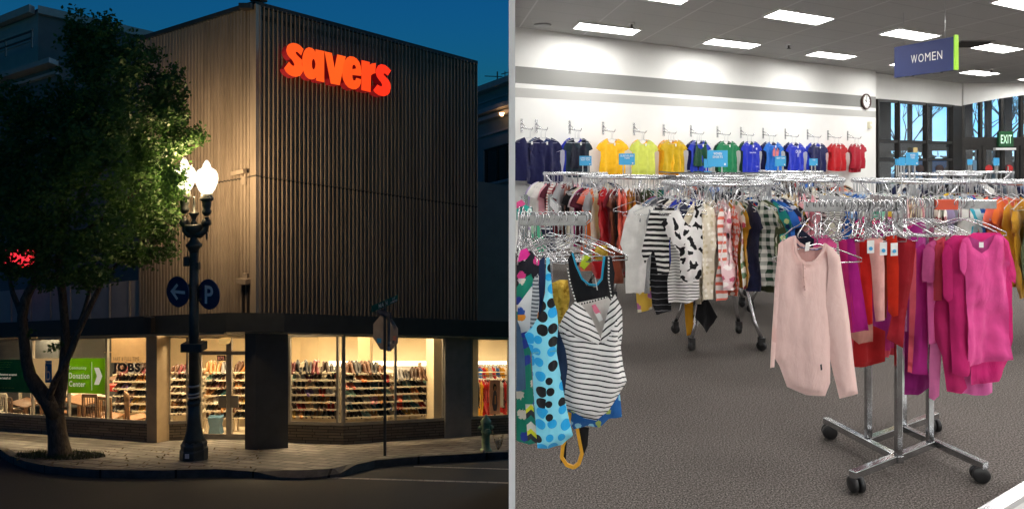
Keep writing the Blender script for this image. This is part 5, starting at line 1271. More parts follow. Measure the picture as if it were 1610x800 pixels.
# shopfront plan
GH, SH = 2.36, .43                                    # window head, sill
def glazing(a, b, n, sill, mull, fr=.045, name='shop_window'):
    """glass bay from a to b with mullions at fractions"""
    w_ = thing(name, None, None, V((0, 0, 0))); w_.parent = store; w_.matrix_parent_inverse = Matrix(); 
    base = (a + b) / 2; w_.location = wm(store).inverted() @ up(base, sill); bpy.context.view_layer.update()
    m = MB(); d = (b - a); d.z = 0; Lg = d.length; d.normalize()
    slab(m, a, b, -n, .06, sill, sill + .035); slab(m, a, b, -n, .06, GH - .05, GH)
    for f in [0] + mull + [1]:
        x = f * Lg; x = min(max(x, 0), Lg - fr); slab(m, a + d * x, a + d * (x + fr), -n, .065, sill + .035, GH - .05)
    m.build('frame', alu, w_)
    fs = [0] + mull + [1]
    for f0, f1 in zip(fs, fs[1:]):
        m = MB(); slab(m, a + d * (f0 * Lg + (fr if f0 > 0 or True else 0)) - n * .03, a + d * (f1 * Lg) - n * .03, -n, .006, sill + .035, GH - .05); m.build('pane', shop_glass, w_)
    return w_
def stonewall(a, b, n, h):
    m = MB(); slab(m, a, b, -n, .18, -.02, h - .03); m.build('stone_base', stone, store)
    m = MB(); slab(m, a + n * .015, b + n * .015, -n, .22, h - .03, h); m.build('sill', alu, store)
g = lambda p: V((p.x, p.y, 0))
La, Lb = onL(231.5), onL(-170); sLx = lambda u: (onL(u) - onL(231.5)).length / (La - Lb).length
stonewall(La, Lb, NL, SH); glazing(La, Lb, NL, SH, [sLx(u) for u in (168, 107.5, 51, -8, -70)])
pl = S(262, 692.5)
m = MB(); q = [onL(246.5, 0, .03), onL(231, 0, .03), onL(231, 0, -.3), pl - NL * .1, pl]
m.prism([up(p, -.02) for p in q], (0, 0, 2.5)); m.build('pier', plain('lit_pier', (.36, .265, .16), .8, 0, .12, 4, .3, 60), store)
ra, rb = pl + V((.005, .05, 0)), S(312, 690.2); dd = (rb - ra); dd.z = 0; dd.normalize(); nD = V((dd.y, -dd.x, 0))
stonewall(ra, rb, nD, .40); glazing(ra, rb, nD, .40, [(291.5 - 262) / (312 - 262)])
da, db = S(313, 690), S(404, 690.6); ddr = (db - da); ddr.z = 0; Ld = ddr.length; ddr.normalize(); nDr = V((ddr.y, -ddr.x, 0))
door = thing('door', None, None); door.parent = store; door.location = wm(store).inverted() @ up((da + db) / 2, 0)
m = MB(); fx = lambda u: da + ddr * ((u - 313) / (404 - 313) * Ld)
for u0, u1, h0, h1 in ((312, 316, 0, GH), (355.5, 364, 0, GH), (398, 404, 0, GH), (316, 355.5, 1.93, 2.02), (364, 398, 1.93, 2.02), (316, 355.5, 0, .12), (364, 398, 0, .12), (316, 355.5, GH - .05, GH), (364, 398, GH - .05, GH)):
    slab(m, fx(u0), fx(u1), -nDr, .07, h0, h1)
m.build('frame', alu, door)
for u0, u1 in ((316, 355.5), (364, 398)):
    for h0, h1 in ((.12, 1.93), (2.02, GH - .05)):
        m = MB(); slab(m, fx(u0) - nDr * .03, fx(u1) - nDr * .03, -nDr, .006, h0, h1); m.build('pane', shop_glass, door)
ppl = plain('push_plate', (.22, .2, .17), .45, .5)
for u0, u1 in ((345, 357.5), (363, 376)):
    m = MB(); slab(m, fx(u0) + nDr * .05, fx(u1) + nDr * .05, -nDr, .02, .73, 1.0); m.build('push_plate', ppl, door)
m = MB(); slab(m, fx(342), fx(355), -nDr, -.012, 1.80, 1.92); ob_ = m.build('number_plate', black_metal, door)
m = MB(); m.text('875', up(fx(343), 1.82) + nDr * .016, V((ddr.x, ddr.y, -GR * ddr.y)), (0, 0, 1), .15, .08, 0, .002, .02); m.build('lettering', glow('red_digits', (.8, .15, .06), .5), ob_)
# corner pier
m = MB(); q = [CN + V((0, .0, 0)), onL(385), onL(385) - NL * .35, onR(453) - NR * .45, onR(453)]
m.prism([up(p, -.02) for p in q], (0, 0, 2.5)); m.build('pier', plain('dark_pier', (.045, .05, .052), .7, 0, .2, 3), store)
# right shop windows
m = MB(); flat(m, [onL(258), onL(385), CN, onR(450), S(453, 695), db - nDr * .03, da - nDr * .03, rb - nD * .03, ra - nD * .03], 2.365, .03); m.build('canopy_soffit', soffit_m, store)
va, vb2 = S(453, 695), onR(540, 0, .02); vd = vb2 - va; vd.z = 0; vd.normalize(); nV = V((vd.y, -vd.x, 0))
stonewall(va, vb2, nV, SH); glazing(va, vb2, nV, SH, [.87])
ba, bb = onR(540, 0, .02), onR(700); fr_ = lambda u: (onR(u) - onR(540)).length / (onR(700) - onR(540)).length
stonewall(ba, bb, NR, SH); glazing(ba, bb, NR, SH, [fr_(621)])
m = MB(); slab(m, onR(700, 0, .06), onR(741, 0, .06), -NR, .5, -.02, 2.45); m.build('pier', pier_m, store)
ca, cb2 = onR(741), onR(870); stonewall(ca, cb2, NR, SH); glazing(ca, cb2, NR, SH, [(onR(799) - onR(741)).length / (cb2 - ca).length])
# interior: floor, ceiling, back walls
inn = [onL(-170, 0, -.2), pl - NL * .15, rb - nD * .1, db - nDr * .1, va - nV * .2, vb2 - nV * .25 , onR(870, 0, -.2)]
BL = [onL(-170, 0, -6.0), onL(300, 0, -6.0)]; bkc = V((-6.5, 21.5, 0)); BR = [onR(500, 0, -5.2), onR(870, 0, -5.2)]
m = MB(); flat(m, inn + [BR[1], BR[0], bkc, BL[1], BL[0]], .012); m.build('interior_floor', int_floor, store)
m = MB(); flat(m, [onL(-170, 0, -.25), CN - NL * .4 - NR * .4, onR(870, 0, -.25), BR[1], BR[0], bkc, BL[1], BL[0]], 3.0, .1); m.build('interior_ceiling', cream_wall, store)
cor = [BL[0], BL[1], bkc, BR[0], BR[1]]
m = MB()
for a, b in zip(cor, cor[1:]):
    d = b - a; d.z = 0; n_ = V((d.y, -d.x, 0)).normalized(); slab(m, a, b, -n_, .1, 0, 2.9)
m.build('interior_wall', cream_wall, store)
m = MB(); slab(m, onR(682, 0, -.14), onR(700, 0, -.14), -NR, .4, SH, 2.5); slab(m, onR(741, 0, -.14), onR(752, 0, -.14), -NR, .4, SH, 2.5)
q = SX(563, 18.4); slab(m, q, q + V((.32, 0, 0)), V((0, 1, 0)), .32, 0, 2.9); m.build('interior_column', cream_wall, store)
m = MB(); slab(m, SX(175, 19.5), SX(232, 19.5), V((0, 1, 0)), .5, 1.75, 2.5); m.build('interior_duct', plain('brown_bulkhead', (.28, .19, .10), .8), store)
# lit white valance along the back wall and ceiling tubes
val = glow('fluorescent_valance', (1, .86, .62), 3.2); 
m = MB(); slab(m, BR[0] + NR * .35 + DR * .2, BR[1] + NR * .35, NR, .05, 1.66, 1.80); v_ = m.build('valance_light', val, store)
m = MB(); slab(m, BR[0] + NR * .12, BR[1] + NR * .12, NR, .02, 0.2, 1.66); m.build('white_back_panel', white_wall, store)
tube_m = glow('shop_tube', (1, .76, .45), 150.0)
def shop_light(p, d, lb):
    r = thing('shop_light', lb, 'light', up(p, 2.88), 0, 'tube lights inside the corner store')
    d = V(d).normalized() * .6; m = MB(); slab(m, p - d, p + d, V((d.y, -d.x, 0)).normalized(), .14, 2.84, 2.895); m.build('housing', white_plastic, r)
    m = MB(); slab(m, p - d * .97 + V((0, .0, 0)), p + d * .97, V((d.y, -d.x, 0)).normalized(), .12, 2.82, 2.84); m.build('tube', tube_m, r)
for i, (u, o) in enumerate(((490, -.75), (520, -2.2), (575, -.28), (650, -.28), (770, -.4), (830, -.4), (560, -3.2), (680, -3.2), (800, -3.2))):
    shop_light(onR(u, 0, o), DR, f'tube light over the right shop window, {nth(i)} from the corner pier')
for i, (u, o) in enumerate(((30, -.5), (90, -.5), (150, -.5), (210, -.5), (-40, -.5), (60, -3.0), (180, -2.2))):
    shop_light(onL(u, 0, o), DL, f'tube light over the left shop window, {nth(i)} in its row')
for i, p in enumerate((SX(287, 16.4), SX(338, 16.8), SX(384, 16.9), SX(330, 19), SX(390, 19))): shop_light(p, (1, .1, 0), f'tube light over the shoe racks behind the door, {nth(i)}')
# wall fittings on the corrugated side
p = hitL(388, 278, .0); fx_m = plain('weathered_steel', (.3, .26, .21), .6, .4)
r = thing('wall_camera', 'camera on a bracket high on the corrugated corner', 'camera', p)
m = MB(); m.prism([p + DL * x + V((0, 0, z)) for x, z in ((-.06, -.16), (.06, -.16), (.06, .1), (-.06, .1))], NL * .09); m.build('bracket', fx_m, r)
m = MB(); m.bar(p + DL * .22 + NL * .16 + V((0, 0, .06)), p - DL * .12 + NL * .16 + V((0, 0, .12)), .09, .08); m.bar(p + NL * .05, p + NL * .14 + V((0, 0, .06)), .04); m.build('body', fx_m, r)
p = hitL(388, 440, .04); r = thing('wall_bracket', 'bent steel bracket box low on the corrugated corner', 'bracket', p)
m = MB(); m.prism([p + DL * x + V((0, 0, z)) for x, z in ((-.13, -.06), (.13, -.06), (.13, .04), (-.13, .04))], NL * .16); m.prism([p + DL * x + V((0, 0, z)) for x, z in ((-.06, .04), (.06, .04), (.06, .14), (-.06, .14))], NL * .06); m.build('plate', fx_m, r)
m = MB(); m.prism([p + DL * x + V((0, 0, z)) for x, z in ((-.09, -.7), (-.05, -.7), (-.05, -.1), (-.09, -.1))], NL * .05); m.prism([p + DL * x + V((0, 0, z)) for x, z in ((.05, -.7), (.09, -.7), (.09, -.1), (.05, -.1))], NL * .05); m.build('slot', black_metal, r)
p = hitL(392, 17, .05); r = thing('roof_floodlight', 'small dark floodlight and cap on the roof corner', 'light fixture', p)
m = MB(); m.box(p + V((-.12, -.25, .0)), p + V((.12, .05, .1))); m.build('head', black_metal, r); m = MB(); m.lathe([(.07, -.02), (.07, .2), (.17, .2), (.17, .26), (.05, .28)], 14, p + V((.17, .05, 0))); m.build('cap', black_metal, r)
p = up(fx(361), 2.36) + nDr * .25; m = MB(); m.lathe([(.14, 0), (.14, -.03), (.11, -.1), (.1, -.1)], 16, p); tag(m.build('porch_lamp', glow('amber_dome', (1, .6, .2), .5, (.5, .35, .1))), 'amber dome lamp under the canopy over the door', 'lamp')
p = hitL(233 + 5, 509, co_ + .02); m = MB(); m.prism([p + DL * x + V((0, 0, z)) for x, z in ((-.12, -.16), (.12, -.16), (.12, .16), (-.12, .16))], NL * .1); tag(m.build('fascia_box', black_metal), 'dark junction box on the canopy edge behind the lamp post', 'box')

# ---- the big lit sign (letters drawn in the plane of the wall, standing off it)
ZO = (430, 50, 1333 / 200)
LT = {
 's1': [(315, 185), (283, 150), (250, 128), (205, 119), (165, 130), (142, 155), (133, 195), (143, 235), (165, 268), (190, 292), (207, 318), (219, 345), (214, 360), (200, 358), (180, 340), (163, 316), (140, 345), (112, 385), (130, 420), (160, 450), (200, 470), (245, 474), (280, 462), (300, 435), (312, 408), (305, 370), (298, 345), (300, 298), (275, 275), (245, 245), (233, 225), (235, 212), (250, 214), (270, 232), (290, 252)],
 'a': [(440, 187), (532, 205), (532, 532), (446, 514), (446, 478), (430, 495), (405, 502), (370, 495), (340, 470), (318, 430), (305, 380), (300, 320), (304, 260), (318, 210), (340, 178), (370, 165), (400, 172), (425, 190), (440, 215)],
 'v': [(534, 207), (612, 226), (640, 385), (668, 240), (758, 262), (720, 440), (694, 563), (600, 545)],
 'e': [(722, 430), (728, 370), (745, 310), (770, 275), (800, 259), (838, 264), (872, 285), (898, 318), (915, 365), (920, 420), (918, 465), (826, 455), (828, 490), (840, 513), (858, 510), (866, 485), (918, 500), (915, 545), (898, 580), (865, 604), (830, 605), (790, 590), (755, 555), (732, 510), (721, 470)],
 'r': [(922, 300), (1008, 320), (1008, 350), (1030, 335), (1073, 330), (1068, 436), (1042, 443), (1022, 460), (1018, 635), (921, 613)],
 's2': [(1232, 410), (1205, 380), (1170, 352), (1130, 342), (1098, 355), (1077, 390), (1071, 430), (1082, 470), (1105, 505), (1128, 532), (1140, 560), (1132, 578), (1112, 570), (1090, 555), (1046, 612), (1065, 640), (1100, 665), (1150, 678), (1190, 668), (1218, 640), (1229, 590), (1225, 545), (1205, 505), (1175, 475), (1155, 455), (1155, 438), (1170, 440), (1198, 462)]}
holes = {'a': [(402, 340), (404, 310), (414, 288), (425, 290), (436, 315), (440, 345), (436, 375), (424, 398), (412, 392), (404, 370)], 'e': [(826, 395), (826, 370), (834, 350), (848, 348), (860, 362), (866, 388)]}
offS = .62
def zp(x, y, off=offS): return hitR(ZO[0] + x / ZO[2], ZO[1] + y / ZO[2], off)
r = thing('store_sign', 'glowing orange red letters of the store name on the corrugated wall', 'sign', zp(660, 400, .1))
side_m = glow('sign_return', (.5, .005, .015), .16, (.25, .01, .02))
for i, (k, pts) in enumerate(LT.items()):
    cface = [(1, .095, .008), (1, .10, .008), (1, .105, .008), (1, .085, .006), (1, .06, .006), (1, .03, .006)][i]
    t = NT('sign_face').set(.4); co = t.coord(); t.base((.5, .03, .01)); fcn = t.ramp(t.noise(co, 1.2, 2), [(.3, tuple(x * .8 for x in cface)), (.7, cface)]); t.link(fcn, t.b.inputs['Emission Color']); t.b.inputs['Emission Strength'].default_value = 1.25
    n_ = len(pts); P3 = [zp(*q) for q in pts]; N3 = -NR * .34
    m = MB()
    for j in range(n_):
        a, b = P3[j], P3[(j + 1) % n_]; m.face([a, b, b + N3, a + N3])
    H3 = [zp(*q) for q in holes.get(k, [])]
    for j in range(len(H3)):
        a, b = H3[j], H3[(j + 1) % len(H3)]; m.face([a, b, b + N3, a + N3])
    lt = m.build('letter', side_m, r)
    allp = [V((q[0], -q[1])) for q in pts] + [V((q[0], -q[1])) for q in holes.get(k, [])]
    ed = [(j, (j + 1) % n_) for j in range(n_)] + [(n_ + j, n_ + (j + 1) % len(H3)) for j in range(len(H3))]
    cd_ = delaunay_2d_cdt(allp, ed, [], 1, 1e-5)
    m = MB()
    hp_ = holes.get(k)
    for f in cd_[2]:
        c = sum((cd_[0][q] for q in f), V((0, 0))) / len(f)
        if hp_ and inside(c, [(x, -y) for x, y in hp_]): continue
        pp = [zp(cd_[0][q].x, -cd_[0][q].y, offS + .002) for q in f]
        if (pp[1] - pp[0]).cross(pp[2] - pp[0]).dot(NR) < 0: pp.reverse()
        m.face(pp)
    m.build('lit_face', t.mat, lt)

# ---- window posters and lettering (flat things in the panes)
def on_pane(u, h, off=.045): return onL(u, h, off)
def backlit(name, c):
    t = NT(name).set(.7); t.base(c); tl = t.new('ShaderNodeBsdfTranslucent'); tl.inputs[0].default_value = C(c); mx = t.new('ShaderNodeMixShader'); mx.inputs[0].default_value = .6
    t.link(t.b.outputs[0], mx.inputs[1]); t.link(tl.outputs[0], mx.inputs[2]); t.link(mx.outputs[0], t.out.inputs[0]); return t.mat
paper = plain('poster_paper', (.62, .58, .5), .7); gr_d = backlit('poster_dark_green', (.01, .09, .06)); gr_l = backlit('poster_lime', (.26, .46, .03)); poster_w = backlit('poster_white', (.62, .58, .5)); ink_w = glow('glowing_ink', (1, .88, .68), .42, (.6, .56, .5)); bl_p = backlit('poster_blue', (.02, .13, .38)); lime_i = backlit('lime_ink', (.55, .7, .12))  # ink_w emits by itself, imitating shop light coming through the banner lettering
def poster(name, u0, u1, v0, v1, mat, label):
    a = onL(u0, 0, .03); b = onL(u1, 0, .03); h1, h0 = hh(v0, onL((u0 + u1) / 2).y), hh(v1, onL((u0 + u1) / 2).y)
    m = MB(); slab(m, a, b, NL, .004, h0, h1); return tag(m.build(name, mat), label, 'poster'), a, b, h0, h1
tr = V((-DL.x, -DL.y, GR * DL.y)).normalized()
o, a, b, h0, h1 = poster('lime_banner', 107.5, 165, 563, 618, gr_l, 'lime green donation center banner with a white arrow in the shop window')
L_ = (b - a).length; base = up(a, h0) + NL * .008
def T(txt, fx_, fz_, fw, fh, mat, par, bold=.0):
    m = MB(); m.text(txt, base + tr * L_ * fx_ + V((0, 0, (h1 - h0) * fz_)), tr, (0, 0, 1), L_ * fw, (h1 - h0) * fh, 0, .001, bold); return m.build('lettering', mat, par)
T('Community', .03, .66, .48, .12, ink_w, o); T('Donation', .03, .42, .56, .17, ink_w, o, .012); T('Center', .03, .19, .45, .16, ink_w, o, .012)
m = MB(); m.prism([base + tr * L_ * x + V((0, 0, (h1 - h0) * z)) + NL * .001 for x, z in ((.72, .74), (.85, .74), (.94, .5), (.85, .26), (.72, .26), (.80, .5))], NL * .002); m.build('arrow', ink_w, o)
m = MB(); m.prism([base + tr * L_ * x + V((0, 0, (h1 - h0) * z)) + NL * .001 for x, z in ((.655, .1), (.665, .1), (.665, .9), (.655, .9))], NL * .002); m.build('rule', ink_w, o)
o, a, b, h0, h1 = poster('dark_green_banner', -20, 49.5, 565, 616, gr_d, 'dark green donations banner at the left edge of the shop window')
L_ = (b - a).length; base = up(a, h0) + NL * .008
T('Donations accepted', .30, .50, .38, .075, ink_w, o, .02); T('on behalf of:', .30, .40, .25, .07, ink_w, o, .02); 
for i in range(4): T('donate your things here', .30, .90 - i * .07, (.28, .25, .24, .1)[i], .035, lime_i, o)
T('every item helps the community', .30, .12, .33, .03, lime_i, o)
o, a, b, h0, h1 = poster('white_poster', 52, 104.5, 563, 617, poster_w, 'white poster with a blue panel between two green banners')
L_ = (b - a).length; base = up(a, h0) + NL * .008
m = MB(); m.prism([base + tr * L_ * x + V((0, 0, (h1 - h0) * z)) for x, z in ((.38, .3), (.58, .3), (.58, .93), (.38, .93))], NL * .002); bp = m.build('blue_panel', bl_p, o)
base = base + NL * .004; T('Ponca', .39, .84, .18, .07, paper, bp, .02); T('b', .42, .36, .12, .42, paper, bp)
base = base - NL * .004; T('Ponca', .33, .17, .25, .05, bl_p, o)
base = None
txt_m = plain('vinyl_lettering', (.05, .04, .036), .5)
r = thing('window_lettering', 'dark vinyl JOBS lettering on the shop glass left of the pier', 'lettering', onL(200, 1.2, .01))
for tx_, u0, u1, v0, v1, bd in (('PART & FULL TIME', 178, 219, 567, 561, 0), ('JOBS', 177, 221, 588, 570, .05), ('apply within', 182, 215, 596, 592, 0)):
    Y = onL((u0 + u1) / 2).y; m = MB(); m.text(tx_, onL(u0, hh(v0, Y), .006), tr, (0, 0, 1), (onL(u1) - onL(u0)).length, hh(v1, Y) - hh(v0, Y), 0, .002, bd); m.build('line', txt_m, r)

# ---- neighbouring buildings
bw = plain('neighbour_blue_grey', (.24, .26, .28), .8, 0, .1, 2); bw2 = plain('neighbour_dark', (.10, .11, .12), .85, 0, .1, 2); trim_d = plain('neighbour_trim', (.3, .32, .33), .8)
def bx(nm, par, a, b, n, th, v0, v1, Y0, mat):
    m = MB(); slab(m, a, b, n, th, hh(v1, Y0), hh(v0, Y0)); return m.build(nm, mat, par)
nb = thing('old_building', 'pale older building with a roof terrace behind the tree', 'building', SX(60, 24))
c0 = SX(60, 24); l1 = c0 + DL * 8; r1 = c0 + DR * 9
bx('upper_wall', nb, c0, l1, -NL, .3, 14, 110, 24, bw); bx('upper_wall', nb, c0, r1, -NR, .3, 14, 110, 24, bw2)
m = MB(); slab(m, c0 - DR * .1, l1, NL, .18, hh(24, 24), hh(12, 24)); slab(m, c0, r1, NR, .18, hh(24, 24), hh(12, 24)); m.build('cornice', trim_d, nb)
m = MB(); slab(m, c0 + DL * .3, l1, NL, .05, hh(45, 24), hh(43, 24)); slab(m, c0 + DL * .3, l1, NL, .03, hh(62, 24), hh(61, 24)); m.build('moulding', trim_d, nb)
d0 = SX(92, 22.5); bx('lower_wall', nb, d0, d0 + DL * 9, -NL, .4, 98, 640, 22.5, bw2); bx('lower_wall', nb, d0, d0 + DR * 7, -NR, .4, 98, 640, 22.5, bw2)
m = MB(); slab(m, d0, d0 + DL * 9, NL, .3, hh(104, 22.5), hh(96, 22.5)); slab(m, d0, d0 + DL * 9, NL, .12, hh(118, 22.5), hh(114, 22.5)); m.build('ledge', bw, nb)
m = MB()
for h_ in (hh(70, 24), hh(80, 24)): slab(m, SX(52, 23) , SX(52, 23) + DL * 7, NL, .04, h_ - .04, h_)
for k in range(5): q = SX(52, 23) + DL * k * 1.5; slab(m, q, q + DL * .05, NL, .04, hh(96, 24), hh(70, 24))
m.build('railing', black_metal, nb)
m = MB(); flat(m, [d0, d0 + DL * 9, d0 + DL * 9 - NL * 8, d0 + DR * 7], hh(98, 22.5), .1); flat(m, [c0, l1, l1 - NL * 6, r1], hh(14, 24), .1); m.build('roof', bw2, nb)
nr = thing('right_building', 'teal grey stucco building beyond the right end of the store', 'building', SX(775, 26))
a_, b_ = SX(742, 27), SX(835, 25.0); dn = (b_ - a_); dn.z = 0; dn.normalize(); nn_ = V((dn.y, -dn.x, 0))
teal = plain('neighbour_teal', (.20, .24, .24), .8, 0, .1, 2)
w0, w1_ = a_ + dn * ((760 - 742) / 93 * (b_ - a_).length), b_
def nbx(nm, u0, u1, v0, v1, proud, th, mat, par=None):
    Lx = (b_ - a_).length; p, q = a_ + dn * Lx * (u0 - 742) / 93, a_ + dn * Lx * (u1 - 742) / 93
    m = MB(); slab(m, p + nn_ * proud, q + nn_ * proud, -nn_, th, hh(v1, 26), hh(v0, 26)); return m.build(nm, mat, par or nr)
nbx('wall', 742, 761, 133, 560, 0, .4, teal); nbx('wall', 761, 835, 133, 228, 0, .4, teal); nbx('wall', 761, 835, 287, 560, 0, .4, teal)
nbx('cornice', 742, 835, 130, 139, .3, .3, trim_d); nbx('moulding', 742, 835, 152, 154, .06, .06, trim_d); nbx('cornice', 742, 835, 170, 177, .4, .4, trim_d); nbx('cornice', 742, 835, 180, 186, .25, .25, trim_d); nbx('moulding', 742, 835, 205, 208, .08, .08, trim_d); nbx('sill', 758, 835, 285, 289, .1, .1, trim_d)
wn2 = nbx('window', 761, 835, 228, 287, -.12, .02, glass('dark_glass', (.1, .12, .14), .3, 1))
for u in (761, 779, 792.5, 806): nbx('bar', u, u + 1.8, 228, 287, -.06, .06, black_metal, wn2)
nbx('bar', 761, 835, 228, 231, -.05, .06, black_metal, wn2)
nbx('lit_screen', 786, 802, 266, 286, -.3, .02, glow('screen_blue', (.05, .35, .6), .8), wn2)
nbx('inner_wall', 758, 840, 220, 295, -2.2, .05, bw2)
q = SX(789, 25.5); lp = thing('uplight', 'small warm lamp lighting the cornice of the right building', 'lamp', up(q, hh(176, 25.5)), 0)
m = MB(); m.lathe([(.05, 0), (.09, .1), (.09, .12)], 10, up(q, hh(183, 25.5)) - V((0, .15, 0))); m.build('shade', glow('warm_bulb', (1, .5, .2), 14), lp)
an = thing('roof_antenna', 'thin roof antenna above the right building', 'antenna', up(SX(782, 26.5), hh(133, 26.5)))
m = MB(); q = SX(782, 26.5); m.bar(up(q, hh(135, 26.5)), up(q, hh(113, 26.5)), .05); m.bar(up(SX(762, 26.5), hh(120, 26.5)), up(SX(790, 26.5), hh(121, 26.5)), .03); m.build('mast', black_metal, an)
m = MB(); q = SX(794, 26.5); m.bar(up(q, hh(135, 26.5)), up(q, hh(112, 26.5)), .03); m.bar(up(SX(788, 26.5), hh(117, 26.5)), up(SX(800, 26.5), hh(114, 26.5)), .03); m.build('aerial', black_metal, an)
# red sign behind the leaves
p = onL(36, 0, .3); r = thing('red_sign', 'glowing red sign mostly hidden behind the tree leaves', 'sign', up(p, hh(418, p.y)))
m = MB(); a, b = onL(17, 0, .25), onL(54, 0, .25); slab(m, a, b, NL, .15, hh(420, p.y), hh(392, p.y)); m.build('lit_box', glow('red_glow', (1, .01, .008), 1.4), r)
m = MB(); slab(m, a, b, -NL, .1, hh(424, p.y), hh(388, p.y)); m.build('case', black_metal, r)
# ================================================================== STREET FURNITURE AND TREE
iron = plain('painted_iron', (.055, .065, .062), .45, .3, .25, 6, .15, 60)
t = NT('globe_glass'); em_ = t.new('ShaderNodeEmission'); em_.inputs[0].default_value = (1, .88, .74, 1); em_.inputs[1].default_value = 1.0; tr_ = t.new('ShaderNodeBsdfTransparent'); tr_.inputs[0].default_value = (.8, .8, .8, 1); ad_ = t.new('ShaderNodeAddShader')
t.link(em_.outputs[0], ad_.inputs[0]); t.link(tr_.outputs[0], ad_.inputs[1]); t.link(ad_.outputs[0], t.out.inputs[0]); globe_m = t.mat
LB0 = S(305, 722); LY = LB0.y; K = LY / F
def lh(v): return hh(v, LY)
post = thing('street_lamp', 'ornate iron street lamp with two lit glass globes', 'street lamp', LB0)
def at(x, h): return V((LB0.x + x, LB0.y, LB0.z + h))
m = MB(); m.lathe([(.24, -.01), (.24, .20), (.22, .22), (.225, .30), (.2, .33), (.19, .36)], 8, at(0, 0), sm=False, M=Matrix.Rotation(R(22), 4, 'Z')); m.build('plinth', iron, post, bevel=.01)
m = MB(); m.lathe([(.19, .35), (.16, .42), (.13, .55), (.105, .75), (.098, 1.0)], 24, at(0, 0), flute=.08); m.lathe([(.112, 1.0), (.118, 1.04), (.1, 1.08)], 20, at(0, 0)); m.build('base_flare', iron, post)
m = MB(); m.lathe([(.092, 1.08), (.085, 2.4), (.075, lh(395))], 24, at(0, 0), flute=.09); m.build('shaft', iron, post)
m = MB(); m.box(at(-.19, lh(551)) - V((0, .13, 0)), at(.19, lh(538)) + V((0, .13, 0))); m.build('collar_box', iron, post, bevel=.012)
m = MB(); m.box(at(-.17, lh(418)) - V((0, .06, 0)), at(-.06, lh(403)) + V((0, .06, 0))); m.bar(at(-.12, lh(405)), at(-.1, lh(388)), .02); m.build('sensor_box', iron, post, bevel=.006)
m = MB(); m.box(at(.05, lh(424)) - V((0, .05, 0)), at(.1, lh(412)) + V((0, .05, 0))); m.build('sensor_box', iron, post, bevel=.006)
m = MB(); m.lathe([(.075, lh(396)), (.1, lh(391)), (.135, lh(387)), (.14, lh(384)), (.09, lh(380)), (.06, lh(375)), (.055, lh(371)), (.1, lh(366)), (.15, lh(362)), (.16, lh(355)), (.15, lh(352))], 20, at(0, 0)); m.build('capital', iron, post)
m = MB(); m.lathe([(.05, lh(353)), (.055, lh(349)), (.03, lh(347)), (.05, lh(341)), (.085, lh(336)), (.08, lh(334)), (.03, lh(333)), (.022, lh(318)), (.016, lh(313)), (.024, lh(311)), (.012, lh(309))], 16, at(0, 0)); m.build('finial', iron, post)
for sx_, du in ((-1, -15), (1, 20)):
    dx = du * K; gx = (290 - 305) * K if sx_ < 0 else (325 - 305) * K
    m = MB(); m.tube([at(0, lh(366)), at(gx * .5, lh(368)), at(gx * .9, lh(362)), at(gx, lh(350)), at(gx, lh(341))], [.085, .075, .06, .04, .035], 12)
    m.lathe([(.01, -.06), (.075, -.05), (.075, .05), (.01, .06)], 16, at(gx * .98, lh(350)), M=Matrix.Rotation(R(90), 4, 'X'))
    m.lathe([(.008, lh(377)), (.018, lh(374)), (.014, lh(358))], 8, at(gx * 1.0, 0)); m.build('arm', iron, post)
    vb_ = 304 if sx_ > 0 else 300; dv = vb_ - 306
    m = MB(); m.lathe([(.03, lh(342 + dv)), (.075, lh(338 + dv)), (.085, lh(334 + dv)), (.06, lh(331 + dv)), (.075, lh(326 + dv)), (.08, lh(320 + dv)), (.07, lh(319 + dv)), (.115, lh(317 + dv)), (.12, lh(313 + dv)), (.10, lh(311 + dv)), (.105, lh(307 + dv))], 20, at(gx, 0)); hd = m.build('lamp_holder', iron, post)
    m = MB(); m.lathe([(.095, lh(306 + dv)), (.14, lh(300 + dv)), (.185, lh(290 + dv)), (.198, lh(283 + dv)), (.19, lh(276 + dv)), (.155, lh(270 + dv)), (.125, lh(268 + dv)), (.085, lh(266 + dv)), (.07, lh(264 + dv)), (.065, lh(261 + dv)), (.04, lh(257 + dv)), (.015, lh(254 + dv))], 24, at(gx, 0)); m.build('globe', globe_m, post)
    pl_ = bpy.data.lights.new('bulb', 'POINT'); pl_.energy = 215; pl_.color = (1, .66, .35); pl_.shadow_soft_size = .16
    bo = bpy.data.objects.new('bulb', pl_); col.objects.link(bo); bo.parent = post; bo.location = wm(post).inverted() @ at(gx, lh(284 + dv))
m = MB()
for v in (604, 616, 621): m.lathe([(.101, lh(v + 3)), (.101, lh(v))], 20, at(0, 0)); 
m.build('clamp_band', steel, post)
m = MB(); m.box(at(-.05, .12) - V((0, .245, 0)), at(.02, .20) - V((0, .235, 0))); m.build('notice', tagm, post)
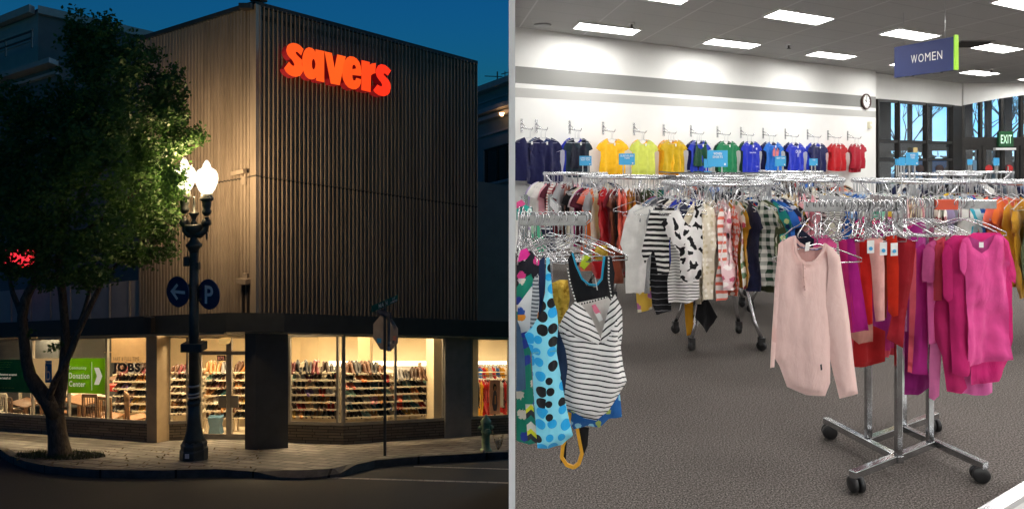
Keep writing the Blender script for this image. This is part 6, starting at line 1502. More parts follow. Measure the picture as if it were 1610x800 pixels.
# parking discs, turned away from us, bolted to the shaft
sgb = plain('disc_dark_blue', (.025, .045, .12), .45, .2, .1); sgw = plain('disc_white', (.75, .77, .78), .5)
def disc(u, v, ru, rv, lb, kind, side):
    c = at((u - 305) * K, lh(v)); c.y -= .03; r = thing('round_sign', lb, 'sign', c); rad = rv * K; yaw = R(25) - math.acos(min(1, ru / rv))
    M_ = Matrix.Translation(c) @ Matrix.Rotation(yaw, 4, 'Z')
    MD = Matrix.Rotation(yaw, 4, 'Z') @ Matrix.Rotation(R(90), 4, 'X')
    m = MB(); m.lathe([(rad - .01, -.012), (rad, -.008), (rad, .008), (rad - .01, .012)], 36, c, M=MD); b = m.build('disc', sgb, r)
    m = MB(); e = rad * .92
    def W(x, z, y=-.013): return M_ @ V((x * rad, y, z * rad))
    if kind == 'P':
        m.text('P', W(-.32, -.62), M_.to_3x3() @ V((1, 0, 0)), (0, 0, 1), rad * .78, rad * 1.2, 0, .002, .02)
    else:
        for poly in ([(-.62, .0), (-.05, .55), (.08, .42), (-.22, .1), (.68, .1), (.68, -.1), (-.22, -.1), (.08, -.42), (-.05, -.55)],): m.prism([W(x, z) for x, z in poly], M_.to_3x3() @ V((0, -.003, 0)))
    m.build('symbol', sgw, b)
    m = MB()
    s_ = 1 if u < 305 else -1
    for z in (-.12, .12): m.bar(W(s_ * .6, z / rad * .7, .03), at(-.07 * s_, lh(v) + z), .03, .05)
    m.build('bracket', iron, r)
disc(281, 458, 16, 24, 'round dark blue sign with a white arrow on the lamp post', 'A', -1)
disc(329.5, 462, 15, 24, 'round blue parking sign with letter P on the lamp post', 'P', 1)
m = MB(); m.box(at(-.075, lh(474)) - V((0, .1, 0)), at(.075, lh(450)) - V((0, .07, 0)));
# stop sign seen from behind, with street name blades
SB = S(605, 716); SY = SB.y; k2 = SY / F
def sa(x, h, y=0): return V((SB.x + x, SB.y + y, SB.z + h))
sp_ = thing('stop_sign', 'bare back of a stop sign with stickers on a thin post', 'sign', SB)
m = MB(); m.bar(sa(0, 0), sa(0, hh(484, SY)), .045, .045); m.build('post', iron, sp_)
yaw = R(42); M_ = Matrix.Translation(sa(.0, hh(525, SY), .04)) @ Matrix.Rotation(yaw, 4, 'Z'); M_ = Matrix.Translation(sa(0, hh(525, SY), .06)) @ Matrix.Rotation(R(-34), 4, 'Z')
oc = [V((math.cos(R(22.5 + 45 * i)) * .348, 0, math.sin(R(22.5 + 45 * i)) * .348)) for i in range(8)]
m = MB(); m.prism([M_ @ p for p in oc], M_.to_3x3() @ V((0, .006, 0))); pt = m.build('plate', plain('sign_back_aluminium', (.34, .30, .26), .5, .35, .2, 5), sp_)
for x, z, w_, h_, c_ in ((-.16, -.16, .11, .1, (.04, .3, .6)), (.12, -.16, .09, .06, (.6, .55, .45)), (.24, -.06, .08, .1, (.5, .2, .15)), (.09, -.28, .06, .1, (.6, .6, .58)), (.21, -.13, .05, .07, (.1, .1, .12)), (.0, .06, .06, .1, (.5, .45, .35))):
    m = MB(); m.prism([M_ @ V((x + a, -.003, z + b)) for a, b in ((-w_ / 2, -h_ / 2), (w_ / 2, -h_ / 2 + .01), (w_ / 2, h_ / 2), (-w_ / 2, h_ / 2 - .01))], M_.to_3x3() @ V((0, -.001, 0))); m.build('sticker', plain('sticker', c_, .6), pt)
blade_g = plain('blade_green', (.008, .10, .075), .45, 0, .05); blade_d = plain('blade_dark', (.012, .02, .05), .45, 0, .1); ink = plain('blade_letters', (.6, .62, .6), .5)
def blade(u0, u1, v0, v1, slope, mat, words, lb, ymul):
    Y = SY; a = sa((u0 - 605) * k2, hh(v1, SY)); b = sa((u1 - 605) * k2, hh(v1 - slope, SY)); h_ = (v1 - v0) * k2
    b.y += ymul; a.y -= ymul * .4; d = b - a
    r = thing('street_name_sign', lb, 'sign', (a + b) / 2); n_ = V((d.y, -d.x, 0)).normalized()
    m = MB(); m.prism([a, b, b + V((0, 0, h_)), a + V((0, 0, h_))], -n_ * .008); bl = m.build('blade', mat, r)
    m = MB()
    for w_, fx_, fz_, fw, fh in words: m.text(w_, a + d * fx_ + V((0, 0, h_ * fz_)) + n_ * .003, d, (0, 0, 1), d.length * fw, h_ * fh, 0, .001, .03)
    m.build('lettering', ink if mat == blade_g else plain('dim_letters', (.06, .09, .16), .5), bl)
blade(587, 620.5, 478, 488.5, 9, blade_g, [('MAIN', .25, .16, .34, .66), ('ST', .78, .56, .12, .3), ('800', .78, .12, .19, .3), ('<', .70, .14, .07, .26)], 'green street name blade reading MAIN ST on top of the stop sign post', .35)
blade(591, 619, 486.5, 495, .5, blade_d, [('STAMBAUGH', .04, .2, .74, .6), ('ST', .84, .45, .12, .35)], 'dark street name blade under the green one', -.3)
m = MB(); m.bar(sa(0, hh(484, SY)), sa(0, hh(474, SY)), .03); m.build('post_cap', iron, sp_)
# hydrant
HB = S(764, 708); hyd = thing('fire_hydrant', 'weathered green fire hydrant on the pavement edge', 'hydrant', HB); ky = HB.y / F
hg = plain('hydrant_green', (.26, .36, .19), .5, .1, .3, 8, .3, 40)
m = MB(); m.lathe([(.115, 0), (.115, .03), (.085, .035), (.08, .36), (.1, .37), (.1, .40), (.085, .42), (.09, .52), (.085, .56)], 20, HB); m.build('barrel', hg, hyd)
m = MB(); m.lathe([(.105, .56), (.11, .585), (.08, .62), (.05, .66), (.03, .67), (.03, .71), (.0, .71)], 20, HB); m.build('bonnet', hg, hyd)
for a, l_, r_, z in ((R(-70), .17, .06, .42), (R(180), .13, .045, .46), (R(10), .13, .045, .46)):
    d = V((math.cos(a), math.sin(a), 0)); MM = Matrix(((d.y, 0, d.x, 0), (-d.x, 0, d.y, 0), (0, 1, 0, 0), (0, 0, 0, 1)))
    m = MB(); m.lathe([(r_ * .8, .06), (r_ * .8, l_ - .05), (r_, l_ - .05), (r_, l_), (.02, l_), (.02, l_ + .03)], 14, HB + V((0, 0, z)), M=MM); m.build('outlet', hg, hyd)
PB = S(783, 707); wd = thing('weed', 'small dry weed with pale flowers beside the hydrant', 'plant', PB); rr = random.Random(4); m = MB(); m2 = MB()
for i in range(9):
    d = V((rr.uniform(-.12, .12), rr.uniform(-.08, .08), rr.uniform(.15, .33))); m.tube([PB, PB + d * .5 + V((d.x * .2, 0, 0)), PB + d], .004, 4)
    for j in range(5): q = PB + d * rr.uniform(.5, 1.05); e = V((rr.uniform(-1, 1), rr.uniform(-1, 1), rr.uniform(-1, 1))) * .022; f_ = e.orthogonal().normalized() * .014; m2.face([q - e, q + f_, q + e, q - f_])
m.build('stem', plain('dry_stem', (.14, .1, .06), .9), wd); m2.build('leaf', plain('dry_leaf', (.25, .22, .14), .9), wd)
p = S(760, 711.5); m = MB(); m.lathe([(.03, 0), (.03, .05), (.02, .055)], 12, p); tag(m.build('paper_cup', plain('cup', (.4, .33, .27), .6)), 'small discarded cup below the hydrant at the kerb', 'cup')

# ---- street tree
t = NT('tree_bark').set(.9, 0, .15); co = t.coord((1, 1, .3)); n1 = t.noise(co, 22, 5, .7, 1); t.base(t.ramp(n1, [(.3, (.045, .036, .03)), (.7, (.15, .125, .10))])); t.bump(n1, .9, .03); tbark = t.mat
t = NT('tree_leaf').set(.5, 0, .35); oi = t.new('ShaderNodeObjectInfo'); co = t.coord(); lc = t.ramp(t.noise(co, 6, 3), [(.3, (.022, .066, .014)), (.55, (.042, .105, .02)), (.75, (.075, .145, .028))]); t.base(lc)
tl = t.new('ShaderNodeBsdfTranslucent'); t.link(lc, tl.inputs[0]); ms_ = t.new('ShaderNodeMixShader'); ms_.inputs[0].default_value = .3; t.link(t.b.outputs[0], ms_.inputs[1]); t.link(tl.outputs[0], ms_.inputs[2]); t.link(ms_.outputs[0], t.out.inputs[0]); tleaf = t.mat
TY = S(93, 716).y; tree = thing('street_tree', 'leafy street tree with a forked trunk in front of the store', 'tree', S(93, 716))
def tp(u, v, y=0.0): return P(u, v, TY + y)
m = MB()
def limb(pts, rs): 
    pp = [tp(*p) for p in pts]; m.tube(pp, [r_ * TY / F for r_ in rs], 10)
limb([(94, 722, 0), (93, 705, 0), (90, 680, .0), (87, 655, .02), (86, 640, .02)], [20, 15.5, 13, 13, 12])
limb([(88, 655, 0), (76, 632, -.05), (60, 610, -.1), (47, 590, -.15), (41, 565, -.2), (37, 530, -.2), (35, 500, -.2), (40, 470, -.2), (60, 430, -.2), (70, 380, -.2)], [11, 11, 10, 8.5, 7.5, 7, 7, 7, 6, 4])
limb([(38, 505, -.2), (30, 485, -.1), (20, 460, -.1), (10, 420, -.1)], [6, 4, 3.4, 2])
limb([(88, 655, 0), (93, 630, .1), (97, 600, .15), (101, 570, .15), (103, 530, .15), (101, 495, .1), (98, 460, .0), (92, 420, 0), (95, 350, 0), (110, 260, 0)], [10, 9, 8.5, 7.5, 6.5, 6, 6, 5.5, 5, 3])
limb([(84, 640, 0), (78, 622, -.1), (86, 600, -.2), (100, 575, -.2), (112, 552, -.2), (122, 525, -.15), (138, 490, -.1), (155, 455, 0), (165, 430, .1), (178, 380, .1)], [6, 5.5, 5, 4.6, 4.6, 4.4, 4.2, 4, 3.6, 2.5])
limb([(103, 560, .15), (112, 535, .2), (122, 515, .2), (132, 488, .2), (140, 460, .2), (150, 410, .2)], [4.5, 3.6, 3.2, 3, 2.8, 2])
limb([(95, 350, 0), (150, 280, .1), (190, 230, .1), (230, 190, 0)], [4, 3, 2.5, 1.5]); limb([(110, 380, 0), (180, 330, .0), (235, 285, .0), (265, 250, .0), (300, 222, -.1)], [4, 3, 2, 1.4, .8])
limb([(160, 440, .1), (200, 400, .0), (235, 370, -.2), (262, 350, -.3)], [3, 2.2, 1.8, 1]); limb([(95, 340, 0), (100, 240, 0), (118, 120, .1), (122, 50, .1)], [4, 3, 2, 1])
m.build('trunk', tbark, tree)
lobes = [(150, 120, 66, 88, .5), (118, 48, 14, 30, .2), (172, 48, 14, 30, .2), (145, 75, 30, 40, .3), (235, 105, 22, 32, .3), (268, 130, 22, 32, .3), (205, 95, 30, 40, .4), (90, 205, 72, 62, .6), (25, 175, 40, 50, .5), (60, 300, 82, 75, .7), (0, 260, 50, 60, .6),
         (150, 240, 92, 92, .8), (222, 195, 68, 62, .6), (235, 300, 55, 72, .6), (180, 360, 78, 52, .7), (100, 385, 90, 42, .6), (25, 365, 55, 55, .5), (258, 352, 27, 38, .35), (285, 222, 26, 16, .25), (308, 214, 13, 13, .15), (250, 250, 42, 55, .5), (272, 300, 22, 30, .3), (262, 190, 30, 35, .35),
         (62, 425, 30, 20, .3), (218, 402, 42, 14, .3), (150, 432, 34, 14, .3), (20, 420, 30, 22, .3), (110, 435, 22, 14, .3), (282, 185, 12, 22, .2), (255, 150, 35, 35, .3), (75, 448, 14, 10, .2), (140, 448, 12, 9, .2), (265, 398, 12, 10, .15)]
m = MB(); rr = random.Random(12)
tot = sum(a * b for _, _, a, b, _ in lobes)
NCL = 7600
for (u, v, a, b, dy) in lobes:
    for _ in range(max(14, int(NCL * (a * b) ** .9 / sum((x[2] * x[3]) ** .9 for x in lobes)))):
        d = V((rr.gauss(0, 1), rr.gauss(0, 1), rr.gauss(0, 1))).normalized(); q = rr.random() ** .38 * (1.0 + rr.uniform(-.04, .10))
        cu, cv, cy = u + d.x * a * q, v + d.z * b * q, d.y * (dy + .25) * q
        if cu > 290 and 246 < cv < 312: continue
        if cu > 264 and 246 < cv < 312 and rr.random() < .45: continue
        if noise.noise(V((cu * .035, cv * .035, cy * 3))) > (.22 if q < .8 else .06): continue
        if cv < 12: continue
        if 12 < cu < 56 and 392 < cv < 420 and rr.random() < .8: continue
        c = tp(cu, cv, cy - (.95 if cu < 190 else max(.25, .95 - (cu - 190) * .012) if not (258 < cu < 300 and 240 < cv < 315) else 1.0)); ax = V((rr.uniform(-1, 1), rr.uniform(-1, 1), rr.uniform(-.5, .9))).normalized()
        for k in range(9):
            p_ = c + ax * rr.uniform(-.13, .13) + V((rr.gauss(0, .045), rr.gauss(0, .045), rr.gauss(0, .045)))
            e = V((rr.uniform(-1, 1), rr.uniform(-1, 1), rr.uniform(-1, 1))).normalized(); f_ = e.orthogonal().normalized(); s_ = rr.uniform(.028, .052)
            m.face([p_ - e * s_, p_ + f_ * s_ * .55, p_ + e * s_, p_ - f_ * s_ * .55])
for cu, cv in ((78, 546), (84, 549), (90, 545), (95, 541), (87, 543), (45, 528), (52, 520)):
    for k in range(12):
        p_ = tp(cu, cv, -.2) + V((rr.gauss(0, .04), rr.gauss(0, .04), rr.gauss(0, .03))); e = V((rr.uniform(-1, 1), rr.uniform(-1, 1), rr.uniform(-1, 1))).normalized(); f_ = e.orthogonal().normalized(); s_ = .035
        m.face([p_ - e * s_, p_ + f_ * s_ * .55, p_ + e * s_, p_ - f_ * s_ * .55])
m.build('crown', tleaf, tree)
# ================================================================== INSIDE THE CORNER STORE: SHOES, RACKS, FURNITURE
shelf_m = plain('cream_shelf', (.66, .58, .45), .6, 0, .05)
RK = []
def shoe_rack(a, b, n, tiers, h0, h1, label, ends=True, dep=.36):
    """sloping shoe shelves from ground point a to b facing n"""
    r = thing('shoe_rack', label, 'shoe rack', up((a + b) / 2, 0), 0, 'sloping shoe racks in the store')
    rows = []
    for i in range(tiers):
        h = h1 - (h1 - h0) * i / (tiers - 1)
        q = [a, b, b - n * dep, a - n * dep]; top = [up(q[0], h), up(q[1], h), up(q[2], h + .11), up(q[3], h + .11)]
        m = MB(); m.prism(top, (0, 0, -.018)); m.prism([up(a, h - .02), up(b, h - .02), up(b, h + .02), up(a, h + .02)], n * .012); m.build('shelf', shelf_m, r); rows.append((h, a, b, n, dep))
    m = MB(); slab(m, a - n * (dep + .06), b - n * (dep + .06), -n, .015, .1, h1 + .08); m.build('back_panel', shelf_m, r)
    d = (b - a); d.z = 0; d.normalize()
    for e in (a - d * .02, b + d * .005, (a + b) / 2):
        m = MB(); slab(m, e - n * (dep + .02), e - n * (dep - .05), d, .03, 0, h1 + .12)
        for i in range(tiers):
            h = h1 - (h1 - h0) * i / (tiers - 1); q0, q1 = up(e, h - .05), up(e - n * dep, h + .06); m.prism([q0, q1, q1 + V((0, 0, .07)), q0 + V((0, 0, .07))], d * .012)
        m.build('side_frame', shelf_m, r)
    RK.append((rows, label)); return r
o_ = .50
shoe_rack(onR(452, 0, -1.55) + DR * 0, onR(535, 0, -o_ - .35), (NR * .8 + nV * .4).normalized(), 7, .52, 1.52, 'shoe rack right of the corner pier')
shoe_rack(onR(545, 0, -o_), onR(619, 0, -o_), NR, 7, .52, 1.50, 'shoe rack behind the stop sign')
shoe_rack(onR(624, 0, -o_), onR(682, 0, -o_), NR, 6, .52, 1.36, 'shoe rack beside the wide pier')
shoe_rack(SX(264, 17.2), SX(312, 17.2), V((0, -1, 0)), 7, .5, 1.50, 'shoe rack left of the lamp post')
shoe_rack(SX(320, 17.5), SX(358, 17.5), V((0, -1, 0)), 7, .35, 1.50, 'shoe rack behind the left door leaf')
shoe_rack(SX(366, 17.7), SX(404, 17.7), V((0, -1, 0)), 7, .35, 1.50, 'shoe rack behind the right door leaf')
shoe_rack(SX(178, 18.2), SX(236, 18.0), V((0, -1, 0)), 6, .5, 1.45, 'shoe rack behind the JOBS lettering')
# shoe kinds
def shoe_proto(kind):
    m = MB(); secs = {
        'flat shoe': [(-.12, .03, .055), (-.09, .036, .06), (-.03, .032, .05), (.03, .04, .04), (.09, .042, .03), (.125, .02, .018)],
        'trainer': [(-.125, .034, .085), (-.09, .04, .10), (-.03, .038, .09), (.03, .042, .065), (.09, .046, .055), (.13, .024, .03)],
        'heeled shoe': [(-.11, .026, .12), (-.08, .03, .115), (-.03, .028, .085), (.03, .034, .055), (.08, .036, .035), (.12, .014, .02)],
        'ankle boot': [(-.12, .036, .19), (-.09, .042, .20), (-.03, .04, .19), (.03, .042, .09), (.09, .044, .06), (.13, .022, .03)]}[kind]
    n = 8; vs = []; fs = []
    for x, w_, h_ in secs:
        lo = .0 if kind != 'heeled shoe' else max(0, (.02 - x) * .55)
        for j in range(n):
            a = math.pi * 2 * j / n; vs.append((x, w_ * math.cos(a), lo + (h_ - lo) * (.5 + .5 * math.sin(a)) if math.sin(a) > -.6 else lo))
    for i in range(len(secs) - 1):
        for j in range(n): fs.append((i * n + j, i * n + (j + 1) % n, (i + 1) * n + (j + 1) % n, (i + 1) * n + j))
    fs.append(tuple(range(n))[::-1]); fs.append(tuple((len(secs) - 1) * n + j for j in range(n)))
    m.add(vs, fs, 0, True)
    if kind == 'heeled shoe': m.bar((-.095, 0, 0), (-.095, 0, .07), .02)
    me = m.mesh('shoe'); me.materials.append(grey_ph); return me
SK = {k: shoe_proto(k) for k in ('flat shoe', 'trainer', 'heeled shoe', 'ankle boot')}
SC = {'black': '#17161a', 'brown': '#4a2c1a', 'tan': '#9a6a3a', 'dark brown': '#2c1a12', 'red': '#a32420', 'white': '#cfcac0', 'grey': '#6b6a6c', 'beige': '#b89c78', 'gold': '#b08a34', 'navy': '#1d2440', 'coral': '#c9614a', 'mint': '#7fa79a', 'pink': '#c08088', 'orange': '#c0662a', 'purple': '#56406c', 'maroon': '#571a22', 'teal': '#2a5a62'}
SM = {k: plain('leather', lin(v), .45, 0, .15, 12) for k, v in SC.items()}
PAL = ['black'] * 5 + ['brown'] * 4 + ['tan'] * 3 + ['dark brown'] * 3 + ['beige', 'beige', 'grey', 'white', 'gold', 'red', 'red', 'navy', 'coral', 'mint', 'pink', 'orange', 'purple', 'maroon', 'teal']
TIER = ['top', 'second', 'third', 'fourth', 'fifth', 'sixth', 'lowest']
rr = random.Random(21); cand = []
for rows, rl in RK:
    for ti, (h, a, b, n, dep) in enumerate(rows):
        Lr = ((b - a).xy).length; x = .05; cw = rr.choice(PAL); kd = rr.choice(list(SK)); run = 0
        while x < Lr - .05:
            if run <= 0: cw = rr.choice(PAL if ti else ['black', 'brown', 'dark brown', 'tan', 'black', 'maroon', 'grey']); kd = rr.choice(['ankle boot', 'ankle boot', 'trainer'] if ti == 0 else ['flat shoe', 'heeled shoe', 'flat shoe', 'trainer']); run = 2
            d = (b - a); d.z = 0; d.normalize()
            for row in (0, 1):
                if row == 1 and rr.random() < .3: continue
                f = .30 if row == 0 else .72
                p = up(a + d * x - n * dep * f, h + .11 * f + .004)
                cand.append((row, rl, ti, cw, kd, p, n, len(rows)))
            x += rr.uniform(.088, .11); run -= 1
            if run == 0 and rr.random() < .06: x += .1
seen = {}
ind = [c_ for c_ in cand if c_[0] == 0]; extra = [c_ for c_ in cand if c_[0] == 1]
rr.shuffle(ind); 
extra += ind[295:]; ind = ind[:295]
def shoeM(p, n, kd, jit):
    a = math.atan2(n.y, n.x) + jit
    return Matrix.Translation(p) @ Matrix.Rotation(a, 4, 'Z') @ Matrix.Rotation(.30, 4, 'Y')
for row, rl, ti, cw, kd, p, n, nt_ in ind:
    o = bpy.data.objects.new(kd.replace(' ', '_'), SK[kd]); col.objects.link(o)
    o.matrix_basis = shoeM(p, n, kd, rr.uniform(-.5, .5)); s_ = rr.uniform(.95, 1.15); o.scale = (s_, s_, s_)
    o.material_slots[0].link = 'OBJECT'; o.material_slots[0].material = SM[cw]
    tier = 'lowest' if ti == nt_ - 1 else TIER[ti]
    tag(o, f'{cw} {kd} on the {tier} shelf of the {rl.replace("shoe rack", "rack")}', 'shoe', f'{cw} {kd}s on the {tier} shelf of the {rl.replace("shoe rack", "rack")}')
m = MB(); mats = list(SM.values()); keys = list(SM)
for row, rl, ti, cw, kd, p, n, nt_ in extra:
    me = SK[kd]; m.add([v.co for v in me.vertices], [list(f.vertices) for f in me.polygons], keys.index(cw), True, shoeM(p, n, kd, rr.uniform(-.5, .5)))
tag(m.build('shoes', mats), kind='stuff', label='remaining mixed shoes standing in the back rows of the racks', cat='shoes')
# top of racks: small price cards
card = plain('price_card', (.62, .52, .38), .7)
for i, u in enumerate((475, 503, 592, 660)):
    p = onR(u, 1.66, -o_ - .45 if u < 540 else -o_ - .3); m = MB(); m.prism([p + DR * x + V((0, 0, z)) for x, z in ((-.05, 0), (.05, 0), (.05, .1), (-.05, .1))], NR * .006); bq_ = m.bar(p - V((0, 0, .14)), p, .012)
    tag(m.build('price_card', card), f'small price card above the shoes, {nth(i)} from the corner pier', 'card', None)
p = SX(572, 18.0); m = MB(); slab(m, p, p + V((.16, 0, 0)), V((0, -1, 0)), .02, 1.78 - .35, 1.78 - .2); tag(m.build('column_notice', black_metal), 'small dark notice on the cream column behind the stop sign', 'notice')
# clothes behind the far right window
rk = thing('garment_rail', 'straight garment rail with red dresses behind the right window', 'clothes rack', onR(775, 0, -.9), 0)
m = MB(); a, b = onR(742, 1.42, -.9), onR(868, 1.42, -.9); m.tube([a, b], .014, 8)
for u in (744, 800, 866): q = onR(u, 0, -.9); m.bar(q, up(q, 1.42), .03)
m.build('rail', chrome, rk)
m = MB(); slab(m, onR(742, 0, -.75), onR(868, 0, -.75), -NR, .3, 1.50, 1.52); m.build('shelf', shelf_m, rk)
gl = ['cream', 'black', 'mustard', 'yellow', 'red', 'red', 'red', 'red', 'black', 'navy', 'grey', 'maroon', 'red', 'black', 'black', 'red', 'charcoal', 'navy', 'white', 'black', 'grey', 'navy']
for i, cw in enumerate(gl):
    u = 745 + i * 3.1 + (9 if i > 9 else 0)
    p = onR(u, 1.436, -.9)
    g_ = dup(PR['dress' if cw in ('red', 'mustard', 'yellow', 'navy') else 'blouse', i % 3], p, (0, 0, math.atan2(NR.y, NR.x) + R(rr.uniform(-14, 14))), f'{cw} garment on the rail behind the right window, {nth(i)} along', 'garments on the rail behind the right window', {'garment': FB[cw]}); g_['category'] = 'dress'; g_.scale = (.8, .9, .95)
for i in range(14):
    cw = rr.choice(['blue', 'red', 'navy', 'grey', 'black', 'mustard', 'green', 'white']); p = onR(746 + i * 6.0, 1.70, -2.2)
    g_ = dup(PR['tee', i % 3], p, (0, 0, math.atan2(NR.y, NR.x) + R(rr.uniform(-14, 14))), f'{cw} top on the upper rail behind the right window, {nth(i)} along', 'tops on the upper rail behind the right window', {'garment': FB[cw]}); g_.scale = (.7, .8, .45)
m = MB(); m.tube([onR(744, 1.684, -2.2), onR(868, 1.684, -2.2)], .014, 8)
for u in (744, 868): q = onR(u, 0, -2.2); m.bar(q, up(q, 1.68), .03)
tag(m.build('upper_rail', chrome), 'upper chrome garment rail deep behind the right window', 'clothes rack')
# portrait poster (plain stand-in figure)
a, b = onR(770, 0, -.25), onR(786.5, 0, -.25); ps = thing('portrait_poster', 'tall pinkish poster with a dark haired standing figure in the right window', 'poster', up(a, .5))
m = MB(); slab(m, a, b, -NR, .012, .47, 1.32); bd = m.build('board', plain('poster_pink', (.5, .26, .18), .7), ps)
def pp_(x, z): return up(a.lerp(b, x), .47 + .85 * z) + NR * .002
dkp = plain('poster_ink', (.03, .02, .02), .7); skn = plain('poster_tan', (.4, .2, .1), .7); pur = plain('poster_gown', (.07, .06, .09), .7)
for nm, mm, pts_ in (('hair', dkp, [(.34, .7), (.3, .8), (.36, .88), (.48, .9), (.6, .86), (.64, .78), (.6, .7)]), ('face', skn, [(.42, .7), (.42, .8), (.5, .83), (.57, .8), (.56, .7)]), ('figure', pur, [(.36, .1), (.22, .3), (.28, .5), (.36, .66), (.44, .7), (.56, .7), (.64, .64), (.68, .5), (.72, .3), (.64, .1)]), ('scroll', skn, [(.44, .3), (.6, .3), (.58, .55), (.46, .55)])):
    m = MB(); m.prism([pp_(x, z) for x, z in pts_], NR * (.002 if nm in ('figure', 'hair') else .004)); m.build(nm, mm, bd)
# furniture in the left windows
wood_d = plain('dark_wood', (.10, .05, .028), .5, 0, .3, 8); wood_m = plain('brown_wood', (.22, .11, .05), .5, 0, .3, 8); wht_w = plain('white_wood', (.62, .58, .5), .5)
def chair(p, rz, mat, lb, h=.85):
    r = thing('chair', lb, 'chair', p, rz, 'chairs in the left shop window'); B = Matrix.Translation(p) @ Matrix.Rotation(rz, 4, 'Z')
    q = lambda x, y, z: B @ V((x, y, z))
    m = MB(); m.box((-.2, -.2, .42), (.2, .2, .46), M=B); m.build('seat', mat, r, bevel=.01)
    for x in (-.18, .18):
        m = MB(); m.bar(q(x, -.18, 0), q(x, -.18, .43), .035); m.build('leg', mat, r)
        m = MB(); m.bar(q(x, .18, 0), q(x, .22, h), .035); m.build('leg', mat, r)
    m = MB(); m.bar(q(-.19, .22, h), q(.19, .22, h), .03, .08)
    for i in range(5): x = -.13 + i * .065; m.bar(q(x, .19, .46), q(x, .215, h), .016)
    m.build('backrest', mat, r)
def table(p, rz, w_, d_, h, mat, lb):
    r = thing('table', lb, 'table', p, rz, 'tables in the left shop window'); B = Matrix.Translation(p) @ Matrix.Rotation(rz, 4, 'Z')
    m = MB(); m.box((-w_ / 2, -d_ / 2, h - .04), (w_ / 2, d_ / 2, h), M=B); m.build('tabletop', mat, r)
    for x in (-1, 1):
        for y in (-1, 1): m = MB(); m.bar(B @ V((x * (w_ / 2 - .04), y * (d_ / 2 - .04), 0)), B @ V((x * (w_ / 2 - .04), y * (d_ / 2 - .04), h - .04)), .06); m.build('leg', mat, r)
ta = math.atan2(DL.y, DL.x)
def lf(u, off, h=0): return onL(u, h, -off)
table(lf(128, .8), ta, .95, .5, .82, wood_m, 'brown wooden table behind the lime banner'); chair(lf(150, .75), ta + .4, wood_d, 'dark chair beside the brown table', 1.0); chair(lf(176, .7), ta + .2, wood_m, 'wooden spindle chair left of the lit pier', .95); chair(lf(215, .75), ta - .4, wood_m, 'tall spindle chair nearest the lit pier', 1.05)
chair(lf(12, .7), ta + .3, wht_w, 'pale round backed chair at the left frame edge', .95); chair(lf(26, .8), ta, wood_d, 'dark low chair at the left of the window', .85); table(lf(40, .9), ta, .8, .5, .68, wood_d, 'dark desk behind the dark green banner'); chair(lf(135 - 45, .8), ta, wood_m, 'brown chair behind the white poster', .9)
table(lf(185, 1.9), ta, .5, .4, 1.35, wood_d, 'tall dark stand behind the JOBS lettering')
table(lf(100, 1.6), ta, 3.6, .4, 1.02, wht_w, 'long white display counter behind the banners')
m = MB(); p = lf(178, 1.6, 1.03); m.box(p + V((-.14, -.1, 0)), p + V((.14, .1, .12))); m.box(p + V((-.12, -.08, .12)), p + V((.12, .08, .15))); tag(m.build('red_box', plain('red_card', (.5, .03, .02), .5)), 'small red box on the white counter left of the pier', 'box')
bc = ['red', 'navy', 'beige', 'brown', 'white', 'teal', 'maroon', 'black', 'tan', 'orange']
for i in range(22):
    p = lf(160 - i * 7.2, 1.6, 1.022); B = Matrix.Translation(p) @ Matrix.Rotation(ta, 4, 'Z'); h_ = rr.uniform(.08, .2); w_ = rr.uniform(.05, .12)
    m = MB(); m.lathe([(w_ * .6, 0), (w_ * .75, h_ * .4), (w_ * .5, h_ * .8), (w_ * .55, h_)], 10, p); tag(m.build('vase', SM[bc[i % 10]]), f'{bc[i % 10]} ornament on the white counter, {nth(i)} from the right', 'ornament', 'ornaments on the white counter')
m = MB(); slab(m, lf(-100, 4.6), lf(165, 4.6), -NL, .25, 1.58, 1.62); tag(m.build('wall_shelf', shelf_m), 'long high wall shelf of chair backs behind the banners', 'shelf')
for i in range(13):
    p = lf(10 + i * 11.5, 4.7, 1.622); m = MB(); m.lathe([(.13, 0), (.16, .06), (.1, .14), (.03, .19)], 10, p); tag(m.build('handbag', SM[['dark brown', 'black', 'brown', 'tan'][i % 4]]), f'{["dark brown", "black", "brown", "tan"][i % 4]} rounded bag on the high wall shelf, {nth(i)} from the left', 'bag', 'bags on the high wall shelf')
m = MB(); q = lf(181, 4.5); m.tube([up(q, 2.5), up(q, 2.2), up(q + DL * -.1, 2.2), up(q + DL * -.1, 2.05), up(q + DL * .05, 2.05), up(q + DL * .05, 1.95)], .03, 8); m.tube([up(q + DL * .9, 2.1), up(q - DL * .3, 2.1)], .02, 6)
tag(m.build('pipe', plain('painted_pipe', (.5, .40, .26), .6)), 'painted bent pipe on the cream wall above the JOBS lettering', 'pipe')
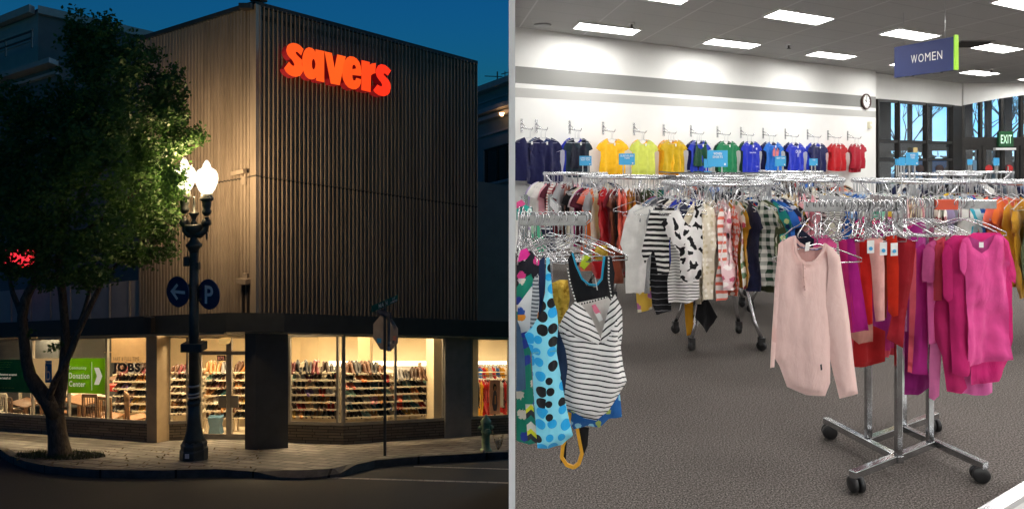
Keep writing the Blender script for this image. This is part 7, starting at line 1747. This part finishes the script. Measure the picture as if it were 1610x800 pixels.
# blue bin and a-frame behind the door
p = SX(337, 16.9); m = MB(); m.prism([p + V((x, 0, z)) for x, z in ((-.15, 0), (.15, 0), (.11, .2), (.16, .42), (-.17, .42), (-.12, .2))], (0, .2, 0)); tag(m.build('blue_bin', plain('blue_card', (.04, .10, .16), .6)), 'waisted blue display bin behind the door glass', 'bin')
# ------------------------------------------------------------------ tidy up prototypes
for r_ in list(PR.values()) + list(wp.values()) + [hp]:
    for o_ in kids(r_) + [r_]: bpy.data.objects.remove(o_)
# ================================================================== CAMERA, WORLD, RENDER
cd = bpy.data.cameras.new('camera'); cam = bpy.data.objects.new('camera', cd); col.objects.link(cam)
cam.location = (0, 0, ZC); cam.rotation_euler = (R(90), 0, 0)
cd.sensor_width = 36; cd.lens = 36 * F / 1610; cd.shift_y = -(400 - V0) / 1610; cd.clip_start = .05; cd.clip_end = 400
sc.camera = cam
w = bpy.data.worlds.new('World'); sc.world = w; w.use_nodes = True
nt = w.node_tree; bg = nt.nodes['Background']
sky = nt.nodes.new('ShaderNodeTexSky'); sky.sky_type = 'NISHITA'; sky.sun_disc = False
sky.sun_elevation = R(2); sky.sun_rotation = R(180); sky.ozone_density = 4; sky.dust_density = .3
tint = nt.nodes.new('ShaderNodeMix'); tint.data_type = 'RGBA'; tint.blend_type = 'MULTIPLY'; tint.inputs[0].default_value = 1; tint.inputs[7].default_value = (.09, .60, .82, 1)
nt.links.new(sky.outputs[0], tint.inputs[6]); nt.links.new(tint.outputs[2], bg.inputs[0]); bg.inputs[1].default_value = .17
sl = bpy.data.lights.new('sun', 'SUN'); sl.energy = .004; sl.angle = R(20); sl.color = (.6, .8, 1)
so = bpy.data.objects.new('sun', sl); so.rotation_euler = (R(88), 0, 0); col.objects.link(so)
sc.view_settings.view_transform = 'Standard'; sc.view_settings.look = 'None'; sc.view_settings.exposure = 0; sc.view_settings.gamma = 1
sc.cycles.use_denoising = True
sc.cycles.max_bounces = 8; sc.cycles.diffuse_bounces = 4; sc.cycles.glossy_bounces = 3; sc.cycles.transparent_max_bounces = 12; sc.cycles.sample_clamp_indirect = 6
